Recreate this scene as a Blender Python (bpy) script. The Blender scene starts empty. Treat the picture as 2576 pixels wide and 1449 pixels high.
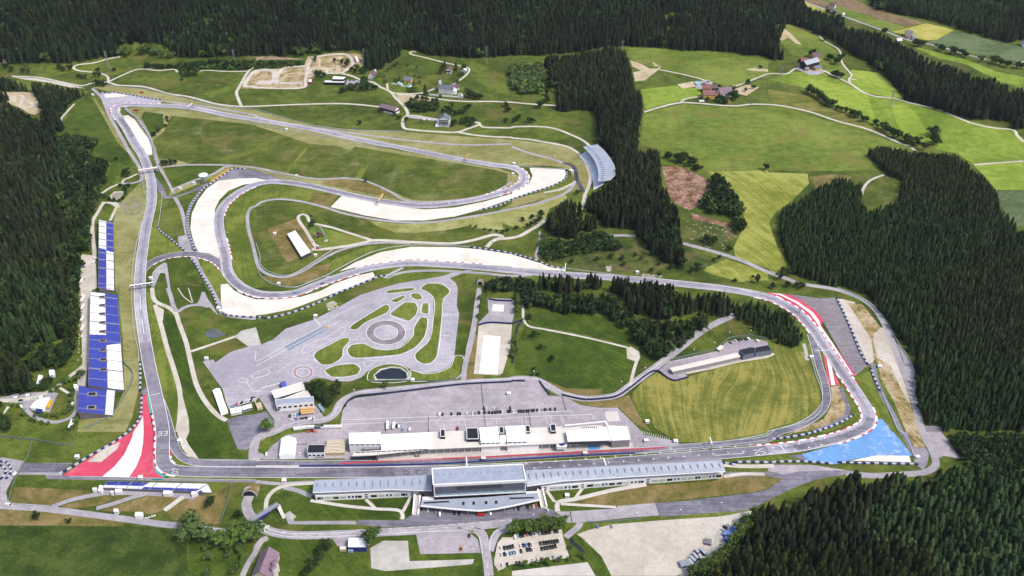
import bpy, bmesh, math, random
import numpy as np
from mathutils import Vector, Matrix
R = math.radians
rnd = random.Random(7)
nrg = np.random.default_rng(11)
scene = bpy.context.scene
COL = scene.collection
GAIN = 2.0

# ------------------------------------------------------------------ camera model
CW, CH, F, PITCH, CAMZ = 2576.0, 1449.0, 2300.0, R(35), 642.0
CP, SP = math.cos(PITCH), math.sin(PITCH)

def sstep(a, b, x):
    t = np.clip((x - a) / (b - a), 0, 1)
    return t * t * (3 - 2 * t)

def ramp(d, k=120.0):
    d = np.maximum(d, 0)
    return np.where(d < k, d * d / (2 * k), d - k / 2)

def T(x, y):
    """height of the ground at x, y"""
    x = np.asarray(x, float); y = np.asarray(y, float)
    yb = np.interp(x, [-1400, -900, -300, 0, 300, 650], [1560, 1590, 1650, 1690, 1740, 1880])
    z = ramp(y - yb) * 0.34 * (1 - sstep(400, 720, x))
    xl = np.interp(y, [500, 749, 982, 1404, 1700], [-420, -500, -575, -850, -1050])
    z = z + ramp(xl - x, 60) * 0.3 * sstep(620, 800, y) * (1 - sstep(1330, 1560, y))
    xr = np.interp(y, [500, 655, 1035, 1300], [420, 435, 385, 420])
    z = z + ramp(x - xr) * 0.10 * sstep(560, 760, y) * (1 - sstep(1050, 1300, y))
    z = z + ramp(y - 1900 - (1100 - x) * 0.55) * 0.3 * sstep(600, 900, x)
    return z

def ray(u, v):
    a, b = (u - CW / 2) / F, (v - CH / 2) / F
    return np.array([a, CP - b * SP, -SP - b * CP])

def P(u, v, h=0.0):
    """world point seen at overview pixel u, v at height h above the ground"""
    d = ray(u, v)
    z = 0.0
    t = (z + h - CAMZ) / d[2]
    lo = t
    if float(T(d[0] * t, d[1] * t)) < 0.01:
        return Vector((d[0] * t, d[1] * t, CAMZ + d[2] * t))
    # march from the near side
    ta, tb = 0.3 * t, t
    ts = np.linspace(ta, tb, 400)
    g = CAMZ + d[2] * ts - h - T(d[0] * ts, d[1] * ts)
    k = int(np.argmax(g < 0)) if (g < 0).any() else len(ts) - 1
    a, b = ts[max(k - 1, 0)], ts[k]
    for _ in range(40):
        m = (a + b) / 2
        if CAMZ + d[2] * m - h - float(T(d[0] * m, d[1] * m)) > 0: a = m
        else: b = m
    return Vector((d[0] * b, d[1] * b, CAMZ + d[2] * b))

def proj(x, y, z):
    dz = z - CAMZ
    dep = y * CP - dz * SP
    return CW / 2 + F * x / dep, CH / 2 - F * (y * SP + dz * CP) / dep, dep

def pts(s):
    """'rc x,y x,y' : pixels of the 4x4 tiles of the photograph; 'U' = overview pixels -> list of overview pixels"""
    r = c = 0; U = False; out = []
    for tok in s.split():
        if ',' in tok:
            x, y = map(float, tok.split(','))
            out.append((x, y) if U else (644 * c + x / 4, 362.25 * r + y / 4))
        elif tok == 'U': U = True
        else: U = False; r, c = int(tok[0]), int(tok[1])
    return out

def W(s, h=0.0): return [P(u, v, h) for u, v in pts(s)]

def gz(p, h=0.0): return Vector((p[0], p[1], float(T(p[0], p[1])) + h))

# ------------------------------------------------------------------ colour and materials
def lin(hexs):
    o = []
    for i in (0, 2, 4):
        c = int(hexs[i:i + 2], 16) / 255
        o.append(c / 12.92 if c <= .04045 else ((c + .055) / 1.055) ** 2.4)
    return o
def alb(hexs, k=1.0):
    return [min(.82, c / GAIN * k) for c in lin(hexs)] + [1.0]

MATS = {}
class NT:
    def __init__(s, name, rough=.9, spec=.2):
        s.m = bpy.data.materials.new(name); s.m.use_nodes = True
        s.t = s.m.node_tree; s.n = s.t.nodes; s.b = s.n['Principled BSDF']
        s.b.inputs['Roughness'].default_value = rough
        s.b.inputs['Specular IOR Level'].default_value = spec
        MATS[name] = s.m
    def node(s, typ, **kw):
        n = s.n.new(typ)
        for k, v in kw.items():
            if k in n.inputs: n.inputs[k].default_value = v
            else: setattr(n, k, v)
        return n
    def link(s, a, b): s.t.links.new(a, b)
    def pos(s):
        if not hasattr(s, '_p'): s._p = s.node('ShaderNodeNewGeometry').outputs['Position']
        return s._p
    def noise(s, scale, detail=3, rough=.55, vec=None, dist=0.0):
        n = s.node('ShaderNodeTexNoise', Scale=scale, Detail=detail, Roughness=rough, Distortion=dist)
        s.link(vec or s.pos(), n.inputs['Vector']); return n.outputs['Fac']
    def math(s, op, a, b=0.0, c=None):
        n = s.node('ShaderNodeMath', operation=op)
        for i, q in enumerate((a, b, c)):
            if q is None: continue
            if isinstance(q, (int, float)): n.inputs[i].default_value = q
            else: s.link(q, n.inputs[i])
        return n.outputs[0]
    def ramp(s, fac, stops):
        n = s.node('ShaderNodeValToRGB'); e = n.color_ramp.elements
        while len(e) < len(stops): e.new(.5)
        for q, (p, c) in zip(e, stops): q.position = p; q.color = c
        s.link(fac, n.inputs[0]); return n.outputs[0]
    def mix(s, fac, a, b, mode='MIX'):
        n = s.node('ShaderNodeMix', data_type='RGBA', blend_type=mode)
        for i, q in ((0, fac), (6, a), (7, b)):
            if isinstance(q, (int, float)): n.inputs[i].default_value = q
            elif isinstance(q, (list, tuple)): n.inputs[i].default_value = q
            else: s.link(q, n.inputs[i])
        return n.outputs[2]
    def base(s, c):
        if isinstance(c, (list, tuple)): s.b.inputs['Base Color'].default_value = c
        else: s.link(c, s.b.inputs['Base Color'])
        return s.m

def grass(name, d, m, l, big=.012, mow=None, speck=0.0, brown=None, k=1.0, wl=.55):
    """meadow: large patches, tufts, fine grain, optional mowing lines (direction deg, scale, weight)"""
    if name in MATS: return MATS[name]
    gk = (.96, .86, .80)
    def alb(hexs, k=1.0): return [min(.82, c / GAIN * k * q) for c, q in zip(lin(hexs), gk)] + [1.0]
    s = NT(name, .95, .1)
    v = s.math('MULTIPLY', s.noise(big, 4, .6, dist=.6), .42)
    v = s.math('MULTIPLY_ADD', s.noise(.07, 4, .65), .30, v)
    v = s.math('MULTIPLY_ADD', s.noise(.33, 4, .75), .30, v)
    if mow:
        mp = s.node('ShaderNodeMapping'); mp.inputs['Rotation'].default_value = (0, 0, R(mow[0])); s.link(s.pos(), mp.inputs['Vector'])
        wob = s.node('ShaderNodeVectorMath', operation='MULTIPLY_ADD'); nz = s.node('ShaderNodeTexNoise', Scale=.006, Detail=1.0)
        s.link(s.pos(), nz.inputs['Vector']); s.link(nz.outputs['Color'], wob.inputs[0]); wob.inputs[1].default_value = (90, 90, 0); s.link(mp.outputs[0], wob.inputs[2])
        sc = s.node('ShaderNodeVectorMath', operation='MULTIPLY'); s.link(wob.outputs[0], sc.inputs[0]); sc.inputs[1].default_value = (.012, mow[1] * 8, .1)
        w2 = s.math('SUBTRACT', s.noise(1.0, 3, .6, vec=sc.outputs[0]), .5)
        v = s.math('MULTIPLY_ADD', w2, mow[2], v)
    a, b = .5 - .085 * wl / .55, .5 + .085 * wl / .55
    c = s.ramp(v, [(a, alb(d, k)), (.5, alb(m, k)), (b, alb(l, k))])
    if brown:
        bf = s.ramp(s.noise(.022, 5, .65, dist=.8), [(.52, (0, 0, 0, 1)), (.66, (.75, .75, .75, 1))])
        c = s.mix(bf, c, alb(brown, k))
    if speck:
        sp = s.math('MULTIPLY', s.noise(1.1, 2, .6), s.noise(.03, 3, .6))
        c = s.mix(s.ramp(sp, [(.36 - .04 * speck, (0, 0, 0, 1)), (.42, (.55, .55, .55, 1))]), c, alb('d8d9b0'))
    return s.base(c)

def ground(name, d, m, l, big=.03, fine=.7, rough=.95, streak=None, k=1.0, crack=0.0):
    """asphalt, gravel, sand, concrete"""
    if name in MATS: return MATS[name]
    s = NT(name, rough, .15)
    v = s.math('MULTIPLY', s.noise(big, 4, .6, dist=.4), .5)
    v = s.math('MULTIPLY_ADD', s.noise(.16, 3, .6), .28, v)
    v = s.math('MULTIPLY_ADD', s.noise(fine, 3, .7), .22, v)
    if streak:
        mp = s.node('ShaderNodeMapping'); mp.inputs['Rotation'].default_value = (0, 0, R(streak[0]))
        mp.inputs['Scale'].default_value = (.02, .8, 1); s.link(s.pos(), mp.inputs['Vector'])
        st = s.noise(1.0, 4, .6, vec=mp.outputs[0])
        v = s.math('MULTIPLY_ADD', s.math('SUBTRACT', st, .5), streak[1], v)
    c = s.ramp(v, [(.40, alb(d, k)), (.5, alb(m, k)), (.60, alb(l, k))])
    if crack:   # repairs, seams and stains with shapes of their own
        vo = s.node('ShaderNodeTexVoronoi', Scale=.035); s.link(s.pos(), vo.inputs['Vector'])
        c = s.mix(s.ramp(vo.outputs['Color'], [(.3, (0, 0, 0, 1)), (.9, (crack, crack, crack, 1))]), c, alb(d, k * .8))
        st = s.math('MULTIPLY', s.noise(.05, 5, .75, dist=1.5), s.noise(.4, 3, .7))
        c = s.mix(s.ramp(st, [(.27, (0, 0, 0, 1)), (.36, (crack * 1.6, crack * 1.6, crack * 1.6, 1))]), c, alb(d, k * .62))
    return s.base(c)

def worn(name, hexs, pale, dark, amt=.6, ang=0):
    """paint on asphalt, scuffed pale in patches and crossed by tyre rubber"""
    s = NT(name, .7, .2); c = s.ramp(s.noise(.05, 5, .65, dist=.6), [(.4, alb(hexs)), (.6, alb(hexs, .86))])
    w = s.math('MULTIPLY', s.noise(.025, 5, .7, dist=1.2), s.noise(.12, 4, .7))
    c = s.mix(s.ramp(w, [(.26, (0, 0, 0, 1)), (.40, (amt, amt, amt, 1))]), c, alb(pale))
    mp = s.node('ShaderNodeMapping'); mp.inputs['Rotation'].default_value = (0, 0, R(ang)); mp.inputs['Scale'].default_value = (.03, .9, 1); s.link(s.pos(), mp.inputs['Vector'])
    c = s.mix(s.ramp(s.noise(1.0, 3, .6, vec=mp.outputs[0]), [(.58, (0, 0, 0, 1)), (.72, (.5, .5, .5, 1))]), c, alb(dark))
    return s.base(c)

def plain(name, hexs, rough=.6, spec=.3, var=.12, scale=.5, k=1.0, metal=0.0):
    if name in MATS: return MATS[name]
    s = NT(name, rough, spec); s.b.inputs['Metallic'].default_value = metal
    c = alb(hexs, k); d = [q * (1 - var) for q in c[:3]] + [1]
    return s.base(s.ramp(s.noise(scale, 4, .6), [(.35, d), (.6, c)]))

def glass(name='window_glass', hexs='20262e'):
    return plain(name, hexs, .12, .6, .3, .3)

# ------------------------------------------------------------------ objects
def tag(o, label=None, cat=None, group=None, kind=None):
    if label: o['label'] = label
    if cat: o['category'] = cat
    if group: o['group'] = group
    if kind: o['kind'] = kind
    return o
def empty(name, loc, label, cat, group=None, rz=0.0):
    o = bpy.data.objects.new(name, None); COL.objects.link(o)
    o.location = loc; o.rotation_euler = (0, 0, rz); o.empty_display_size = 1
    return tag(o, label, cat, group)

class MB:
    """collects faces; build() links them as ONE mesh object"""
    def __init__(s): s.v, s.f, s.mi = [], [], []
    def face(s, ps, mi=0):
        b = len(s.v); s.v += [tuple(p) for p in ps]; s.f.append(tuple(range(b, b + len(ps)))); s.mi.append(mi)
    def prism(s, base, z0, z1, mi=0, top=None, cap=True):
        """base: list of xy (counter-clockwise); z0, z1 numbers or per-corner lists"""
        n = len(base)
        ar = sum(base[i][0] * base[(i + 1) % n][1] - base[(i + 1) % n][0] * base[i][1] for i in range(n))
        idx = range(n) if ar > 0 else range(n - 1, -1, -1)
        g = lambda z, i: z[i] if isinstance(z, (list, tuple)) else z
        lo = [(base[i][0], base[i][1], g(z0, i)) for i in idx]; hi = [(base[i][0], base[i][1], g(z1, i)) for i in idx]
        b = len(s.v); s.v += lo + hi
        for i in range(n):
            j = (i + 1) % n; s.f.append((b + i, b + j, b + n + j, b + n + i)); s.mi.append(mi)
        if cap:
            s.f.append(tuple(range(b + n, b + 2 * n))); s.mi.append(mi if top is None else top)
            s.f.append(tuple(range(b + n - 1, b - 1, -1))); s.mi.append(mi)
    def box(s, c, sz, mi=0, rz=0.0):
        """c = centre of the bottom face"""
        hx, hy = sz[0] / 2, sz[1] / 2; cr, sr = math.cos(rz), math.sin(rz)
        b = [(c[0] + x * cr - y * sr, c[1] + x * sr + y * cr) for x, y in ((-hx, -hy), (hx, -hy), (hx, hy), (-hx, hy))]
        s.prism(b, c[2], c[2] + sz[2], mi)
    def bar(s, a, b, r, mi=0, n=4, r2=None):
        a, b = Vector(a), Vector(b); d = (b - a)
        if d.length < 1e-6: return
        d.normalize(); x = d.cross(Vector((0, 0, 1)))
        if x.length < 1e-3: x = Vector((1, 0, 0))
        x.normalize(); y = d.cross(x); r2 = r if r2 is None else r2
        k = len(s.v)
        for q, rr in ((a, r), (b, r2)):
            for i in range(n):
                t = 2 * math.pi * (i + .5) / n; s.v.append(tuple(q + x * (rr * math.cos(t)) + y * (rr * math.sin(t))))
        for i in range(n):
            j = (i + 1) % n; s.f.append((k + i, k + n + i, k + n + j, k + j)); s.mi.append(mi)
        s.f.append(tuple(range(k, k + n))); s.mi.append(mi)
        s.f.append(tuple(range(k + 2 * n - 1, k + n - 1, -1))); s.mi.append(mi)
    def cyl(s, c, r, h, n=12, mi=0, r2=None):
        r2 = r if r2 is None else r2
        s.bar(c, (c[0], c[1], c[2] + h), r, mi, n, r2)
    def mesh(s, name, mats, org=(0, 0, 0)):
        me = bpy.data.meshes.new(name)
        o = Vector(org); me.from_pydata([(p[0] - o[0], p[1] - o[1], p[2] - o[2]) for p in s.v], [], s.f)
        if not isinstance(mats, (list, tuple)): mats = [mats]
        for m in mats: me.materials.append(m)
        if len(mats) > 1: me.polygons.foreach_set('material_index', s.mi)
        me.update(); return me
    def build(s, name, mats, parent=None, org=None, label=None):
        if org is None: org = parent.location if parent else (0, 0, 0)
        o = bpy.data.objects.new(name, s.mesh(name, mats, org)); COL.objects.link(o)
        if parent: o.parent = parent
        elif any(org): o.location = org
        if label: o['label'] = label
        return o

def struct(o): o['kind'] = 'structure'; return o
def dup(root, loc, rz=0.0, label=None, group=None, mats=None):
    r = root.copy(); COL.objects.link(r); r.location = loc; r.rotation_euler = (0, 0, rz)
    if label: r['label'] = label
    if group: r['group'] = group
    for ch in list(root.children):
        c = ch.copy(); COL.objects.link(c); c.parent = r
        for g in ch.children:
            d = g.copy(); COL.objects.link(d); d.parent = c
    return r

# ------------------------------------------------------------------ sheets draped on the ground
GX = list(np.arange(-1500, 1801, 15.0)); GY = list(np.arange(240, 3001, 15.0))
STEP = .04
LCNT = {}
def zl(layer):
    """own height of the next sheet on this layer: no two sheets share a plane"""
    LCNT[layer] = LCNT.get(layer, 0) + 1
    return layer * STEP + (LCNT[layer] % 40) * .001
def drape(bm):
    for v in bm.verts: v.co.z = float(T(v.co.x, v.co.y)) + v.co.z
def hilly(xs, ys):
    return float(T(np.array(xs), np.array(ys)).max()) > .005
def sheet(name, s, mat, layer, smooth=0, world=False):
    """a filled ground polygon"""
    ps = s if world else [P(u, v) for u, v in pts(s)]
    ps = [Vector((p[0], p[1], 0)) for p in ps]
    if smooth: ps = catmull(ps, smooth, True)
    xs = [p.x for p in ps]; ys = [p.y for p in ps]
    bm = bmesh.new()
    f = bm.faces.new([bm.verts.new((p.x, p.y, 0)) for p in ps])
    if f.normal.z < 0 or (f.normal_update() or f.normal.z < 0): f.normal_flip()
    gx, gy = np.meshgrid(np.linspace(min(xs), max(xs), 30), np.linspace(min(ys), max(ys), 30))
    bmesh.ops.triangulate(bm, faces=bm.faces[:], ngon_method='EAR_CLIP')
    if hilly(gx, gy):
        for lst, no, ax in ((GX, (1, 0, 0), 0), (GY, (0, 1, 0), 1)):
            lo, hi = (min(xs), max(xs)) if ax == 0 else (min(ys), max(ys))
            for q in lst:
                if lo < q < hi:
                    co = (q, 0, 0) if ax == 0 else (0, q, 0)
                    bmesh.ops.bisect_plane(bm, geom=bm.verts[:] + bm.edges[:] + bm.faces[:], plane_co=co, plane_no=no)
    zz_ = zl(layer)
    for v in bm.verts: v.co.z = zz_
    drape(bm)
    me = bpy.data.meshes.new(name); bm.to_mesh(me); bm.free()
    me.materials.append(mat)
    o = bpy.data.objects.new(name, me); COL.objects.link(o); return struct(o)

def catmull(ps, step=6.0, closed=False):
    ps = [Vector(p) for p in ps]; n = len(ps); out = []
    rng = range(n) if closed else range(n - 1)
    for i in rng:
        if closed: a, b, c, d = ps[i - 1], ps[i], ps[(i + 1) % n], ps[(i + 2) % n]
        else: a, b, c, d = ps[max(i - 1, 0)], ps[i], ps[i + 1], ps[min(i + 2, n - 1)]
        t0 = 0; t1 = (b - a).length ** .5 or 1e-3; t2 = t1 + ((c - b).length ** .5 or 1e-3); t3 = t2 + ((d - c).length ** .5 or 1e-3)
        if (b - a).length < 1e-6: a = b - (c - b); t1 = (b - a).length ** .5; t2 = t1 + (c - b).length ** .5; t3 = t2 + ((d - c).length ** .5 or 1e-3)
        if (d - c).length < 1e-6: d = c + (c - b); t3 = t2 + (d - c).length ** .5
        k = max(1, int(math.ceil((c - b).length / step)))
        for j in range(k):
            t = t1 + (t2 - t1) * j / k
            A1 = a * ((t1 - t) / (t1 - t0)) + b * ((t - t0) / (t1 - t0)); A2 = b * ((t2 - t) / (t2 - t1)) + c * ((t - t1) / (t2 - t1)); A3 = c * ((t3 - t) / (t3 - t2)) + d * ((t - t2) / (t3 - t2))
            B1 = A1 * ((t2 - t) / (t2 - t0)) + A2 * ((t - t0) / (t2 - t0)); B2 = A2 * ((t3 - t) / (t3 - t1)) + A3 * ((t - t1) / (t3 - t1))
            out.append(B1 * ((t2 - t) / (t2 - t1)) + B2 * ((t - t1) / (t2 - t1)))
    if not closed: out.append(ps[-1])
    return out

def line(s, step=6.0, closed=False, world=False):
    ps = s if world else [P(u, v) for u, v in pts(s)]
    return catmull([Vector((p[0], p[1], 0)) for p in ps], step, closed)

def normals(ln, closed=False):
    n = len(ln); out = []
    for i in range(n):
        a = ln[i - 1] if (i or closed) else ln[i]; b = ln[(i + 1) % n] if (i < n - 1 or closed) else ln[i]
        d = (b - a); d.z = 0
        d = d.normalized() if d.length > 1e-6 else Vector((1, 0, 0))
        out.append(Vector((-d.y, d.x, 0)))
    return out

def strip(name, ln, o0, o1, mat, layer, closed=False, dash=None, two=None, h=None):
    """a ribbon along ln between the offsets o0 < o1; dash=(on, off) metres; two=(len) alternates two materials"""
    nr = normals(ln, closed); n = len(ln); m = MB(); run = 0.0; zz_ = zl(layer)
    for i in range(n if closed else n - 1):
        j = (i + 1) % n
        q = lambda k, o: gz(ln[k] + nr[k] * (o[k] if isinstance(o, (list, tuple)) else o), zz_ + .0003 * (k % 40))
        seg = (ln[j] - ln[i]).length
        on = True; mi = 0
        if dash: on = (run % (dash[0] + dash[1])) < dash[0]
        if two: mi = int(run / two) % 2
        if on: m.face([q(i, o0), q(j, o0), q(j, o1), q(i, o1)][::-1] if False else [q(i, o1), q(i, o0), q(j, o0), q(j, o1)], mi)
        run += seg
    o = m.build(name, mat); return struct(o)

def road(name, s, w, mat, layer, step=6.0, closed=False, edge=None, ew=.35):
    ln = line(s, step, closed)
    o = strip(name, ln, -w / 2, w / 2, mat, layer, closed)
    if edge:
        strip('road_marking', ln, w / 2 - .1 - ew, w / 2 - .1, edge, layer + 1, closed)
        strip('road_marking', ln, -w / 2 + .1, -w / 2 + .1 + ew, edge, layer + 1, closed)
    return ln

def part_of(ln, a, b):
    """sub-polyline between fractions a and b of a closed/open line (may wrap)"""
    n = len(ln); i, j = int(a * n), int(b * n)
    return ln[i:j + 1] if j > i else ln[i:] + ln[:j + 1]
def near(ln, u, v):
    p = P(u, v); return min(range(len(ln)), key=lambda i: (ln[i].x - p.x) ** 2 + (ln[i].y - p.y) ** 2)
def between(ln, a, b):
    i, j = near(ln, *a), near(ln, *b)
    return ln[i:j + 1] if j > i else ln[i:] + ln[:j + 1]
# ------------------------------------------------------------------ camera, sky, sun
cam = bpy.data.cameras.new('camera'); cam.lens = F / CW * 36.0; cam.sensor_width = 36.0
cam.clip_start = 5; cam.clip_end = 30000
co = bpy.data.objects.new('camera', cam); COL.objects.link(co)
co.location = (0, 0, CAMZ); co.rotation_euler = (R(90) - PITCH, 0, 0); scene.camera = co
wd = bpy.data.worlds.new('World'); scene.world = wd; wd.use_nodes = True
SUN_EL, SUN_AZ = R(54), R(118)      # azimuth from +y towards +x
sk = wd.node_tree.nodes.new('ShaderNodeTexSky'); sk.sky_type = 'NISHITA'; sk.sun_disc = False
sk.sun_elevation = SUN_EL; sk.sun_rotation = SUN_AZ; sk.air_density = 1.0; sk.dust_density = 3.0; sk.ozone_density = 1.0
bg = wd.node_tree.nodes['Background']; bg.inputs['Strength'].default_value = .15
wd.node_tree.links.new(sk.outputs[0], bg.inputs['Color'])
sl = bpy.data.lights.new('sun', 'SUN'); sl.energy = 2.0; sl.angle = R(10); sl.color = (1, .955, .9)
so = bpy.data.objects.new('sun', sl); COL.objects.link(so); so.location = (300, 300, 900)
dv = Vector((math.sin(SUN_AZ) * math.cos(SUN_EL), math.cos(SUN_AZ) * math.cos(SUN_EL), math.sin(SUN_EL)))
so.rotation_euler = (-dv).to_track_quat('-Z', 'Y').to_euler()
vs = scene.view_settings; vs.view_transform = 'Standard'; vs.look = 'None'; vs.exposure = 1.0; vs.gamma = 1; vs.use_curve_mapping = False
# ------------------------------------------------------------------ ground
g_mid = grass('grass_mid', '41561f', '556c28', '758a3a', .010, brown='7d7a45', wl=.5)
g_dark = grass('grass_dark', '37501b', '486221', '617a2f', .012, wl=.55, mow=(40, .04, .18))
g_infield = grass('grass_infield', '455a1e', '586d28', '77853a', .012, brown='80804a', speck=.8, wl=.55, mow=(-12, .03, .2))
g_lawn = grass('grass_lawn', '5a702a', '6f8434', '8a9a48', .014, wl=.5, mow=(75, .06, .28))
g_verge = grass('grass_verge', '848c50', '9ca268', 'b2b684', .015, brown='a5a06b', wl=.5, mow=(10, .05, .25))
g_pale = grass('grass_pale', '8a9450', 'a2aa64', 'bac084', .02, wl=.45, mow=(15, .05, .2))
g_bright = grass('grass_bright', '6f8f30', '86a63c', '9cba4e', .006, wl=.4)
g_bright2 = grass('grass_bright2', '87a93a', '9cbc48', 'b2cb5e', .006, wl=.35)
g_hill = grass('grass_hill', '5f7a2c', '728d38', '90a44c', .008, wl=.5, brown='8a8c4c', mow=(-15, .03, .2))
g_olive = grass('grass_olive', '5d6d2c', '748039', '96974f', .012, brown='a39a62', mow=(-20, .03, .35), wl=.5)
g_mown = grass('grass_mown', '828e3c', '9aa84a', 'b4be66', .012, mow=(62, .022, .4), wl=.5)
g_mown2 = grass('grass_mown2', '6c7a36', '848d42', 'a9a95c', .012, mow=(100, .026, .45), wl=.55)
g_dry = grass('grass_dry', '5f6a2f', '857f4b', 'a3946a', .03, wl=.55)
g_scrub = grass('grass_scrub', '33481e', '4a6028', '6d7a40', .03, brown='8a7d5c', wl=.55)
g_grey = grass('grass_grey', '587048', '68815a', '7a9068', .006, wl=.35)
g_clear = grass('grass_clear', '6c4f3e', '9a7361', 'c2a594', .06, brown='5e6a34', speck=1.6, wl=.55)
g_plow = grass('grass_plow', '7c6f52', '8f8163', 'a3957a', .01, mow=(35, .05, .3), wl=.4)
g_crop = grass('grass_crop', 'a7ad4c', 'bcc05e', 'cfd078', .01, mow=(20, .045, .3), wl=.4)
g_tuft = grass('grass_tuft', '7d7a40', 'b3a579', 'd6cbb0', .05, mow=(70, .12, .3), wl=.5)

a_track = ground('asphalt_track', '9c98a4', 'b3aeb8', 'c6c1c9', .02, streak=(0, .2), k=1.2, crack=.3)
a_dark = ground('asphalt_dark', '6d6a76', '87838f', '9f9aa4', .02, streak=(2, .5), k=1.08, crack=.2)
a_pit = ground('asphalt_pit', '817c88', '98929d', 'aca5ae', .02)
a_road = ground('asphalt_road', 'a39ea4', 'b5afb3', 'c6bfc2', .03, k=1.1, crack=.25)
a_lot = ground('asphalt_lot', 'a59ca3', 'b9afb5', 'cbc0c4', .02, streak=(12, .3), k=1.08, crack=.3)
a_pad = ground('asphalt_pad', 'aca6b0', 'bcb6be', 'cbc5ca', .012, streak=(28, .4), k=1.08, crack=.3)
a_black = ground('asphalt_black', '3f3d48', '55525e', '6b6773', .03)
a_old = ground('asphalt_old', '827b80', '989096', 'aba1a5', .02, streak=(-50, .45), crack=.3)
c_conc = ground('concrete', 'd4ccc4', 'e2dad1', 'eee7de', .03)
c_apron = ground('pit_concrete', 'cfc6c2', 'e4dcd4', 'f2ebe2', .02, streak=(3, .3))
s_sand = ground('sand', 'e2d8c8', 'f0e8db', 'faf3e8', .03, k=1.1, streak=(8, .4))
s_tan = ground('tan_dirt', 'bda985', 'd2c19c', 'e5d8ba', .03)
s_gravel = ground('gravel', 'd3c6b4', 'e3d8c8', 'f1e9dc', .02, k=.95, crack=.2)
s_grey = ground('grey_gravel', 'b9b5ac', 'cbc7be', 'dcd8cf', .03)
s_path = ground('pale_path', 'cdc2b0', 'ddd4c4', 'eae3d6', .05)
s_brown = ground('brown_soil', '8d775f', 'a8917a', 'bda891', .04)
p_white = plain('paint_white', 'f4f2ee', .6, .2, .06, .3, k=1.25)
p_red = worn('paint_red', 'ec5570', 'f0909c', 'b03448', .55, -25)
p_red2 = plain('paint_pink', 'd8505f', .7, .2, .2, .2)
p_blue = worn('paint_blue', '7db2ee', 'cfe0f4', '4a70b0', .85, 25)
p_teal = plain('paint_teal', '58b8b0', .6, .2, .12, .2)
p_black = plain('paint_black', '17201c', .7, .2, .1, .3)
p_kerb = plain('kerb_red', 'd64a56', .6, .2, .1, .3)
p_yellow = plain('paint_yellow', 'f0b92c', .6, .2, .1, .3)
w_pond = plain('pond_water', '2a3038', .08, .5, .3, .05)
w_grey = plain('pond_grey', '6e7470', .15, .5, .3, .1)
w_brown = plain('pond_brown', 'b3a58c', .2, .4, .15, .1)

def terrain():
    xs = sorted(set([-9000, -6000, -4000, -3000, -2300, -1900, -1700] + [float(g) for g in GX] + [2000, 2300, 3000, 4000, 6000, 9000]))
    ys = sorted(set([-3000, -1500, -700, -200, 100] + [float(g) for g in GY] + [3200, 3600, 4500, 6000, 9000]))
    X, Y = np.meshgrid(xs, ys); Z = T(np.clip(X, -1900, 2300), np.clip(Y, 0, 3400))
    vs_ = np.stack([X.ravel(), Y.ravel(), Z.ravel()], 1)
    n = len(xs); fs = [(j * n + i, j * n + i + 1, (j + 1) * n + i + 1, (j + 1) * n + i) for j in range(len(ys) - 1) for i in range(n - 1)]
    me = bpy.data.meshes.new('terrain'); me.from_pydata(vs_.tolist(), [], fs); me.materials.append(g_mid)
    o = bpy.data.objects.new('terrain', me); COL.objects.link(o); struct(o)
terrain()

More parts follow.
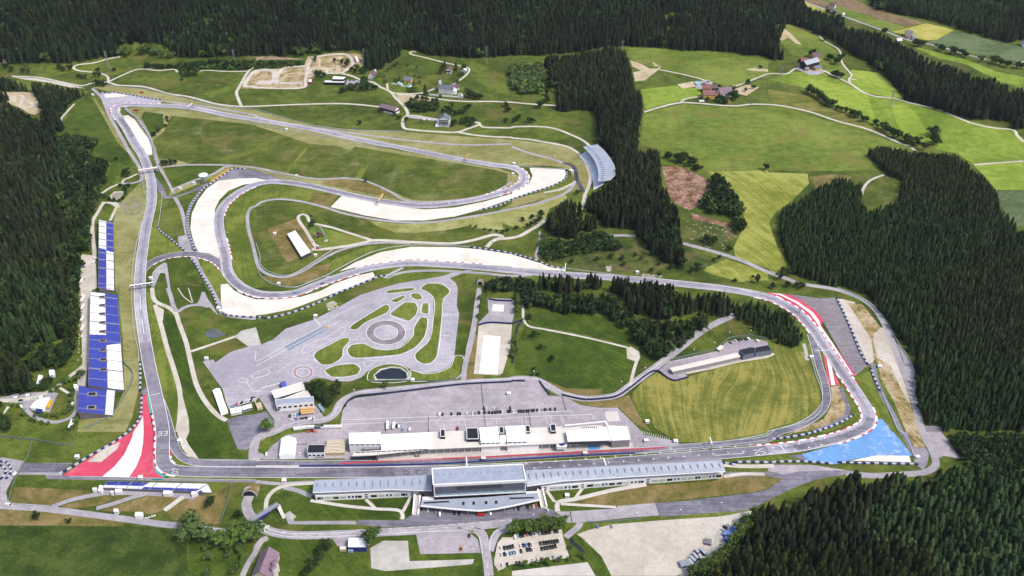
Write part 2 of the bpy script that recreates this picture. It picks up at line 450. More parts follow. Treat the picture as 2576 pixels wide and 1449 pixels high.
# ---- fields (layer 1-2)
for nm, mt, ly, s in [
 ('meadow', g_dark, 1, '00 625,1275 740,1055 905,980 1020,1140 1190,1449 10 1290,95 1345,225 1240,250 1160,330 1150,400 1070,395 1120,200 950,80 1000,0 00 960,1400 760,1310'),
 ('meadow', g_mid, 1, '00 1110,835 1370,715 1780,735 1740,925 1600,905 1420,868 1170,850'),
 ('verge', g_verge, 1, '00 930,880 1080,860 1420,890 1740,960 2200,1065 2576,1110 01 200,1160 450,1235 900,1305 1500,1330 2100,1375 2576,1405 02 0,1405 420,1449 12 600,30 730,120 790,260 780,400 730,465 640,360 560,250 400,220 0,215 11 2576,250 2100,165 1760,100 1100,0 01 560,1300 0,1205 00 2300,1160 1900,1080 1640,1020 1130,930'),
 ('verge', g_verge, 1, '00 1250,1100 1500,1070 1900,1090 2300,1175 2576,1220 01 560,1310 1000,1400 11 1100,10 1760,120 2400,230 12 100,330 80,400 11 2576,440 2300,520 2000,590 1700,610 1400,590 1000,510 600,420 300,360 0,280 10 2576,260 2390,235 2250,300 1760,500 1700,520 1720,440 1600,240 1560,100 1530,0 00 1440,1340 1340,1180'),
 ('verge', g_verge, 1, '00 930,960 1080,1170 1260,1449 10 1300,100 1200,0 00 1190,1449 1020,1140'),
 ('verge', g_verge, 1, '10 1180,620 1400,400 1440,200 1490,400 1490,700 1380,1000 1360,1449 20 1380,500 1420,800 1400,1000 1330,1300 1260,1449 780,1449 800,1300 1130,1290 1250,1030 1240,560 1190,80 10 1160,1449 1140,800'),
 ('meadow', g_infield, 2, '00 1720,1165 2200,1215 2576,1260 01 0,1270 250,1350 540,1449 11 700,10 850,30 940,70 1000,25 1320,80 2000,190 2400,260 2535,300 2520,420 2400,480 2100,550 1800,575 1560,560 1380,480 1150,385 1000,350 820,340 600,350 300,290 0,230 10 2250,205 1920,200 1770,160 1600,150 1570,30 1545,0 00 1545,1400 1650,1330'),
 ('meadow', g_dark, 2, '10 1640,240 1900,215 2230,220 2250,240 2160,290 1740,450'),
 ('meadow', g_dark, 2, '00 1420,1180 1450,1120 1640,1150 1650,1290 1560,1320 1520,1370'),
 ('mown_strip', g_lawn, 3, '11 290,285 530,0 560,0 320,290'),
 ('mown_strip', g_lawn, 3, '11 990,345 1110,140 1175,140 1060,350'),
 ('dry_grass', g_dry, 2, '11 640,400 820,350 1050,360 1200,410 1350,490 1440,555 1250,520 900,450'),
 ('lawn', g_lawn, 1, '10 2270,600 2430,500 2576,450 11 0,445 200,405 600,460 900,520 730,635 400,560 200,550 0,610 10 2500,640 2480,760 2540,1000 2576,1160 11 20,1340 200,1430 0,1449 20 2460,20 10 2360,1360 2290,1200 2260,900'),
 ('dry_grass', g_dry, 2, '11 590,480 830,515 720,635 520,600'),
 ('meadow', g_infield, 2, '11 0,640 200,590 420,590 740,670 1100,760 1250,830 1500,890 1900,870 2120,825 2250,850 2480,880 2300,930 2000,980 1600,970 1180,960 900,870 650,760 540,700 420,700 330,760 110,850 210,1000 310,1200 400,1180 640,1080 850,1060 600,1180 400,1300 200,1310 60,1240'),
 ('mown_grass', g_pale, 2, '11 1100,760 1300,790 1500,805 1800,790 2130,735 2470,790 2490,865 2250,850 2120,828 1900,870 1600,895 1400,890 1230,830'),
 ('mown_grass', g_pale, 2, '12 0,655 200,610 350,540 540,500 560,560 380,650 330,760 150,840 0,830 11 2500,800 2140,740 2350,690 2576,660'),
 ('verge', g_verge, 2, '12 0,560 330,480 640,385 690,460 560,490 400,530 0,640 11 2400,690 2576,600'),
 ('lawn', g_hill, 2, '11 620,830 900,910 1160,970 900,1020 640,1045 560,920 490,800'),
 ('dry_grass', g_dry, 3, '11 115,850 410,750 450,830 600,1050 560,1110 430,1150 310,1200 210,1030'),
 ('dry_grass', g_dry, 2, '11 60,1330 300,1345 560,1240 750,1200 720,1310 540,1385 300,1440 150,1400'),
 ('lawn', g_lawn, 1, '11 750,1180 1100,1030 1560,1010 1500,1030 1200,1085 900,1220 740,1290'),
 ('lawn', g_lawn, 1, '10 1490,1080 1500,820 1580,850 1720,980 1870,1085 1600,1150 1480,1220'),
 ('lawn', g_lawn, 1, '10 1570,480 1640,560 1590,830 1500,1240 1440,1449 1370,1449 1400,1000 1530,700'),
 ('meadow', g_infield, 1, '10 1640,580 1750,560 1830,700 1870,900 1800,930 1720,960 1600,840'),
 ('lawn', g_lawn, 1, '20 1470,0 1540,140 1600,330 1680,620 1760,880 1790,1100 1770,1449 1750,1449 1620,1050 1540,600'),
 ('lawn', g_lawn, 1, '10 1900,1150 2070,1130 2200,1200 2280,1300 2420,1449 20 2430,20 2230,0 2240,230 2080,0 10 1960,1180'),
 ('meadow', g_dark, 1, '20 1640,220 1760,300 1860,560 1920,760 1980,1000 2100,1200 2260,1330 2330,1449 30 2400,180 2520,260 2400,290 2000,270 1890,130 1900,0 20 1880,1250 1800,900 1720,600 1640,380'),
 ('field', g_bright, 2, '03 0,800 250,720 550,730 830,860 1000,950 1250,1000 1500,1060 2000,1210 2480,1320 2576,1400 2576,1449 13 2576,160 2070,205 1900,90 1700,60 03 1650,1449 1320,1350 1060,1270 990,1200 800,1120 660,1060 500,960 400,890'),
 ('field', g_bright2, 3, '03 1240,1050 1420,1070 1530,1200 1640,1400 1640,1449 1380,1400 1300,1250'),
 ('field', g_bright2, 3, '03 850,880 1000,960 1080,1200 990,1190 800,1110 640,1040 540,900 300,760'),
 ('field', g_bright2, 2, '03 840,700 1100,730 1200,800 1290,900 1370,1005 1260,985 960,925 860,860 820,800'),
 ('field', g_olive, 2, '03 0,900 380,960 800,1150 1300,1390 1000,1320 300,1100 0,1040'),
 ('field', g_hill, 2, '02 1330,1150 1700,1045 2200,1080 2576,1070 03 0,1070 250,1110 700,1250 1340,1449 13 1480,75 1000,40 1050,190 1080,260 880,270 0,265 12 1970,265 1880,230 1500,200 1490,60 1260,0 02 1290,1449'),
 ('field', g_mown, 2, '12 1980,275 2576,265 13 0,285 400,300 410,400 250,560 60,700 10,800 100,1050 200,1200 130,1280 60,1310 12 2576,1250 2250,1150 2230,1040 2300,900 2360,820 2300,600 2250,500 2080,380'),
 ('field', g_dry, 2, '13 410,330 700,300 850,330 700,420 480,440'),
 ('field', g_crop, 1, '03 1240,320 1590,235 1880,300 1700,400 1580,405 1400,355'),
 ('field', g_plow, 1, '03 640,0 880,0 1100,100 1570,230 1400,270 1150,200 700,60'),
 ('field', g_hill, 1, '03 560,0 640,0 700,60 1150,205 1400,275 1230,315 720,150 690,110'),
 ('field', g_grey, 1, '03 1580,420 1700,400 1880,305 2400,440 2576,480 2576,640 2100,540'),
 ('field', g_bright, 1, '03 1440,460 1600,500 2000,600 2300,720 2576,780 2576,890 2350,830 2000,650 1700,580'),
 ('field', g_crop, 1, '03 250,0 350,0 590,110 520,120'),
 ('field', g_plow, 1, '03 360,0 540,0 680,70 640,110'),
 ('field', g_bright2, 1, '13 2070,215 2576,182 2576,462 2290,462 2180,320'),
 ('field', g_grey, 1, '13 2290,470 2576,470 2576,850 2500,830 2330,620'),
 ('meadow', g_hill, 1, '03 180,240 400,300 560,400 720,540 740,640 820,760 800,840 650,760 500,660 540,560 250,560 130,430 110,400 160,280'),
 ('dirt_slope', s_tan, 2, '03 110,400 160,290 200,310 260,370 340,450 280,440 200,370 150,410'),
 ('meadow', g_hill, 1, '02 1170,470 2100,520 2450,590 2576,620 2576,740 2200,890 2100,850 1500,690 1190,600'),
 ('meadow', g_bright, 1, '02 1300,900 1650,860 1720,890 1900,880 1900,960 1700,1010 1340,1100'),
 ('meadow', g_pale, 1, '02 860,1140 1000,1120 1150,1400 880,1449'),
 ('dirt_slope', s_tan, 2, '02 1185,605 1300,640 1380,690 1460,690 1505,655 1490,690 1400,760 1340,810 1240,820 1220,730 1300,710 1210,670'),
 ('dirt_slope', s_tan, 2, '02 1410,625 1430,630 1490,665 1440,670'),
 ('clearing', g_clear, 2, '12 1505,225 1700,230 1950,350 2030,430 1980,560 1780,670 1650,600 1580,520'),
 ('clearing', g_scrub, 2, '12 1740,760 1850,700 2230,830 2270,900 2150,1090 1950,1050 1740,980'),
 ('clearing', g_clear, 3, '12 1800,690 1900,730 2220,810 2200,850 1950,780 1820,760'),
 ('clearing', g_scrub, 1, '12 300,880 700,880 1050,950 1250,950 1400,1100 1750,1040 2100,1160 1930,1290 1500,1300 800,1270 560,1230 350,1170'),
 ('field', g_mown, 2, '12 1930,1275 1960,1240 2160,1160 2576,1290 2576,1370 2300,1390 2000,1310'),
 ('meadow', g_infield, 2, '13 940,500 1000,400 1150,330 1340,370 1320,540 1150,600 1010,660'),
 ('field', g_mown2, 2, '22 1215,1050 1330,930 1460,850 1620,935 1780,890 2100,800 2576,700 23 0,690 80,560 200,640 360,640 400,740 500,900 550,1080 540,1180 480,1260 300,1340 0,1420 32 2576,0 2200,70 1900,105 1680,105 1570,40 22 1430,1400 1390,1240 1280,1240 1210,1120'),
 ('meadow', g_dark, 1, '22 150,330 300,400 720,480 1140,600 1230,740 1180,960 1080,1060 800,1095 600,1060 480,1020 320,930 200,890 30,870 20,640'),
 ('meadow', g_dark, 1, '22 200,350 130,260 400,230 1000,300 1220,570 1100,560 700,460 350,400'),
 ('dry_grass', g_dry, 2, '22 340,930 540,1010 900,1020 900,1080 720,1090 540,1055 380,980'),
 ('dry_grass', g_dry, 2, '22 520,1100 700,1140 1060,1120 1180,1080 1280,1290 1400,1449 32 1560,40 1400,0 22 1250,1370 1080,1205 880,1200 700,1170'),
 ('lawn', g_lawn, 1, '23 400,400 440,470 560,900 580,1080 540,1200 420,1330 0,1449 0,1420 300,1330 480,1250 545,1100 500,880 370,600 340,450'),
 ('lawn', g_lawn, 1, '23 850,905 1040,830 1060,1000 1130,1060 1330,1449 33 1430,200 1330,90 1250,0 23 1150,1320 1090,1310 1060,1200 950,1010'),
 ('lawn', g_lawn, 2, '23 840,1120 930,1240 950,1310 870,1370 760,1400 600,1449 480,1449 800,1330 850,1270'),
 ('dry_ground', g_tuft, 2, '23 630,985 720,985 760,1100 800,1200 780,1280 640,1370 480,1430 300,1449 33 100,60 23 560,1320 630,1200 640,1050'),
 ('gravel_bank', s_gravel, 1, '23 740,110 870,140 1060,520 1080,700 1050,760 1010,770 700,110'),
 ('dry_ground', g_tuft, 2, '23 800,150 950,165 1130,390 1200,400 1260,560 1320,800 1400,1000 1590,1449 33 1580,160 1470,150 1400,0 23 1390,1449 1270,1150 1130,900 1110,760 1060,700 1040,520'),
 ('gravel_bank', s_gravel, 3, '23 1060,540 1060,470 1130,400 1200,410 1250,560 1310,790 1390,1000 1440,1200 1330,1000 1230,780 1100,700'),
 ('lawn', g_mid, 1, '30 0,50 730,130 740,0 780,0 1250,0 1230,30 900,240 730,300 280,300 0,250'),
 ('meadow', g_dry, 1, '30 100,640 150,550 900,590 960,620 600,710 500,750 100,710'),
 ('meadow', g_dry, 1, '30 620,740 1000,640 1500,610 960,740 800,770 640,765'),
 ('meadow', g_dry, 1, '30 1000,790 1500,640 1850,635 1650,790 1500,830 1350,800 1100,800'),
 ('meadow', g_dry, 1, '30 0,780 430,790 900,850 1250,910 1230,950 0,940'),
 ('meadow', g_dry, 1, '30 1680,780 1850,650 2100,640 2250,560 2340,540 2320,600 2200,930 2050,930 1720,880'),
 ('field', grass('grass_deep', '32481c', '425a24', '5a7033', .02, wl=.5), 1, '30 0,935 1250,950 1800,975 1880,1060 1890,1449 0,1449'),  # field of deeper green grass
 ('meadow', g_dark, 1, '30 1895,1060 2300,1040 2576,1150 2576,1200 2440,1449 1895,1449'),
 ('meadow', g_dark, 1, '31 110,1075 760,1065 830,1150 920,1180 1140,1190 1120,1449 400,1449 230,1200 0,1300'),
 ('lawn', g_dark, 1, '31 150,640 330,600 560,720 1200,770 1440,810 1440,885 1040,880 560,895 400,900 300,830 160,740'),
 ('lawn', g_dark, 1, '31 660,700 1100,680 1190,760 900,740'),
 ('lawn', g_dark, 1, '31 1160,680 1550,660 1490,780 1220,760'),
 ('lawn', g_dark, 1, '31 1590,650 1560,840 1510,860 1500,790'),
 ('lawn', g_dry, 1, '32 490,720 1350,540 2000,500 2120,460 2576,440 33 160,460 0,570 32 2450,600 1440,715 1050,745'),
 ('lawn', g_dark, 1, '32 500,800 480,725 1040,760 1050,770'),
 ('lawn', g_dark, 1, '32 360,590 700,570 620,660 430,695'),
 ('lawn', g_dark, 1, '32 650,660 740,565 1350,535 700,650'),
 ('lawn', g_dark, 1, '32 330,590 430,700 440,800 360,780'),
 ('lawn', g_lawn, 1, '32 750,905 1500,855 2370,790 2370,830 1500,885 900,940 760,940'),
 ('lawn', g_dark, 1, '32 530,1070 640,1030 680,1060 900,1280 1000,1449 840,1449 760,1310 0,1400 0,1330 200,1310 580,1270'),
 ('lawn', g_dark, 1, '31 1530,1030 1610,1030 1640,1220 2220,1225 2260,1300 2180,1310 1560,1300 1530,1095 1280,1090 1240,1040'),
 ('lawn', g_dark, 1, '31 1130,1380 1900,1390 2280,1340 2300,1449 1110,1449'),
 ('lawn', g_hill, 1, '31 220,460 1060,455 600,490 200,490'),
 ('lawn', g_hill, 1, '31 280,545 560,540 565,610'),
 ('verge', g_lawn, 1, '32 1580,130 1900,105 2300,60 2576,0 2576,40 2300,100 1600,150'),
 ('lawn', g_lawn, 1, '32 2150,375 2576,362 33 160,420 0,400 32 2160,400'),
 ('lawn', g_mid, 1, '30 170,480 580,480 1050,500 1000,560 900,590 150,550'),
 ('lawn', g_mid, 1, '30 170,430 460,430 470,480 150,485'),
 ('lawn', g_lawn, 1, '30 1690,440 2576,455 2576,475 1690,470'),
 ('lawn', g_lawn, 1, '32 2110,280 2576,250 33 0,240 200,235 350,295 0,300 32 2250,300 2200,290'),
]: sheet(nm, s, mt, ly)

# ---- gravel traps, painted run-offs, aprons (layers 3-6)
for nm, mt, ly, s in [
 ('run_off', a_track, 3, '00 1005,940 1130,930 1640,1010 1600,1050 1250,1035 1110,1090 1080,1150 1040,1010 920,900'),
 ('gravel_trap', s_sand, 4, '00 1045,950 1150,935 1300,960 1240,972 1060,985'),
 ('gravel_trap', s_sand, 3, '00 1240,1165 1290,1160 1360,1210 1420,1300 1490,1390 1525,1449 10 1535,110 1490,115 1410,0 00 1390,1449 1330,1350'),
 ('gravel_trap', s_sand, 3, '12 175,240 530,258 545,300 520,355 400,420 200,480 0,550 11 2300,650 2000,730 1700,770 1400,770 1100,720 750,635 860,525 1100,560 1400,625 1700,660 2000,640 2300,580 2576,500 12 0,490 110,440 180,380 205,320'),
 ('gravel_trap', s_sand, 3, '11 145,370 0,345 10 2400,348 2200,370 2080,450 1990,570 1930,700 1915,850 1940,950 1985,1085 2100,1100 2210,1150 2190,1000 2165,880 2155,750 2165,650 2210,560 2300,470 2450,410 2576,390 11 0,385'),
 ('run_off', a_dark, 2, '10 2340,250 2420,240 2576,270 11 280,360 145,375 0,345 10 2400,348 2200,370 2080,440 2080,400'),
 ('gravel_trap', s_sand, 3, '10 2220,1415 2290,1405 20 2350,20 2450,75 2576,115 21 200,115 450,90 650,30 11 780,1410 1000,1330 1175,1290 1200,1335 1050,1400 21 900,10 650,105 350,215 100,265 0,275 20 2576,285 2250,275 2225,150'),
 ('gravel_trap', s_sand, 3, '11 835,1285 1000,1190 1250,1090 1560,1035 2000,1040 2250,1060 12 0,1110 250,1190 520,1250 535,1280 300,1265 0,1240 11 2576,1235 2200,1205 1900,1180 1550,1170 1300,1190 1000,1240'),
 ('run_off', a_old, 3, '23 200,60 520,105 690,95 1010,775 870,890 550,330 540,310 330,120'),
 ('run_off', p_red, 4, '23 0,45 200,65 330,120 480,230 555,315 540,380 600,480 880,875 830,885 560,450 340,215 150,100 0,60'),
 ('painted_stripe', p_white, 5, '23 20,50 130,60 300,140 450,245 515,330 530,385 620,510 855,876 838,883 590,510 490,350 420,255 280,150 130,75'),
 ('run_off', p_red, 4, '23 550,640 600,720 725,980 612,980'),
 ('painted_stripe', p_white, 5, '23 588,698 640,790 675,978 638,978'),
 ('run_off', p_blue, 3, '23 1095,1320 1150,1320 1250,1449 33 1260,0 1330,80 1450,238 870,270 690,325 380,295 340,225 600,150 910,40 23 955,1449 1080,1370'),
 ('gravel_trap', s_sand, 4, '33 820,290 1100,235 1420,240 1440,305'),
 ('run_off', a_dark, 3, '33 340,225 400,295 200,240'),
 ('run_off', p_red, 4, '20 1440,1070 1475,1065 1530,1260 1545,1449 30 1540,150 1535,250 1560,380 1645,465 620,440 720,380 950,230 1330,0 20 1410,1300'),
 ('painted_stripe', p_white, 5, '20 1440,1290 1445,1449 30 1440,100 1420,230 1370,350 1300,455 1030,450 1150,350 1250,230 1330,60 1345,0 20 1400,1370'),
 ('gravel_trap', s_gravel, 5, '30 880,300 1040,170 1210,100 1180,170 1020,303'),
 ('painted_stripe', p_teal, 5, '20 1475,1065 1500,1062 1532,1260 1510,1265'),
 ('painted_stripe', p_black, 5, '20 1510,1265 1533,1260 1556,1449 30 1568,0 1566,235 1540,235 1545,0 20 1540,1440'),
 ('painted_stripe', p_teal, 5, '30 1538,240 1565,240 1572,330 1620,405 1690,440 1640,460 1570,410 1540,330'),
 ('run_off', a_dark, 3, '20 1420,1050 1490,970 1520,1090 1440,1075'),
 ('car_park', a_road, 1, '30 150,315 730,312 590,410 640,440 660,470 470,472 460,432 180,430'),
 ('run_off', a_dark, 2, '30 220,312 720,318 610,408 190,405'),
 ('service_road', a_pit, 2, '30 460,432 620,440 1645,465 2576,485 2576,510 1690,495 470,474'),
 ('car_park', a_lot, 1, '30 0,258 270,258 240,310 150,430 60,600 90,760 0,760'),
 # driving centre
 ('driving_area', a_pad, 3, '20 2165,750 2330,640 2500,590 21 50,570 170,520 300,410 590,315 800,210 1050,70 1270,0 11 1300,1440 1450,1400 1600,1375 1850,1335 1960,1300 2120,1270 2180,1275 2060,1310 1950,1350 2010,1400 21 2030,0 2020,180 2045,260 2015,500 1995,700 1950,790 1850,840 1700,860 1600,845 1500,790 1400,765 1280,765 1180,800 1120,840 1060,900 950,940 800,940 680,910 600,905 490,960 480,1000 60,1070 0,1120 20 2576,1180 2560,1140 2300,1215 2280,1160 2240,1020 2040,740 2150,720'),
 ('car_park', a_lot, 2, '21 0,1040 130,1040 480,985 590,1180 690,1300 640,1330 300,1400 180,1449 200,1380 170,1250 60,1080 0,1130'),
 ('car_park', a_dark, 2, '20 2280,1330 2400,1290 2576,1270 21 100,1240 200,1370 180,1449 31 0,30 30 2576,80 2480,185 2390,170 2330,20'),
 # paddock
 ('paddock', a_lot, 3, '21 850,1370 870,1240 920,1150 1000,1110 1200,1085 1370,1062 2080,975 2576,945 22 0,940 290,945 330,1010 380,1085 510,1090 700,1180 880,1205 1060,1205 1250,1390 32 1330,30 1560,75 1680,100 1670,135 1200,165 0,235 31 2576,240 930,300 880,265 60,280 150,150 300,30 500,0 21 600,1420 840,1390'),
 ('pit_apron', c_apron, 4, '31 1215,235 1700,215 2576,165 32 0,150 450,120 1210,108 1226,165 0,235 31 2576,250 2100,262 1210,292'),
 ('loading_ramp', c_conc, 4, '22 930,1245 1062,1243 1090,1340 960,1342'),
 ('car_park', a_black, 4, '31 950,250 1090,235 1215,240 1212,290 960,295'),
 ('painted_stripe', p_blue, 5, '32 760,130 880,125 888,188 770,193'),
 # gravel lots
 ('car_park', s_gravel, 2, '32 650,1030 760,990 1000,930 1500,890 2100,850 2420,790 2390,850 2240,940 2150,1120 2050,1260 1900,1380 1650,1449 1000,1449 900,1250 700,1060'),
 ('service_road', s_grey, 3, '32 2060,990 2140,960 2060,1120 2040,1200 1900,1330 1760,1449 1690,1449 1900,1300 2010,1150'),
 ('car_park', s_gravel, 2, '31 2395,1300 2430,1120 2480,1060 2576,1062 32 0,1050 300,1010 500,980 520,1080 580,1265 200,1310 0,1330 31 2440,1400 2400,1340'),
 ('car_park', c_conc, 2, '32 0,1400 760,1310 840,1449 0,1449'),
 ('car_park', a_lot, 2, '31 1612,1035 1800,1015 2140,1005 2230,1080 2262,1215 1900,1225 1655,1230'),
 ('gravel_lot', s_grey, 2, '31 1150,1170 1280,1095 1530,1095 1545,1300 1900,1290 2195,1280 2180,1330 1900,1355 1300,1400 1160,1370'),
 ('car_park', a_lot, 2, '31 760,1060 1110,1060 1160,1080 1150,1140 920,1150 820,1150'),
 ('forecourt', a_dark, 2, '31 1570,830 1640,830 1660,770 2576,760 32 0,740 340,760 430,790 430,830 540,860 32 0,880 31 2576,890 1900,930 1300,960 1000,930 1040,885 1440,890 1510,880'),
 ('service_road', a_road, 2, '31 280,830 400,900 560,895 1000,895 1010,930 560,930 330,930'),
 ('gravel_lot', s_grey, 2, '31 285,830 340,795 405,850 370,890 340,880'),
 ('service_road', a_road, 2, '32 430,800 560,800 1050,770 1060,745 1440,715 1480,840 1200,860 760,905 560,915 530,870'),
 ('service_road', a_dark, 2, '32 1445,715 1700,700 2450,610 2576,580 33 0,575 150,470 60,455 0,440 32 2150,460 2130,400 2576,400 33 150,425 200,420 300,400 480,390 780,385 780,420 480,480 240,570 0,690 32 2370,790 1500,855 1480,830'),
 ('car_park', a_lot, 1, '33 0,330 430,330 770,380 760,430 370,490 180,430 0,395'),
 ('car_park', a_lot, 2, '33 1540,0 1740,0 1800,70 1940,270 1760,240 1700,280 1660,150'),
 ('car_park', a_lot, 2, '23 1295,560 1340,590 1470,830 1480,1000 1460,1090 1400,920 1360,720'),
 ('car_park', a_old, 2, '23 1560,1385 1740,1390 1760,1449 1590,1449'),
 ('service_road', a_pit, 2, '33 1330,0 1400,0 1460,150 1590,165 1620,220 1600,330 1560,380 1480,320 1450,240'),
 # driving area close to the boulevard
 ('car_park', a_road, 2, '21 2240,350 2340,250 2330,100 2576,110 22 20,140 20,280 0,350 21 2576,370 2250,380'),
 ('car_park', s_gravel, 2, '21 2240,380 2350,360 2576,370 22 0,375 21 2560,600 2480,860 2440,880 2190,865 2230,500'),
 ('concrete_pad', p_white, 3, '21 2385,165 2495,170 2490,238 2375,232'),
 ('concrete_pad', p_white, 3, '21 2295,475 2460,487 2430,865 2245,860'),
 ('dry_grass', g_dry, 2, '21 2180,470 2235,470 2190,865 2290,870 2290,935 2110,930'),
 ('car_park', a_lot, 3, '22 1580,740 2050,640 2160,540 2300,515 2500,520 2576,545 23 0,600 0,690 22 2576,700 2300,730 1740,860 1775,900 1625,930 1470,835'),
 ('path', s_path, 3, '22 1150,600 1200,590 1280,640 1290,700 1270,740 1240,740 1160,710'),
 ('service_road', a_dark, 3, '10 1560,320 1640,430 1680,520 1770,525 1900,480 2060,400 2100,400 2080,430 1900,500 1760,545 1650,550 1590,470'),
 ('service_road', a_road, 3, '10 1650,1195 1580,1240 1530,1300 1520,1449 20 1550,0 10 1610,1300 1660,1300 1690,1449 20 1715,0 10 1680,1200'),
 ('service_road', a_road, 3, '10 1790,930 1870,915 1900,1060 1960,1080 1870,1085 1800,1010'),
 ('service_road', a_road, 3, '20 2030,40 2060,40 2090,110 2130,160 2200,280 2100,190 1970,175 2010,110'),
 ('gravel_lot', s_grey, 3, '20 2360,490 2430,430 2576,395 21 0,395 50,570 20 2500,590'),
 ('path', s_path, 3, '20 1560,170 1650,220 1640,330 1600,340'),
 ('path', s_path, 3, '20 1800,1080 1830,1060 1900,1320 30 1905,0 1870,70 1900,130 2000,270 1890,240 1830,160 1790,40 20 1775,1400'),
 # left depot
 ('car_park', s_path, 3, '10 820,1110 920,1120 960,1140 980,1449 20 905,30 880,830 860,1000 780,1060 780,860 830,780 810,30 10 800,1449'),
 ('car_park', a_road, 2, '20 0,1100 200,1060 480,1040 590,1060 560,1110 500,1250 320,1230 230,1160 0,1150'),
 ('path', s_path, 2, '20 30,1260 70,1190 105,1190 40,1270'),
 # top: off-road grounds
 ('dry_ground', g_tuft, 2, '00 2420,890 2540,720 01 0,700 220,690 480,660 520,570 880,540 1060,545 1080,650 1000,680 860,740 720,740 520,800 490,880 300,900 0,895 00 2430,895'),
 ('quarry', s_brown, 2, '01 0,580 100,560 490,595 400,600 100,600 0,610'),
 ('car_park', a_road, 2, '01 880,800 1060,810 1070,845 1000,860 900,850'),
 ('dirt', s_tan, 2, '01 1410,950 1560,955 1850,995 1800,1020 1640,1010 1560,1000 1500,1050 1440,1000'),
 ('car_park', a_road, 2, '01 1530,1160 1850,1200 1830,1220 1530,1185'),
 ('field', s_tan, 2, '02 1660,850 1820,820 1900,865 1720,892'),
 ('yard', a_road, 2, '02 1830,830 1960,800 2090,880 1900,900 1850,880'),
 ('paddock_field', s_tan, 2, '02 2240,900 2360,850 2490,875 2360,965 2270,940'),
 ('yard', a_road, 2, '03 270,690 330,650 540,690 580,720 500,755 430,755'),
 ('bare_ground', s_tan, 2, '02 2340,695 2440,682 2576,700 2576,720 2400,712'),
 ('rocky_ledge', s_tan, 2, '02 1440,200 1600,165 1740,170 1730,190 1560,225 1460,230'),
 ('dirt_field', s_tan, 2, '00 0,930 240,925 330,935 400,1040 415,1110 350,1155 210,1090 0,1000'),
 ('car_park', s_gravel, 2, '00 120,775 380,790 600,830 730,860 860,890 700,880 480,830 250,800'),
]: sheet(nm, s, mt, ly)

# ---- island lawns and ponds on the driving centre
for s in ['21 1300,40 1350,20 1560,0 1610,8 1580,25 1330,55', '21 1560,65 1610,48 1660,70 1670,110 1620,120 1560,90', '21 1345,135 1490,72 1500,95 1420,145',
          '21 1350,265 1500,145 1600,150 1630,200 1610,270 1540,332', '21 1680,155 1730,152 1732,262 1668,250',
          '21 945,415 960,380 1180,240 1310,165 1345,190 1330,240 1100,350 1010,420', '21 580,690 610,640 760,560 870,505 930,500 945,525 880,610 865,700 760,770 660,772',
          '21 1590,400 1660,295 1720,300 1722,400 1690,500 1600,600 1450,670 1000,705 940,680 920,620 960,575 1080,560 1200,610 1320,625 1450,600 1580,480',
          '11 1660,1449 1720,1405 1850,1405 21 1930,0 1950,40 1890,110 1870,300 1815,700 1760,755 1680,765 1610,720 1600,670 1740,530 1780,350 1785,100 1720,40 1660,10',
          '21 690,830 800,780 990,765 1050,810 1020,870 900,895 760,895', '21 1560,830 1700,865 1850,845 1960,790 2010,680 2080,690 2040,900 1800,935 1530,930 1560,880',
          '21 1120,900 1150,830 1250,780 1390,765 1500,800 1540,850 1530,930 1140,940']:
    sheet('lawn', s, g_lawn, 4)
    ln = line(s, 4, True); strip('road_marking', ln, -.3, .35, p_white, 5, True)
sheet('pond', '21 1195,880 1260,830 1360,805 1450,812 1510,850 1525,900 1500,918 1220,918', w_pond, 6)
sheet('pond_bank', '21 1180,880 1250,815 1360,790 1460,798 1530,850 1540,910 1510,930 1200,930', s_grey, 5)
sheet('pond', '20 2065,450 2110,415 2180,410 2250,455 2285,465 2240,485 2120,510 2080,495', w_grey, 3)
sheet('pond_bank', '10 1105,520 1150,480 1240,475 1245,510 1180,562 1120,550', s_path, 3)
sheet('pond', '10 1115,520 1155,490 1230,485 1232,515 1180,555 1125,545', w_brown, 4)
sheet('pond', '32 570,1075 610,1070 640,1120 700,1160 740,1230 680,1190 600,1130', w_pond, 3)
sheet('pond', '01 975,1295 1000,1280 1015,1290 1000,1305', w_grey, 2)

# skid circle and roundabout
def ring(name, s, rx, ry, mat, ly, inner=None, two=None):
    c = pts(s)[0]; ln = [P(c[0] + rx / 4 * math.cos(t), c[1] + ry / 4 * math.sin(t)) for t in np.linspace(0, 2 * math.pi, 49)[:-1]]
    if inner: strip(name, ln, -inner, 0, mat, ly, True, two=two)
    else: sheet(name, ln, mat, ly, world=True)
ring('skid_circle', '21 1308,450', 200, 124, a_old, 4); ring('skid_circle', '21 1308,450', 122, 74, a_pad, 5)
ring('road_marking', '21 1308,450', 200, 124, p_white, 6, .6); ring('road_marking', '21 1308,450', 122, 74, p_white, 6, .5)
ring('roundabout', '21 474,850', 106, 68, plain('pink_asphalt', 'b89aa2', .9, .1, .1, .2), 4); ring('roundabout', '21 474,850', 72, 46, a_pad, 5)
ring('kerb', '21 474,850', 106, 68, [p_white, s_grey], 6, .7, 1.6); ring('road_marking', '21 474,850', 72, 46, p_white, 6, .5)

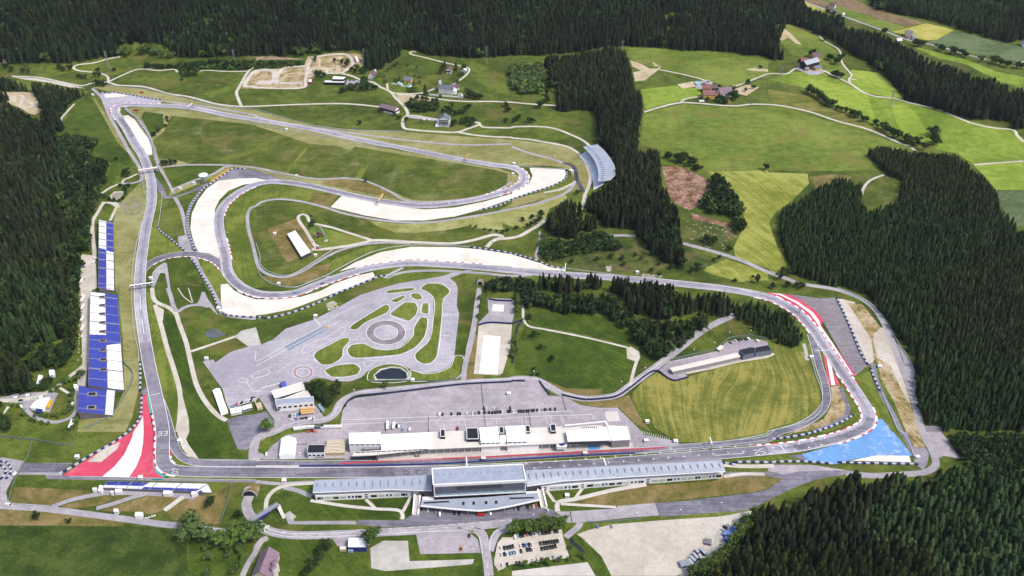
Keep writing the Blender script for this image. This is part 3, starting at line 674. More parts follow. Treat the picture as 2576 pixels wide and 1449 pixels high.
# ---- race track
CIRC = 'U 1932,1132 1788,1144.5 1600,1160 1513,1167 1288,1177.5 1084,1185.5 850,1189 644,1188.5 500,1187 450,1184.5 424,1178 412,1166 409,1145 409,1124 409.5,1087 402,1040 391,990 372,900 360,824 353,765 352,724 354,672 361,615 370,562 381,512 382,480 381,462 373,427 357,387 339.5,362 319,325 302,300 290,281 293,269 305,264.5 325,263.5 400,265 475,270 575,290 644,301 784,325 894,349 1000,370 1084,387 1169,403.5 1244,415 1285,421 1308,430 1319,445 1313,461 1288,476 1269,482 1219,497 1144,511 1069,518 994,512 894,494 794,471 719,459 681,457.5 644,464 600,485 567.5,512 552.5,540 551,575 559,612 567.5,650 572.5,682 587.5,706 610,724 644,738 681,742.5 744,737 794,718 844,699.5 919,677.5 1019,663 1119,666 1219,673.5 1288,680.5 1413,691 1538,698.5 1638,707 1738,717 1825,727 1900,740 1944,752 2004,785 2032,813 2052,837 2072,867 2094,899 2119,937 2142,969 2162,999.5 2178,1024.5 2186,1050 2182,1066 2167,1078 2117,1099 2067,1112 2007,1124'
TRK = road('race_track', CIRC, 13.5, a_track, 8, 5, True, p_white, .45)
LINK = road('race_track', '10 1430,1275 1470,1235 1530,1190 1680,1130 1900,1108 2050,1128 2180,1178 2265,1262 2300,1330', 12, a_dark, 7, 5, False, p_white, .4)
PIT = road('pit_lane', '20 1560,1040 1610,1130 1660,1260 1700,1400 30 1730,60 1775,190 1850,262 1960,305 2300,318 2576,318 31 400,322 800,318 1500,315 2000,292 32 0,258 800,215 1600,170 2000,132 2300,108 2576,66 33 100,5 23 300,1392 450,1312 560,1205 590,1100 570,950 520,800 470,600 430,470', 8.5, a_dark, 6, 5, False, p_white, .35)
# darker racing line and straight
strip('racing_line', TRK, -2.4, 1.6, ground('asphalt_line', '8a8692', '9f9aa6', 'b2adb7', .02, k=1.1), 8, True)
strip('racing_line', between(TRK, (1932, 1132), (409, 1130)), -6.2, 6.2, a_dark, 9)
strip('racing_line', between(TRK, (2186, 1050), (2000, 1125)), -3.0, 4.5, a_dark, 9)
strip('racing_line', between(TRK, (409, 1130), (366, 860)), -6.2, 6.2, a_pit, 9)
strip('racing_line', between(TRK, (1990, 775), (2150, 985)), -3.4, 2.0, a_pit, 9)
strip('racing_line', between(TRK, (330, 345), (300, 297)), -5, 2, a_dark, 9)
strip('racing_line', between(TRK, (560, 620), (700, 741)), -4, 3, a_pit, 9)
strip('racing_line', between(TRK, (1130, 513), (700, 458)), -4, 2, a_pit, 9)
for a, b, sd in [((2007, 1124), (1900, 1135), -1), ((2119, 937), (2007, 1124), -1), ((2178, 1024), (2100, 1103), 1), ((450, 1184), (402, 1040), 1), ((424, 1178), (409, 1140), -1),
                 ((302, 300), (400, 265), 1), ((290, 281), (330, 263), -1), ((1285, 421), (1250, 488), 1), ((1319, 445), (1230, 494), -1), ((640, 465), (552, 545), 1), ((559, 600), (567, 660), 1),
                 ((610, 724), (760, 732), -1), ((760, 732), (900, 683), -1), ((900, 683), (1100, 664), 1), ((1100, 664), (1230, 674), 1), ((1900, 740), (2050, 835), -1), ((1944, 752), (2142, 969), 1)]:
    ln = between(TRK, a, b)
    o0, o1 = (6.7, 8.3) if sd > 0 else (-8.3, -6.7)
    strip('kerb', ln, o0, o1, [p_white, p_kerb], 9, two=5.5)
strip('kerb', LINK[4:-4], -7.3, -5.9, [p_white, p_kerb], 9, two=5.5)
strip('painted_stripe', line('31 850,318 1200,300 2000,265 32 0,240 800,200 1540,158', 8), -1.0, 1.0, p_red2, 7)
strip('pit_wall_base', line('31 0,347 440,347 1300,340 2000,318 32 0,283 800,238 1230,217', 8), -1.2, 1.2, c_conc, 8)
# start line, grid boxes, painted numbers
def bar_mark(s, w, mat=p_white, ly=10, name='road_marking'):
    ln = [Vector((p[0], p[1], 0)) for p in W(s)]; strip(name, ln, -w / 2, w / 2, mat, ly)
bar_mark('32 922,262 948,340', 1.2); bar_mark('33 118,125 180,212', .7); bar_mark('20 1515,1085 1615,1058', .7); bar_mark('10 1485,628 1560,622', .6); bar_mark('32 1592,155 1606,188', .7)
bar_mark('23 470,635 625,625', .6); bar_mark('32 2035,238 2340,215', .5); bar_mark('20 1440,0 20 1440,0', .1) if False else None
grid = [(134 + 150.5 * i, 312 - 12.6 * i) for i in range(16)] + [(220 + 150 * i, 360 - 12.2 * i) for i in range(15)]
grid += [(2576 + 45, 150), (2576 + 175, 130), (2576 + 310, 108), (2576 + 440, 82), (2576 + 565, 52), (2576 + 0 + 10, 210), (2576 + 140, 192), (2576 + 275, 172), (2576 + 405, 148), (2576 + 530, 120)]
for x, y in grid:
    bar_mark(f'32 {x},{y} {x + 4},{y + 20}', .55); bar_mark(f'32 {x + 2},{y + 12} {x + 30},{y + 9}', .3)
DIG = {'3': [(0, 10, 6, 10), (6, 10, 6, 0), (6, 0, 0, 0), (1.5, 5, 6, 5)], '0': [(0, 0, 6, 0), (6, 0, 6, 10), (6, 10, 0, 10), (0, 10, 0, 0)], '7': [(0, 10, 6, 10), (6, 10, 2, 0)],
       '2': [(0, 10, 6, 10), (6, 10, 6, 5), (6, 5, 0, 5), (0, 5, 0, 0), (0, 0, 6, 0)], '5': [(6, 10, 0, 10), (0, 10, 0, 5), (0, 5, 6, 5), (6, 5, 6, 0), (6, 0, 0, 0)]}
def number(txt, s, h, ang):
    c = W(s)[0]; m = MB(); k = h / 10; ca, sa = math.cos(R(ang)), math.sin(R(ang))
    for i, ch in enumerate(txt):
        for x0, y0, x1, y1 in DIG[ch]:
            d = Vector((x1 - x0, y1 - y0, 0)).normalized() * .5; n = Vector((-d.y, d.x, 0)) * 1.05
            a, b = Vector((x0, y0, 0)) - d, Vector((x1, y1, 0)) + d
            q = []
            for p in (a - n, b - n, b + n, a + n):
                x, y = (p.x + i * 9 - 7.5) * k, (p.y - 5) * k
                q.append((c.x + x * ca - y * sa, c.y + x * sa + y * ca, .55 + .004 * i))
            m.face(q)
    struct(m.build('track_number', p_white))
number('33', '30 1637,20', 6, 8); number('07', '30 1765,398', 5, 100); number('25', '32 2490,205', 6.5, 12)

# ---- roads and paths
WHT = p_white
for nm, mt, w, ly, s in [
 ('gravel_road', s_path, 5, 5, '01 1250,1075 900,1045 420,1052 0,1070 00 2430,1072 2200,1050 1880,970 1700,945 1440,872 1180,857 1080,828 950,832 830,862 740,852 600,822 370,778 120,768'),
 ('gravel_road', s_path, 4.5, 5, '00 1090,825 1200,772 1370,702 1450,695 1600,710 1760,700 1785,728'),
 ('gravel_road', s_path, 4.5, 5, '00 1092,826 1080,770 1000,735 800,713 742,688 760,660 960,630 1080,595 1210,570'),
 ('gravel_road', s_path, 5, 5, '00 2430,1072 2400,1000 2380,930 2400,890 2500,720 2545,680'),
 ('gravel_road', s_path, 4, 5, '00 2500,717 2280,720 2060,708 2010,718'),
 ('dirt_road', s_path, 6, 5, '01 0,880 280,890 480,880 500,800 520,700 560,600 620,570 880,545 940,570 970,650 900,710 860,735 700,740 560,760 500,780'),
 ('dirt_road', s_path, 7, 5, '01 0,840 140,840 180,740 140,705 30,710 0,750'),
 ('dirt_road', s_path, 7, 5, '01 200,850 240,720 300,680 500,660 560,590'),
 ('dirt_road', s_tan, 5, 5, '01 250,800 350,740 500,735 540,700 700,680 780,720 860,735'),
 ('dirt_road', s_tan, 5, 5, '01 200,790 350,770 500,740'), ('dirt_road', s_tan, 5, 5, '01 640,590 635,660 640,740'), ('dirt_road', s_tan, 9, 5, '01 850,570 825,660 830,735'),
 ('dirt_road', s_path, 9, 5, '01 20,825 150,822'), ('dirt_road', s_path, 8, 5, '01 0,880 -40,870 00 2470,870 2520,760 01 0,712 100,700 180,715 205,760 180,800'), ('dirt_road', s_tan, 5, 5, '01 10,745 60,715 130,720'), ('dirt_road', s_tan, 5, 5, '01 0,790 90,765 140,780'), ('dirt_road', s_path, 6, 5, '01 540,745 560,700 640,690 760,700'), ('dirt_road', s_path, 6, 5, '01 700,735 740,690 790,685'), ('dirt_road', s_tan, 3, 5, '01 1010,545 1060,580 1075,640 1050,675'), ('dirt_road', s_grey, 8, 5, '01 230,838 470,835'),
 ('gravel_road', s_path, 5.5, 6, '01 860,738 960,765 1060,805 1180,830 1240,870 1360,930 1400,980 1480,1060 1520,1120 1525,1160 1490,1190 1475,1250 1500,1295 1560,1305 1800,1325 2030,1330 2120,1300 2230,1260 2250,1240 2200,1230'),
 ('gravel_road', s_path, 5, 5, '01 2030,1330 2200,1360 2400,1378 2576,1385 02 0,1388 180,1405 300,1425 420,1445 12 560,30 680,105 760,230 790,330 770,430 735,510 720,580 690,660 640,700 600,720'),
 ('gravel_road', s_path, 5, 5, '01 2250,1255 2290,1280 2400,1285 2576,1285 02 0,1280 330,1278 480,1310 600,1360 700,1405 760,1449 12 800,40'),
 ('gravel_road', s_path, 5, 5, '01 1360,930 1420,940 1640,940 1740,915 1800,890'), ('gravel_road', s_path, 5, 5, '01 1420,945 1600,960 1860,1000 2080,1020 2400,1022 2576,1030 02 200,1048 440,1062'),
 ('gravel_road', s_path, 4, 5, '01 1960,865 2030,820 2110,760 2145,710 2135,685 1920,635 1700,580 1560,545 1545,530 1570,522 1610,520'),
 ('gravel_road', s_path, 4, 5, '01 1525,1160 1600,1163 1700,1180 1850,1205'), ('gravel_road', s_path, 3.5, 5, '01 1330,905 1320,850 1325,840'),
 ('gravel_road', s_path, 3.5, 5, '01 1360,838 1440,855 1520,875'),
 ('service_road', a_road, 5, 5, '00 930,890 1010,960 1060,1060 1085,1130 1160,1270 1250,1430 10 1290,60 1350,150 1400,230 1430,320 1410,370 1330,395 1230,400'),
 ('gravel_road', s_path, 4, 5, '10 1430,330 1400,300 1300,340 1240,365 1235,390 1180,410 1110,440 1050,480 990,515'),
 ('gravel_road', s_path, 5, 5, '10 1190,640 1130,600 1060,590 1030,610 990,680 940,760 930,830 940,1000 950,1120 910,1200 895,1449'),
 ('gravel_road', s_path, 4, 5, '10 1020,590 1180,600 1160,660 1110,770'),
 ('service_road', a_old, 2.2, 5, '10 1180,600 1230,590 1250,620 1262,705'), ('service_road', a_old, 2.2, 5, '10 1262,702 1330,706 1395,704'), ('service_road', a_old, 2.2, 5, '10 1330,535 1326,620 1328,700'), ('service_road', a_old, 2.2, 5, '10 1256,640 1330,630 1405,632'), ('service_road', a_old, 2.2, 5, '10 1340,578 1405,595 1410,640 1396,700'),
 ('service_road', a_road, 3.5, 5, '00 1260,1085 1290,1120 1380,1190 1460,1290 1530,1449 10 1560,100 1600,230 1660,330 1720,440 1750,500'),
 ('service_road', a_road, 5, 5, '10 1740,455 1950,370 2150,300 2250,240 2340,220'), ('service_road', a_road, 4, 5, '10 1640,232 1770,220 1900,212 2240,210 2340,215 2450,225 11 0,240 300,300 600,350 900,345 1060,360 1200,410 1350,480 1450,545 1560,578 1700,585 1900,575 2200,540 2400,480 2500,430 2576,380'),
 ('service_road', a_road, 5, 5, '10 1760,540 1820,650 1870,850 1900,1000 1910,1070 1960,1150 2020,1280 2120,1449 20 2200,150 2250,260 2500,305 2576,310'),
 ('service_road', a_pit, 5, 5, '10 2080,400 2000,500 1920,620 1885,750 1895,900 1940,1020 1985,1100'),
 ('service_road', a_road, 5, 5, '12 640,370 560,480 380,560 200,610 0,655 11 2400,690 2140,735 1800,785 1500,790 1200,760 850,690 700,640 400,570 200,557 60,585 0,625'),
 ('service_road', a_road, 4.5, 5, '11 0,625 10 2530,640 2495,700 2500,850 2540,1000 2576,1150 11 20,1220 80,1290 200,1335 320,1338 450,1290 650,1170 850,1070 1100,1010 1300,995 1560,1003'),
 ('path', s_path, 6, 6, '11 560,1060 640,1062 900,1030 1060,1000 1180,972 1600,990 2000,1000 2200,965 2400,915 2480,930 2380,980 2320,1040'), ('path', s_path, 6, 6, '11 2400,960 2576,945 12 80,925 180,870 280,810 345,755'),
 ('path', s_path, 4.5, 6, '11 1170,970 900,885 760,840 620,810 540,780 515,725 470,708 430,725 430,765 500,870 560,970 620,1060'),
 ('service_road', a_road, 3.5, 5, '11 720,1330 740,1360'), ('service_road', a_road, 3, 5, '12 280,880 275,1000 240,1130 260,1160'),
 ('service_road', a_road, 4.5, 5, '11 1290,1350 1370,1300 1480,1245'), ('service_road', a_road, 5, 6, '11 1380,1320 1500,1290 1750,1275 2080,1290 2320,1305 2576,1330 12 200,1320'),
 ('boulevard', a_road, 6, 6, '11 2250,1449 21 2225,150 2190,400 2140,640 2100,800 2085,960'),
 ('service_road', a_road, 9, 5, '31 60,270 0,230 30 2555,290 2550,200 31 20,60 21 180,1449 320,1385 500,1345 700,1325 790,1270 850,1160 920,1105 1020,1065 1300,1030 1700,990 2080,952 2576,925 22 0,920 220,918 330,965 500,1062 720,1113 900,1105 1050,1080 1200,975 1400,830 1560,710 1700,600 1950,410 2240,268'),
 ('service_road', a_road, 6.5, 5, '21 60,1090 150,1230 220,1330 200,1420'),
 ('path', s_path, 3, 5, '22 85,90 110,200 115,300 160,380 320,415 700,490 1000,560 1160,600'), ('path', s_path, 3.5, 5, '22 1255,735 1220,850 1190,980'),
 ('path', s_path, 3, 5, '22 1750,860 2000,810 2300,740 2576,690 23 60,660'),
 ('gravel_road', s_path, 5, 5, '20 1530,0 1560,130 1700,200 1770,260 1800,350 1870,540 1920,750 1980,980 2080,1160 2200,1290 2280,1335'),
 ('service_road', a_road, 5, 5, '20 1690,0 1720,90 1745,180 1775,240'), ('service_road', a_road, 5, 5, '20 1785,245 1870,190 2000,170 2100,190'),
 ('path', s_path, 5, 5, '20 1560,170 1620,370 1680,600 1760,850 1810,1050 1815,1250 1790,1449'), ('path', s_path, 4, 5, '20 1920,640 2100,580 2370,488'),
 ('gravel_road', s_path, 5, 5, '20 0,1135 300,1110 500,1040 700,890 830,790 890,700 895,400 905,0'), ('service_road', a_road, 4.5, 5, '20 830,860 800,980 770,1100 770,1230 700,1310 560,1350 400,1320 300,1260 230,1170'),
 ('path', s_path, 3, 5, '20 600,1005 700,1065'),
 ('service_road', a_road, 7, 5, '30 0,745 460,775 900,830 1200,870 1650,930 1810,945 2300,1015'),
 ('service_road', a_road, 5, 5, '30 520,755 700,690 950,635 1100,610'), ('service_road', a_road, 5, 5, '30 970,770 1150,720 1330,660 1500,615'), ('path', s_path, 5, 5, '30 1655,790 1850,650'),
 ('plaza', a_lot, 11, 4, '30 1040,590 1300,590 1600,600 1850,620 1980,640'),
 ('public_road', a_road, 9, 6, '30 2512,640 2480,720 2510,830 2576,900 31 70,970 200,1015 400,1040 800,1032 1300,1010 1900,975 2300,940 2576,905'),
 ('public_road', a_road, 8, 6, '31 2200,960 2280,1030 2300,1150 2330,1300 2345,1449'), ('public_road', a_road, 6, 5, '31 0,1180 60,1090 120,1065'), ('public_road', a_road, 5, 5, '30 2440,1449 2500,1320 2576,1200 31 20,1130'),
 ('path', s_path, 4, 5, '31 100,790 110,680 180,590 300,540 580,515'), ('service_road', a_road, 5, 5, '31 280,560 420,590 560,650'), ('service_road', a_road, 4, 4, '31 0,500 200,520 570,505'),
 ('path', c_conc, 3.5, 6, '31 550,690 900,745 1200,775 1460,800 1475,880'), ('path', c_conc, 3, 6, '31 1105,680 1200,770'), ('path', c_conc, 3, 6, '31 1560,650 1480,800'),
 ('path', c_conc, 4.5, 6, '32 460,800 460,710 620,680 1000,590 1350,530'), ('path', c_conc, 3, 6, '32 335,575 430,705'), ('path', c_conc, 3, 6, '32 710,565 635,670'), ('path', c_conc, 3, 6, '32 490,725 1045,758'),
 ('service_road', a_road, 6, 5, '32 540,1060 600,1010 660,960 690,910'), ('public_road', a_road, 7, 5, '31 2350,1200 2400,1060 2450,1000 2576,970'),
 ('path', s_path, 5, 5, '32 2110,330 2300,345 2576,345 33 60,340'), ('path', s_path, 4, 5, '32 2130,450 2300,425 2540,425'),
 ('service_road', a_road, 7, 5, '33 780,415 1040,440 1300,430 1560,410 1640,380 1690,320 1660,210 1580,60 23 1540,1400 1460,1100 1390,900 1310,700 1200,420 1060,200 920,100 700,20 600,0 13 300,1400 200,1360 0,1290 12 2576,1290 2300,1170 2050,1090 1720,1000'),
 ('service_road', a_road, 6, 5, '12 1250,925 1100,920 990,925'), ('service_road', a_pit, 5.5, 5, '23 1055,760 1080,900 1150,1080 1260,1280 1340,1449 33 1380,50 1440,160'),
 ('service_road', a_dark, 4.5, 5, '23 730,1000 770,1110 808,1200 795,1270 690,1350 560,1410 480,1440'), ('path', s_grey, 4, 5, '23 360,560 380,640 395,730'),
 ('service_road', a_black, 6, 6, '12 510,190 600,215 640,270 650,350 690,430 720,480'), ('service_road', a_road, 5, 5, '12 0,30 200,100 400,150 520,195'), ('service_road', a_road, 5, 5, '01 690,1300 960,1340 1300,1385 1700,1430 11 2100,10 02 0,1449'),
 ('path', s_path, 4, 6, '12 320,490 480,460 640,380'),
 ('service_road', a_road, 5, 5, '00 1640,1020 1900,1050 2300,1110 2576,1165 01 0,1170 400,1260 690,1300'), ('service_road', a_black, 9, 6, '01 500,1285 570,1300'),
 ('gravel_road', s_path, 5, 5, '02 1325,1130 1450,1090 1690,1035 1900,1042 2100,1060 2270,1065 2400,1050 2576,1052 03 100,1060 400,1120 700,1220 1000,1300 1350,1449 13 1400,15 1490,70'), ('gravel_road', s_path, 4, 5, '02 1690,1035 1740,1000 1900,970'),
 ('gravel_road', s_path, 4, 5, '02 1480,700 1700,745 1880,790 2000,830 2100,890'), ('gravel_road', s_path, 4, 5, '02 2120,900 2300,850 2480,780 2576,745 03 60,740 180,745 230,720 270,690'),
 ('gravel_road', s_path, 5, 5, '03 560,710 700,780 840,850 960,930 1080,970 1260,990 1450,1040 1700,1100 1900,1180 2050,1240 2250,1285 2470,1310 2510,1370 2576,1430'), ('gravel_road', s_path, 4, 5, '03 835,850 815,800 840,760 780,680 740,620 740,560 700,490 580,420 500,350 390,300'), ('gravel_road', s_path, 3.5, 5, '03 820,795 890,802'),
 ('public_road', a_road, 6, 5, '03 340,0 560,90 720,150 900,215 1180,315 1400,400 1600,440 1800,490 2000,550 2200,600'), ('gravel_road', s_path, 5, 5, '13 2070,210 2576,172'), ('gravel_road', s_path, 4, 5, '13 940,510 970,430 1040,360 1170,310'), ('gravel_road', s_path, 4, 5, '03 2490,665 2576,620'),
 ('gravel_road', s_path, 4, 5, '00 600,1260 620,1190 680,1120 750,1045'), ('dirt_road', s_tan, 1.2, 2, '10 390,0 430,50 465,110'),
 ('dirt_road', s_tan, 6, 5, '00 0,970 100,940 240,935 320,985 390,1060 395,1120 340,1145 250,1100'), ('dirt_road', s_path, 5, 5, '00 150,1030 140,980 170,955 230,970 210,1050 230,1080 300,1080 330,1050 280,1020 270,1000'),
 ('path', s_path, 1.2, 4, '20 1790,0 1850,90 1930,150'), ('path', s_path, 1.2, 4, '20 1895,0 1940,150'),
]: road(nm, s, w, mt, ly)
# white edge and centre lines of the public road, the driving area and the paddock road
def mark(s, w=.3, ly=9, dash=None, mat=p_white, step=3): strip('road_marking', line(s, step), -w / 2, w / 2, mat, ly, dash=dash)
mark('31 70,950 200,1000 400,1025 800,1017 1000,1007', .4); mark('31 70,995 200,1035 400,1058 800,1052 1300,1030 1600,1010 2100,1003 2220,1030 2260,1110 2280,1230', .4); mark('31 1000,990 1500,965 2000,930 2576,890', .35, dash=(5, 4)); mark('31 100,985 400,1040 800,1033 1300,1010 2000,960', .3, dash=(5, 7))
mark('31 2300,1100 2325,1300 2340,1449', .3, dash=(5, 6)); mark('31 2350,1200 2360,1080 2400,1010 2500,965', .4)
mark('21 0,640 20 2576,660 21 0,735 280,590 650,390', .5); mark('21 0,790 300,620 720,400 830,345', .5); mark('21 660,355 800,280 950,200 1150,130 1350,100', .4); mark('21 690,365 900,240 1100,165 1340,118', .4)
mark('21 460,630 490,590 700,500 890,395 880,460 700,560 490,658 460,630', .4); mark('21 0,870 120,810 340,685', .4, dash=(4, 3)); mark('21 0,905 200,850 400,735 570,720', .4, dash=(4, 3)); mark('21 1080,745 1215,730 1110,795 1080,745', .4)
mark('20 1408,70 1416,220', .7); mark('20 1425,310 1452,465', .7); mark('20 1468,540 1500,720', .6, dash=(4, 5)); mark('20 1520,825 1557,1010', .7); mark('21 650,380 580,300', .8); mark('21 1880,265 1970,268', .6); mark('21 1850,477 1945,480', .6); mark('20 2390,940 2420,915 2480,920 2500,940 2450,955 2400,950', .45); mark('20 2530,890 2560,860 21 100,815 140,850 100,880 0,910 20 2560,915 2530,890', .45)
mark('21 50,1010 240,960', .9); mark('20 2480,945 2560,1045 21 50,1030', .4); mark('21 550,800 690,815', .4, dash=(2.5, 2)); mark('21 960,525 1130,505', .4, dash=(2.5, 2)); mark('21 1080,550 1190,555', .4, dash=(2.5, 2))
sheet('wet_strip', '21 280,585 700,380 740,405 330,630', plain('slick_grey', '9aa3b4', .4, .4, .1, .2), 8)
sheet('painted_stripe', '21 700,385 735,400 720,415 690,400', p_yellow, 10)
mark('21 190,1449 320,1378 500,1335 700,1318 780,1265 840,1160 910,1098 1010,1058 1300,1022 2080,945 22 0,912 220,910 340,955 510,1055 720,1104 900,1097 1050,1070 1200,965 1400,822 1560,700', .4)
mark('31 60,90 21 160,1449', .3, dash=(4, 5)); mark('21 860,1330 1800,1295 2576,1265 22 0,1262 600,1240', .5); mark('21 850,1375 1500,1350 2300,1318 2576,1310 22 0,1308 800,1275', .4); mark('22 300,960 420,1030 510,1075', .35, dash=(4, 3))
for x in (1885, 1740, 2100, 2205, 2415, 2455): mark(f'21 {x},{1350 - (x - 1740) * .055} {x + 10},{1430 - (x - 1740) * .08}', .3, step=10)
for x in (92, 136, 340, 382, 490, 505, 800, 820): mark(f'22 {x},{1310 - x * .045} {x + 18},{1395 - x * .07}', .3, step=10)
for i in range(13): mark(f'32 {1320 + i * 22},{-8 + i * 5.5} {1308 + i * 22},{22 + i * 5.5}', .3, step=10)
for i in range(13): mark(f'22 {1645 + i * 32},{738 - i * 6.8} {1655 + i * 32},{728 - i * 6.8}', .4, step=10)
for s in ('21 2262,950 2310,1400', '22 165,1240 190,1400', '21 1735,1290 1738,1449', '22 505,1090 545,1240', '31 230,130 520,125', '32 585,800 605,910'): mark(s, .7, 8, None, a_black, 30)
for i in range(5): mark(f'21 {250 + i * 22},{1190 - i * 2} {270 + i * 22},{1225 - i * 2}', .25, step=10)
for i in range(8): mark(f'21 {580 + i * 7},{1195 + i * 6} {600 + i * 7},{1188 + i * 6}', .4, step=10)
for s in ('31 70,960 130,995', ): 
    for i in range(5): mark(f'31 {68 + i * 9},{990 - i * 13} {105 + i * 9},{1000 - i * 13}', .6, step=10)
for i, c in enumerate(['21 1240,395', '21 1510,410', '21 1645,410', '21 1710,400', '21 1360,430']):
    cx, cy = pts('31 ' + c[3:])[0]; ln = [P(cx + (5 + i % 3 * 1.5) * math.cos(t), cy + (3.4 + i % 3) * math.sin(t)) for t in np.linspace(0, 6.28, 25)[:-1]]
    strip('tyre_mark', ln, -.35, .35, a_black, 10, True)
for s in ('12 525,1280 530,1290', '10 1455,360 1475,340', '10 1455,430 1490,408', '10 1450,500 1490,470', '10 1450,610 1490,590', '10 1435,700 1475,672', '10 1650,1190 1655,1190', '11 1755,600 1765,612', '11 1820,597 1830,611', '11 1870,594 1885,608', '11 1935,590 1950,603', '11 1490,44 1520,34', '11 1670,72 1695,62', '11 1845,100 1870,90', '10 2250,700 2275,712', '10 2275,885 2305,895', '10 2295,1018 2328,1030', '10 2318,1160 2348,1168'):
    mark(s, .5, 9, step=10)
# ------------------------------------------------------------------ trees
def leafmat(name, per='attr'):
    s = NT(name, 1.0, 0.0)
    if per == 'attr':
        a = s.node('ShaderNodeAttribute', attribute_name='tint'); c = a.outputs['Color']
    else:
        oi = s.node('ShaderNodeObjectInfo'); c = s.ramp(oi.outputs['Random'], per)
    n = s.noise(.5, 3, .7)
    f = s.ramp(n, [(.3, (.55, .55, .55, 1)), (.7, (1.45, 1.45, 1.45, 1))])
    return s.base(s.mix(1.0, c, f, 'MULTIPLY'))
CON = [(0.0072, 0.0108, 0.0065), (0.0097, 0.0144, 0.0072), (0.0119, 0.0173, 0.0076), (0.0137, 0.0158, 0.0076), (0.0166, 0.0202, 0.0086), (0.0079, 0.0126, 0.0079)]
YCON = [(0.0123, 0.0229, 0.0089), (0.0161, 0.0281, 0.0102), (0.0102, 0.0195, 0.0085), (0.0187, 0.0289, 0.011)]
BRD = [(.046, .078, .019), (.062, .098, .022), (.036, .062, .018), (.074, .106, .028), (.052, .08, .028)]
DBRD = [(0.0185, 0.0334, 0.0123), (0.0246, 0.0422, 0.0141), (0.0317, 0.0528, 0.0158), (0.015, 0.0273, 0.0114)]
st = lambda pal: [((i + .5) / len(pal), tuple(c) + (1,)) for i, c in enumerate(pal)]
m_forest = leafmat('forest_leaves'); m_spruce = leafmat('spruce_needles', st([(.020, .027, .011), (.027, .036, .013), (.032, .037, .014), (.036, .040, .015), (.044, .050, .017), (.020, .031, .013)])); m_leaf = leafmat('tree_leaves', st(BRD)); m_dleaf = leafmat('dark_leaves', st(DBRD))
m_bark = plain('bark', '6a5a4c', .9, .1, .3, 1.5, k=.8)

def conifer_geo(rg, tiers, npt, R0=1.0, inn=(.58, .8), dr=.018):
    """unit spruce: height 1, crown radius R0*0.13; drooping tiers of pointed boughs"""
    V, Fc = [], []
    for k in range(tiers):
        t = k / tiers; z0 = .10 + .90 * t; r = .165 * R0 * (1 - t) ** .54 * rg.uniform(.85, 1.12) + .006
        apex = min(1.0, z0 + (.9 / tiers) * 2.0 + .02); b = len(V); V.append((rg.normal(0, .004), rg.normal(0, .004), apex))
        ph = rg.uniform(0, 6.28)
        for i in range(npt * 2):
            a = ph + math.pi * i / npt + rg.normal(0, .1)
            rr = r * (rg.uniform(.85, 1.2) if i % 2 == 0 else rg.uniform(*inn))
            zz = z0 - (dr if i % 2 == 0 else -.02) + rg.normal(0, .008)
            V.append((rr * math.cos(a), rr * math.sin(a), max(.03, zz + rg.normal(0, .012))))
        for i in range(npt * 2): Fc.append((b, b + 1 + i, b + 1 + (i + 1) % (npt * 2)))
    return np.array(V), np.array(Fc)

def broad_geo(rg, n, core=True):
    """unit broadleaf crown: leaf clumps (bent tris) spread through a lumpy crown, radius .5, from z=.18 to 1"""
    V, Fc = [], []
    lobes = [(rg.normal(0, .17), rg.normal(0, .17), rg.uniform(.42, .74), rg.uniform(.2, .3)) for _ in range(7)]
    lobes += [(0, 0, .62, .30)]
    for i in range(n):
        lx, ly, lz, lr = lobes[i % len(lobes)]
        d = rg.normal(0, 1, 3); d /= np.linalg.norm(d); d[2] = d[2] if d[2] > -.5 else -d[2]
        p = np.array([lx, ly, lz]) + d * lr * rg.uniform(.72, 1.05)
        nrm = d + rg.normal(0, .45, 3); nrm /= np.linalg.norm(nrm)
        t = np.cross(nrm, [0, 0, 1.0]); t /= (np.linalg.norm(t) + 1e-6); q = np.cross(nrm, t)
        s = rg.uniform(.6, 1.2) * .62 / math.sqrt(n) * 1.55; b = len(V)
        a0 = rg.uniform(0, 6.28)
        for j in range(4):
            a = a0 + j * math.pi / 2; V.append(p + (t * math.cos(a) + q * math.sin(a)) * s * rg.uniform(.7, 1.2) + nrm * s * (.25 if j % 2 else -.25))
        Fc += [(b, b + 1, b + 2), (b, b + 2, b + 3)]
    if core:
        for lx, ly, lz, lr in lobes:
            b = len(V); r = lr * .74
            V += [(lx + r, ly, lz), (lx, ly + r, lz), (lx - r, ly, lz), (lx, ly - r, lz), (lx, ly, lz + r), (lx, ly, lz - r)]
            for i in range(4): Fc += [(b + i, b + (i + 1) % 4, b + 4), (b + (i + 1) % 4, b + i, b + 5)]
    return np.array(V, float), np.array(Fc)
GC = [conifer_geo(nrg, 6, 5, 1.08) for _ in range(7)]; GCF = [conifer_geo(nrg, 4, 5, 1.2) for _ in range(6)]
GB = [broad_geo(nrg, 46) for _ in range(5)]; GBF = [broad_geo(nrg, 22) for _ in range(5)]

def inpoly(poly, u, v):
    p = np.array(poly); n = len(p); ins = np.zeros(u.shape, bool); j = n - 1
    for i in range(n):
        xi, yi = p[i]; xj, yj = p[j]
        c = ((yi > v) != (yj > v)) & (u < (xj - xi) * (v - yi) / ((yj - yi) if yj != yi else 1e-9) + xi)
        ins ^= c; j = i
    return ins

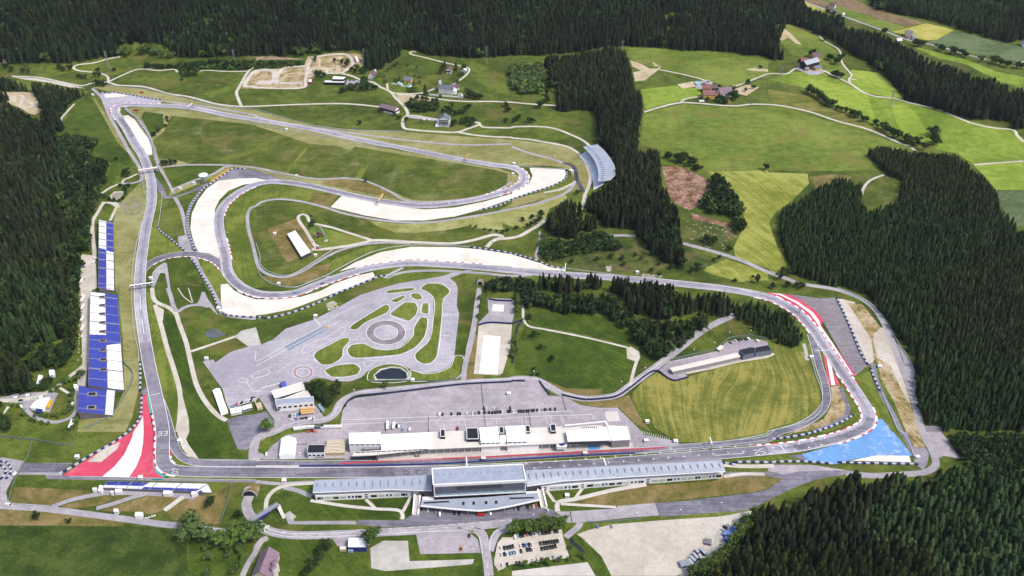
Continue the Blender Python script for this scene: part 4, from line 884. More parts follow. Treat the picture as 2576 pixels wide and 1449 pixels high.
def scatter(s, sp, h0, h1, holes=(), frame=True):
    """tree bases (x, y, z, h) whose foot and tip both fall inside the wood seen in the photograph"""
    poly = pts(s); us = [p[0] for p in poly]; vs_ = [p[1] for p in poly]
    P4 = [P(min(max(u, -90), CW + 90), min(max(v, -80), CH + 120)) for u, v in poly]
    x0, x1 = min(p.x for p in P4) - 30, max(p.x for p in P4) + 30; y0, y1 = min(p.y for p in P4) - 30, max(p.y for p in P4) + 40
    gx, gy = np.meshgrid(np.arange(x0, x1, sp), np.arange(y0, y1, sp * .87)); gx[1::2] += sp / 2
    x = gx.ravel() + nrg.normal(0, sp * .3, gx.size); y = gy.ravel() + nrg.normal(0, sp * .3, gx.size); z = T(x, y)
    h = nrg.uniform(h0, h1, x.size) * np.where(nrg.uniform(0, 1, x.size) < .2, nrg.uniform(.6, .9, x.size), 1.0)
    u, v, d = proj(x, y, z); u2, v2, d2 = proj(x, y, z + h * .96)
    ok = inpoly(poly, u, v) & inpoly(poly, u2, v2)
    for q in holes:
        hp = pts(q); ok &= ~inpoly(hp, u, v) & ~inpoly(hp, u2, v2)
    ok &= (u > -60) & (u < CW + 60) & (v2 < CH + 30) & (v > -70)
    return np.stack([x, y, z, h, d], 1)[ok]

def bake(name, label, cat, lots, group=None):
    """one mesh of many trees: lots = [(bases, geos, width factor, palette)]"""
    VV, FF, CC, off = [], [], [], 0
    for bs, geos, wf, pal in lots:
        pal = np.array(pal)
        for k, (gv, gf) in enumerate(geos):
            b = bs[k::len(geos)]
            if not len(b): continue
            n = len(b); a = nrg.uniform(0, 6.28, n); ca, sa = np.cos(a), np.sin(a); h = b[:, 3]; w = h * wf * nrg.uniform(.85, 1.2, n)
            X = (gv[None, :, 0] * ca[:, None] - gv[None, :, 1] * sa[:, None]) * w[:, None] + b[:, 0:1]
            Y = (gv[None, :, 0] * sa[:, None] + gv[None, :, 1] * ca[:, None]) * w[:, None] + b[:, 1:2]
            Z = gv[None, :, 2] * h[:, None] + b[:, 2:3] - .3
            VV.append(np.stack([X, Y, Z], 2).reshape(-1, 3))
            FF.append((gf[None] + (np.arange(n) * len(gv))[:, None, None] + off).reshape(-1, 3)); off += n * len(gv)
            # stands of one kind grow together: choose the tint by place plus chance
            q = (np.sin(b[:, 0] * .021 + 1.3) + np.sin(b[:, 1] * .017) + nrg.normal(0, .9, n)) * .25 + .5
            c = pal[np.clip((q * len(pal)).astype(int), 0, len(pal) - 1)] * nrg.uniform(.6, 1.7, (n, 1))
            CC.append(np.repeat(np.concatenate([c, np.ones((n, 1))], 1), len(gv), 0))
    V = np.concatenate(VV).astype(np.float32); Fa = np.concatenate(FF).astype(np.int32); C = np.concatenate(CC).astype(np.float32)
    me = bpy.data.meshes.new(name); me.vertices.add(len(V)); me.vertices.foreach_set('co', V.ravel())
    me.loops.add(Fa.size); me.loops.foreach_set('vertex_index', Fa.ravel()); me.polygons.add(len(Fa)); me.polygons.foreach_set('loop_start', np.arange(0, Fa.size, 3, dtype=np.int32))
    at = me.color_attributes.new('tint', 'FLOAT_COLOR', 'POINT'); at.data.foreach_set('color', C.ravel())
    me.materials.append(m_forest); me.update(calc_edges=True); me.validate()
    o = bpy.data.objects.new(name, me); COL.objects.link(o)
    return tag(o, label, cat, group, 'stuff')

S_right = '33 1920,270 2080,300 2300,380 2900,300 2900,1800 32 1600,1800 1800,1449 1860,1425 1960,1375 2060,1330 2150,1280 2230,1200 2290,1120 2350,1020 2430,930 2440,810 2470,745 2510,715 33 0,700 150,670 300,640 450,540 650,480 760,440 870,362 1000,420 1040,460 1120,455 1180,375 1220,400 1280,358 1440,345 1470,400 1540,350 1590,420 1680,420 1750,360 1760,260 1830,230'
S_hill = '23 1580,1380 1500,1150 1490,850 1475,700 1300,480 1100,200 1000,80 750,0 13 620,1435 520,1400 320,1340 210,1210 130,1000 120,800 150,620 300,550 470,440 580,370 740,310 810,340 900,380 950,370 950,480 930,510 1010,650 1150,560 1300,550 1350,380 1180,300 1100,220 1000,120 990,50 1090,5 1300,20 1500,60 1700,70 1900,90 2040,180 2060,240 2160,300 2290,430 2330,520 2350,640 2500,740 2510,850 2900,840 23 2900,0 2900,1449 1760,1449 1740,1385'
S_shrub = '33 1760,0 2900,0 2900,440 2300,530 2080,430 1960,290 1800,60'
S_left = '00 0,750 80,770 150,800 250,830 330,800 600,840 800,885 920,920 900,960 830,980 700,1050 650,1130 590,1200 600,1260 700,1320 830,1360 970,1390 1000,1449 10 1000,0 870,80 1100,170 1110,220 1060,330 1070,400 1000,480 1010,560 930,700 920,900 930,1090 820,1108 800,1449 20 800,30 790,400 770,700 740,830 620,900 520,800 380,870 400,960 380,1000 270,1060 100,1090 0,1070 -300,1070 -300,-300 00 -300,800'
HOLE_L = ['00 -70,925 240,925 340,935 410,1040 418,1110 350,1160 210,1095 80,1010 -70,1000', '20 -50,440 40,480 60,560 30,640 -50,690', '10 395,0 420,0 480,110 450,110', '00 740,870 700,830 880,870 900,900']
S_top = '00 -300,-300 -300,640 200,640 480,640 700,640 950,600 1060,585 1200,560 1200,480 1300,450 1580,440 1700,470 1720,560 2000,590 2100,580 2576,560 01 0,560 280,570 480,550 750,530 1000,510 1110,560 1100,640 1130,720 1200,720 1300,660 1420,600 1480,490 1560,510 1640,520 1750,560 2000,580 2250,590 2576,560 02 0,570 320,560 700,520 1000,470 1170,465 1300,480 1500,480 1700,510 2100,520 2210,530 2370,560 2576,580 03 0,600 250,610 250,560 180,500 100,420 170,260 180,235 400,295 430,330 560,370 700,430 850,560 1000,640 1120,720 1190,770 1300,900 1380,1010 1550,1060 1900,1170 2030,1210 2430,1220 2470,1300 2900,1290 2900,920 2430,850 2300,770 2120,760 1980,700 1650,580 1540,530 1450,470 1330,420 1280,400 1190,340 1140,300 900,270 760,240 780,200 660,130 560,110 380,30 260,-300'
HOLE_T = ['02 1450,235 1500,180 1600,155 1750,165 1735,200 1560,235 1470,240', '03 100,420 160,270 200,300 350,450 260,540']
S_far = '03 890,-300 1050,90 1280,140 1600,200 1900,285 2000,330 2200,385 2430,435 2500,410 2900,410 2900,-300'
S_tongue = '02 320,540 600,540 700,500 900,470 1000,440 1090,470 1160,510 1170,600 1210,720 1230,850 1300,920 1310,1050 1320,1150 1270,1280 1260,1449 12 1300,40 1450,30 1490,70 1500,200 1500,360 1560,440 1600,560 1660,620 1680,700 1720,760 1700,820 1690,900 1720,1000 1750,1150 1760,1265 1640,1235 1500,1180 1400,1120 1350,1000 1250,960 1250,870 930,858 830,720 700,700 760,650 760,520 790,470 880,440 960,350 1035,330 1045,240 1030,170 930,60 860,0 02 870,1250 830,1130 700,1110 480,1130 420,1080 460,1000 470,880 380,920 360,800 370,750 330,680 340,620'
S_small = '12 300,850 350,760 370,680 480,590 540,510 690,560 680,640 640,690 810,680 830,720 900,840 800,900 680,880 600,970 440,940'
S_bush = '12 290,880 440,940 600,960 720,890 900,870 1000,920 1100,1000 1150,1090 1050,1085 900,1075 760,1105 600,1135 400,1190 300,1150'
S_clear = '12 2000,300 2080,280 2180,380 2200,440 2310,600 2280,700 2340,780 2350,900 2280,940 2230,780 2140,730 1990,720 1870,650 1920,540 2020,440'
S_mid = '12 -20,1340 130,1330 280,1265 350,1300 560,1290 620,1340 800,1278 900,1330 1160,1310 1250,1360 1400,1330 1500,1370 1640,1400 1700,1449 22 1740,30 2000,20 2060,0 2150,30 2180,70 2230,200 2220,250 2080,310 2090,380 2030,390 1950,400 1860,480 1780,540 1560,680 1450,775 1340,700 1290,600 1220,560 1180,480 1080,380 930,275 700,275 500,265 380,220 300,195 200,225 120,220 100,120 80,60 0,40 21 2400,60 2330,50 2330,-60 11 2400,1310 2576,1330'
S_east = '22 2180,80 2300,120 2480,100 2576,150 23 0,150 60,175 160,190 260,280 350,440 350,600 260,625 130,580 0,500 22 2576,530 2440,450 2350,360 2250,310'
S_brd2 = '02 -20,640 150,620 280,610 340,690 360,780 300,870 330,900 320,945 200,955 120,965 -20,900'
S_brdl = '00 520,850 760,880 920,920 900,960 830,980 700,1050 640,1130 590,1200 480,1130 440,1000 400,930'
S_brdl2 = '00 560,1330 830,1355 990,1395 10 1000,0 870,80 1100,170 1110,220 1060,330 1070,400 1000,480 1010,560 930,700 920,900 930,1090 820,1108 800,1449 20 790,100 770,600 650,830 500,800 380,870 200,800 380,560 620,520 700,300 10 650,1400 700,1000 600,700 650,300 560,60'
S_mix_mid = '11 2400,1310 2576,1330 12 0,1340 200,1340 260,1449 22 500,60 900,20 1100,100 1180,300 1300,250 1500,340 1700,290 1900,230 2080,310 2090,380 1950,400 1780,540 1560,680 1450,775 1290,600 1180,480 1080,380 930,275 500,265 300,195 120,220 80,60 0,40 21 2330,50 2330,-60'

def no(s): return [s]
con = {
 'right': scatter(S_right, 5.6, 20, 29), 'hill': scatter(S_hill, 4.3, 12, 17, ['13 940,500 1000,400 1150,320 1345,370 1325,545 1150,600 1010,665']),
 'left': scatter(S_left, 5.4, 17, 25, HOLE_L + [S_brdl2]), 'top': scatter(S_top, 7.0, 20, 30, HOLE_T), 'far': scatter(S_far, 8.0, 18, 28),
 'tongue': scatter(S_tongue, 5.8, 18, 26), 'small': scatter(S_small, 6, 19, 26), 'mid': scatter(S_mid, 5.8, 18, 26, [S_mix_mid]), 'east': scatter(S_east, 4.6, 10, 15)}
# the nearest spruces are trees of their own
SPC = sorted(con['right'].tolist(), key=lambda r: r[4])
IND = [r for r in SPC if r[0] < 350][:300]; ids = {id(r) for r in IND}; con['right'] = np.array([r for r in SPC if id(r) not in ids])
def split(b, f):
    """broadleaf trees grow in drifts"""
    w = np.sin(b[:, 0] * .031 + 2 * np.sin(b[:, 1] * .013)) * np.sin(b[:, 1] * .027 + 2 * np.sin(b[:, 0] * .017))
    k = nrg.uniform(0, 1, len(b)) < f * (.35 + 3.2 * np.clip(w - .15, 0, 1)); return b[~k], b[k]
def wood(name, label, key, pal, far=False, mixf=.08, extra=()):
    a, b = split(con[key], mixf); green = a[:0]
    if key == 'right': g = a[:, 0] + 25 * np.sin(a[:, 1] * .05) > 330; green, a = a[g], a[~g]; green[:, 3] *= .8
    b[:, 3] *= .72
    lots = [(a, GCF if far else GC, 1.0, pal), (green, GC, 1.15, [tuple(q * 1.35 for q in c) for c in YCON]), (b, GBF if far else GB, .75, DBRD)] + list(extra)
    return bake(name, label, 'forest', lots)
wood('forest', 'dense dark spruce forest running off to the bottom right corner behind the nearest trees', 'right', CON, mixf=.06, extra=[(scatter(S_shrub, 4.5, 5, 9), GB, 1.1, DBRD), (scatter(S_shrub, 9, 12, 17), GC, 1.0, YCON)])
wood('forest', 'young green conifer plantation covering the slope right of the last corners', 'hill', YCON + CON[3:5], mixf=.07)
wood('forest', 'dark mixed forest on the slope left of the blue and white grandstands', 'left', CON + YCON[:2], mixf=.2, extra=[(scatter(S_brdl2, 6.5, 10, 16, HOLE_L), GB, .85, [tuple(q * .85 for q in c) for c in DBRD]), (scatter(S_brdl2, 13, 15, 21, HOLE_L), GC, 1.1, CON)])
wood('forest', 'huge dark forest covering the mountainside along the top edge', 'top', [tuple(q * .9 for q in c) for c in (CON[0], CON[1], CON[2], CON[5])], True, .12)
wood('forest', 'hazy dark forest in the top right corner beyond the ploughed field', 'far', CON[:3] + YCON[:1], True, .15)
wood('forest', 'wedge of tall dark spruces between the meadows and the roofed curved grandstand', 'tongue', CON, mixf=.16)
wood('forest', 'small clump of spruces where the road forks below the curved grandstand', 'small', CON, mixf=.1, extra=[(scatter(S_bush, 5.5, 6, 10), GB, 1.0, DBRD + BRD[:2])])
wood('forest', 'spruce and broadleaf wood in the middle, above the paddock meadow', 'mid', CON, mixf=.1, extra=[(scatter(S_mix_mid, 8, 11, 16), GB, .9, DBRD), (scatter(S_mix_mid, 8.5, 15, 22), GC, 1.1, CON)])
wood('forest', 'low dense conifer grove inside the last corner beside the track', 'east', YCON, mixf=.05)
bake('shrubbery', 'dense green scrub between the upper meadows and the mountain forest', 'shrubs', [(scatter(q, 5.5, 4, 8), GB, 1.1, DBRD + BRD[:1]) for q in ('00 1440,630 1800,640 2000,600 2576,590 2540,705 2000,705 1970,770 1850,775 1780,700 1480,695', '01 0,600 480,600 480,660 200,690 0,700', '01 1090,650 1130,730 1220,740 1300,690 1420,615 1480,600 1400,670 1290,740 1200,800', '01 1510,1030 1850,1020 1830,1110 1640,1140 1530,1090')])
bake('forest', 'bright broadleaf copse on the meadow left of the spruce wedge', 'forest', [(scatter(S_brd2, 6.5, 9, 15), GB, .95, BRD)])
bake('forest', 'broadleaf trees lining the brown felled clearing', 'forest', [(scatter(S_clear, 6.5, 11, 17), GB, .85, DBRD)])

# ---- single spruces (shared meshes, each its own thing)
def mesh_np(name, V, Fa, mat, smooth=False):
    me = bpy.data.meshes.new(name); me.from_pydata([tuple(p) for p in V], [], [tuple(int(i) for i in f) for f in Fa]); me.materials.append(mat); me.update(); return me
CROWN = [mesh_np('crown', *conifer_geo(nrg, 12, 8, 1.12, (.34, .6), .03), m_spruce) for _ in range(6)]
tm = MB(); tm.bar((0, 0, -.02), (0, 0, .95), .011, 0, 6, .003); TRUNK = tm.mesh('trunk', m_bark)
tm = MB(); tm.bar((0, 0, -.02), (0, 0, .6), .045, 0, 6, .02)
for a in (0.3, 1.6, 2.9, 4.1, 5.3): tm.bar((0, 0, .3 + .03 * a), (.24 * math.cos(a), .24 * math.sin(a), .62), .02, 0, 4, .008)
BTRUNK = tm.mesh('trunk', m_bark)
BCROWN = [mesh_np('crown', *broad_geo(nrg, 190), m_leaf) for _ in range(5)]; DCROWN = [mesh_np('crown', *broad_geo(nrg, 190), m_dleaf) for _ in range(4)]
def tree(name, label, group, p, h, w, crowns, trunk, cat='tree'):
    if name != 'spruce_tree': h *= 1.15; w *= 1.4
    o = empty(name, p, label, cat, group, rnd.uniform(0, 6.28))
    for nm, me in (('crown', rnd.choice(crowns)), ('trunk', trunk)):
        c = bpy.data.objects.new(nm, me); COL.objects.link(c); c.parent = o; c.scale = (w, w, h) if nm == 'crown' else (w, w, h)
    return o
for x, y, z, h, d in IND:
    tree('spruce_tree', 'tall dark spruce crowded among its like in the wood at the bottom right', 'spruces in the near wood', (x, y, z), h, h * rnd.uniform(.95, 1.25), CROWN, TRUNK)

ORD = ['first', 'second', 'third', 'fourth', 'fifth', 'sixth', 'seventh', 'eighth', 'ninth', 'tenth', 'eleventh', 'twelfth', 'thirteenth', 'fourteenth', 'fifteenth', 'sixteenth', 'seventeenth', 'eighteenth', 'nineteenth', 'twentieth',
       'twenty-first', 'twenty-second', 'twenty-third', 'twenty-fourth', 'twenty-fifth', 'twenty-sixth', 'twenty-seventh', 'twenty-eighth', 'twenty-ninth', 'thirtieth', 'thirty-first', 'thirty-second', 'thirty-third', 'thirty-fourth', 'thirty-fifth', 'thirty-sixth', 'thirty-seventh', 'thirty-eighth', 'thirty-ninth', 'fortieth', 'forty-first', 'forty-second', 'forty-third', 'forty-fourth', 'forty-fifth']
def grove(desc, place, group, s, sizes, dark=False, conif=False, ratio=.85):
    """broadleaf trees by their foot pixels; sizes in metres (one or a list); labels count from the left"""
    q = pts(s); order = sorted(range(len(q)), key=lambda i: q[i][0])
    for k, i in enumerate(order):
        h = sizes if isinstance(sizes, (int, float)) else sizes[i % len(sizes)]
        lab = f'{desc} {place}' + (f', {ORD[k]} from the left' if len(q) > 1 else '')
        p = P(*q[i])
        if conif: tree('conifer_tree', lab, group, p, h, h * 1.15, CROWN, TRUNK)
        elif h < 7.5: tree('bush', lab, group, p, h, h * ratio * 1.15 * rnd.uniform(.9, 1.15), DCROWN if dark else BCROWN, BTRUNK, 'bush')
        else: tree('broadleaf_tree', lab, group, p, h, h * ratio * rnd.uniform(.9, 1.15), DCROWN if dark else BCROWN, BTRUNK)
grove('big dark broadleaf tree', 'by the lower left lane', 'big trees by the lower lane', '30 1930,1030 2410,1100 2540,1080', [19, 18, 16], ratio=1.15)
grove('small bright tree', 'on the lower left lawn', 'orchard trees', '30 2105,1075 2095,1150 2110,1175 2115,1290 2105,1449 2280,1120 2290,1190 2300,1260 2420,1185 2450,1290 2390,1400 2095,1010 2150,1018 2210,1025', [6, 7, 6, 8, 8, 8, 9, 6, 9, 6, 10, 5, 3, 5])
grove('round bush', 'on the slope left of the tunnel road', 'bushes on the lower slope', '30 380,890 710,920 2140,680 2120,745 2390,870', [8, 5, 4, 9, 9], True)
grove('bushy tree', 'in the hedge beside the white roofed hall', 'hedge trees', '31 730,1190 720,1150 660,1280 640,1230 600,1350 560,1390 520,1430 480,1449', [8, 7, 9, 8, 7, 8, 6, 5], True)
grove('tall bright tree', 'standing beside the road near the white roofed hall', None, '31 1170,1095', 15)
grove('leafy tree', 'in the row above the car park', 'car park trees', '32 40,990 90,985 140,990 190,985 240,985 290,985 330,965 380,965 430,960 480,945 520,925', [12, 11, 12, 11, 10, 12, 12, 11, 10, 9, 8])
grove('small young tree', 'on the verge of the lower car park', 'young car park trees', '32 115,1350 235,1335 360,1330 468,1308 598,1290 715,1270 590,1180', [5, 4, 6, 5, 5, 5, 4])
grove('bright bushy tree', 'along the gravel lot by the wood', 'wood edge trees', '32 2440,900 2380,960 2340,1010 2300,1060 2270,1110 2250,1160 2210,1210 2170,1250 2120,1290 2060,1320 2010,1350 1960,1380 1900,1410 1840,1440', [12, 13, 12, 13, 12, 13, 12, 13, 12, 11, 12, 11, 12, 11])
grove('dark broadleaf tree', 'in the clump beside the driving centre', 'clump by the driving centre', '21 540,1040 590,1020 620,1060 660,1090 700,1110 740,1140 690,1160 720,1200 790,1050 650,1020 770,1100 820,1010 600,1080', [9, 10, 11, 12, 12, 11, 12, 12, 11, 12, 10, 9, 8], True)
grove('bushy green tree', 'on the corner by the dark parking triangle', None, '21 105,1430', 13)
grove('small green tree', 'beside the oval pond', None, '21 1305,995', 8)
grove('shrub', 'on the edge of the driving area forecourt', 'small shrubs', '20 2105,1000 21 230,1240', [4, 4])
grove('round bush', 'on the meadow beside the pale track', 'meadow bushes', '22 175,320 210,490 280,615 400,735 215,830 212,880 265,880', [8, 7, 6, 6, 4, 4, 4], True)
grove('pale green tree', 'along the fence beside the test pads', 'fence trees', '21 2260,120 2250,200 2240,300 22 60,170 60,240 20,560 15,650 10,700 50,120', [6, 5, 5, 10, 9, 8, 8, 7, 9])
grove('round dark bush', 'beside the infield service track', 'infield bushes', '10 1640,215 1680,215 1730,210 1760,200 1290,330 1240,330 1270,300 1170,160 1250,300', [8, 9, 9, 7, 8, 6, 8, 5, 7], True)
grove('shrub', 'around the brown pond by the forest', 'pond shrubs', '10 1020,530 1060,545 1100,565 1150,578 1200,575 1240,560 1265,520 1275,480 1250,450 1290,440 1220,430', [5, 5, 5, 5, 4, 5, 5, 6, 6, 6, 5], True)
grove('dark bush', 'in the hollow of the upper infield', 'upper infield bushes', '00 1680,1205 1688,1225 1665,1280 1590,1330 1560,1365 1545,1375 1610,1320', [7, 4, 6, 8, 7, 6, 6], True)
grove('round bush', 'above the top left hairpin', 'hairpin meadow bushes', '00 990,730 965,775 1000,780 790,780 825,785 870,795 1150,715 1000,865 980,850 1050,870 720,715 640,715 600,700 60,690 120,720 300,740 1480,690 1590,690 230,735', [9, 9, 9, 7, 6, 8, 7, 11, 9, 9, 11, 10, 10, 9, 10, 9, 11, 9, 9], True)
grove('broadleaf tree', 'in the scrub between two upper meadows', 'scrub strip trees', '00 1830,680 1880,690 1930,720 1960,690 2000,680 2050,670 2120,660 2200,660 2300,680 2400,680 2480,690 1850,740 1900,770 1950,760 1830,820 1700,690 1640,690', [12, 12, 11, 12, 12, 12, 13, 13, 12, 12, 12, 9, 9, 8, 6, 9, 8], True)
grove('light broadleaf tree', 'at the mountain forest foot', 'forest foot trees', '00 1230,560 1300,560 1420,560 1500,540 1570,560 1650,590 1720,590 2070,575 2140,560 2200,540 2260,570 01 430,560 480,555 600,540 1180,560', [16, 17, 17, 18, 16, 15, 14, 13, 14, 16, 14, 16, 14, 14, 15])
grove('bushy tree', 'around the off road course', 'off road course trees', '01 600,630 605,770 650,775 690,775 790,620 870,650 910,670 930,650 600,600 640,760 960,720 1000,740 1060,750 1100,740 1120,680 1150,700 1010,700', [9, 10, 10, 9, 7, 10, 11, 10, 6, 9, 9, 9, 10, 10, 12, 12, 9], True)
grove('dark tree', 'below the black modern building', 'trees below the modern building', '01 870,940 890,930 975,910 960,900 1080,920 1110,900 1130,915 1170,910 1200,905 1090,850', [10, 9, 12, 11, 16, 17, 14, 10, 8, 13], True)
grove('small tree', 'on the meadow around the grey roofed house', 'hillside trees', '01 1530,665 1620,680 1660,785 1650,840 1300,840 1290,780 1410,820 1590,860 1570,930 1600,930 1540,920 1530,740 1600,770', [5, 5, 6, 6, 7, 5, 6, 6, 9, 10, 8, 4, 4])
grove('dark conical conifer', 'beside the churchyard wall and the houses', 'churchyard conifers', '01 1708,960 2012,712 1880,712 1860,745 1900,690 1440,810', [19, 16, 15, 15, 14, 8], conif=True)
grove('dark garden tree', 'beside the hillside houses', 'garden trees', '01 2100,700 2040,770 2080,760 2020,840 2140,980 2170,990 2210,1000 2250,1000 1855,985', [11, 6, 6, 6, 15, 14, 12, 11, 6], True)
grove('broadleaf tree', 'in the wild orchard below the church', 'wild orchard trees', '01 1560,1020 1620,1015 1680,1010 1720,1020 1530,1070 1570,1090 1600,1100 1650,1120 1680,1090 1720,1080 1760,1090 1800,1120 1640,1130 1590,1130 1720,1130 1780,1030 1820,1030', [8, 9, 7, 8, 9, 9, 9, 9, 10, 9, 8, 7, 7, 6, 6, 8, 7], True)
grove('bushy tree', 'above the tall white guesthouse', 'guesthouse hedge trees', '01 1880,1130 1920,1120 1960,1140 2000,1160 2050,1150 2090,1150 1980,1080 2110,1110 2140,1100 2180,1240 2120,1240 2080,1250 2150,1270 2000,1260 1980,1270', [8, 9, 9, 9, 9, 9, 8, 8, 9, 12, 12, 12, 10, 11, 10], True)
grove('bush', 'beside the lane near the long brown barn', 'lane bushes', '01 1510,1230 1270,1130 1400,1170 1440,1200 1040,1260 2530,1130 2520,1080 2520,1230', [8, 6, 6, 7, 8, 11, 9, 8], True)
grove('dark bush', 'on the pasture left of the spruce wedge', 'pasture bushes', '02 290,1090 360,1030 340,1010 20,1235 60,1215 170,1230 210,1235 345,960 2380,850 2500,690', [12, 10, 9, 9, 10, 9, 8, 10, 6, 6], True)
grove('leafy tree', 'around the yellow farmhouses', 'farmhouse trees', '02 2090,1020 2110,1040 2150,1050 2230,1000 2210,990 2245,1010 1960,1020 2050,1010 2370,850 2345,920 2430,895 2230,920 2080,890 2030,865', [12, 12, 9, 15, 13, 11, 7, 6, 9, 6, 7, 9, 7, 5], True)
grove('bushy tree', 'near the black hillside barn', 'barn trees', '03 435,570 600,595 625,610 670,650 690,640 730,620 660,770 690,780 730,790 570,410 745,600', [14, 11, 12, 12, 12, 12, 11, 12, 11, 10, 11], True)
grove('dark tree', 'in the bright field hedgerow', 'hedgerow trees', '03 400,940 430,955 460,965 490,985 520,1005 545,1030 575,1050 600,1060 630,1075 655,1080 690,1105 730,1120 775,1135 830,1165 870,1180 905,1190 950,1225 980,1230 1075,1260 1140,1310 1180,1330 1220,1350 1260,1385 1300,1390 1090,1290', [15, 13, 12, 13, 14, 12, 13, 12, 13, 12, 9, 9, 10, 11, 12, 11, 10, 10, 11, 13, 14, 13, 14, 13, 7], True)
grove('tree', 'at the field corner below the hedgerow', 'field corner trees', '03 1380,1430 1420,1449 1480,1449 1640,1380 1665,1360 1680,1440 1690,1460 13 1500,20 1450,30 1560,60', [15, 12, 12, 15, 14, 15, 12, 11, 9, 12], True)
grove('tree', 'along the valley road at the far right', 'valley road trees', '03 1730,510 1750,520 1840,540 1870,545 1940,560 1980,580 2150,625 2260,640 2280,650 2330,660 2400,680 2500,690 2550,700 1460,460 1500,470 1540,470 1160,350 600,150 660,170 700,200 740,220', [12, 12, 14, 14, 12, 11, 10, 14, 14, 13, 13, 13, 13, 13, 13, 13, 14, 12, 12, 12, 10], True)
grove('broadleaf tree', 'on the rim of the felled clearing', 'clearing rim trees', '12 1560,150 1580,140 1680,180 1710,190 1740,170 1800,220 1830,220 1860,270 1910,255 1700,200 1840,260', [12, 10, 15, 16, 14, 14, 13, 9, 5, 12, 8], True)
grove('single dark tree', 'alone at the edge of the bright field', None, '12 2550,260', 10, True)
grove('tree', 'on the scrub slope below the spruce wedge', 'scrub slope trees', '12 1950,990 1980,1030 2020,1010 2180,1080 1850,1260 1870,1280 1800,1300 1000,1150 1130,1230 860,1170 600,1200 1100,1170 1240,1130 1300,1160 1400,1290 1480,1330 2470,1400 2240,1390 2030,1180 2080,1160 1480,1220 1600,1260 1700,1260', [12, 10, 11, 7, 9, 8, 7, 7, 6, 5, 5, 6, 5, 5, 6, 5, 11, 5, 5, 5, 5, 6, 6], True)
grove('round bush', 'beside the infield service road', 'service road bushes', '12 110,780 200,755 295,735 40,860 160,840 200,820 240,800 280,770 660,500 11 1110,385 2160,830 2210,845 2300,865 2360,875 2420,890 2480,895 2530,880', [6, 6, 11, 6, 6, 6, 7, 6, 6, 6, 3, 4, 3, 4, 4, 5, 5], True)
grove('dark tree', 'beside the bull statue path', None, '11 575,830', 9, True)
grove('tree', 'along the road below the conifer hill', 'road side trees', '13 125,1370 200,1320 260,1300 150,1290 40,1449 200,1440 280,1440 340,1449', [9, 9, 9, 8, 8, 8, 8, 8], True)
grove('round bush', 'around the yellow awning terrace', 'terrace hedge bushes', '20 360,1290 420,1290 480,1300 540,1300 600,1290 650,1270 690,1250 700,1200 710,1150 720,1090 730,1030 780,930 820,880 700,950 650,960 310,1340 360,1350 430,1370 490,1370 240,1290 190,1200 130,1190 780,1320 760,1360 740,1420 570,1020 520,1050', [4, 4, 4, 4, 5, 5, 5, 4, 4, 4, 5, 6, 7, 7, 6, 4, 4, 4, 4, 5, 4, 3, 5, 5, 5, 5, 4])
grove('broadleaf tree', 'beside the depot at the forest edge', 'depot trees', '20 480,1010 440,1020 340,1030 320,1010 500,980 60,1380 30,1420 80,1440 10,1340 0,1200', [11, 10, 12, 11, 10, 10, 11, 9, 10, 6], True)
# ------------------------------------------------------------------ big buildings and grandstands
m_white = plain('white_panel', 'f2f0ee', .5, .3, .06, .2, k=1.3); m_cream = plain('cream_roof', 'ece5da', .7, .2, .1, .08, k=1.1); m_tent = plain('tent_canvas', 'ffffff', .6, .2, .05, .1, k=1.5)
m_zinc = plain('zinc_roof', 'b4bccb', .4, .4, .14, .12); m_zinc2 = plain('zinc_dark', '7c8496', .45, .4, .15, .2); m_grey = plain('grey_wall', 'a9a4a9', .8, .2, .12, .2); m_dgrey = plain('dark_grey', '4b4a52', .6, .3, .2, .2)
m_black = plain('black_roof', '24242e', .6, .3, .2, .2); m_blueseat = plain('blue_seat', '4a54b4', .5, .3, .14, .25, k=1.25); m_whiteseat = plain('white_seat', 'eeeef4', .5, .3, .2, .35, k=1.45); m_steel = plain('steel', 'b9bcc4', .4, .5, .15, .5, metal=.3)
m_navy = plain('navy_panel', '2f3a80', .5, .3, .15, .3); m_glass = glass(); m_lglass = glass('pale_glass', 'a8c4d4'); m_yel = plain('yellow_plaster', 'f0c86e', .8, .1, .1, .3); m_brownroof = plain('brown_tiles', '7d6468', .8, .2, .2, .4)
m_redroof = plain('red_tiles', '9a6a68', .8, .2, .2, .4); m_greyroof = plain('slate_roof', '7e808e', .7, .2, .2, .4); m_wood = plain('dark_wood', '3f2f30', .8, .2, .25, .6); m_barnroof = plain('barn_roof', '9a808e', .8, .2, .2, .3); m_orange = plain('orange_paint', 'e8602c', .5, .3, .1, .5)
m_teal2 = plain('turquoise_sheet', 'a4d8d8', .6, .3, .12, .3); m_timber = plain('pale_timber', 'e4d2b2', .8, .2, .2, .5); m_blue = plain('bright_blue', '3f68b8', .5, .3, .15, .5); m_red = plain('bright_red', 'd83038', .5, .3, .1, .5); m_pastel = plain('printed_banner', 'cfd8c4', .6, .2, .5, 1.2, k=1.2)
m_yban = plain('yellow_banner', 'f2b822', .6, .2, .12, .4)

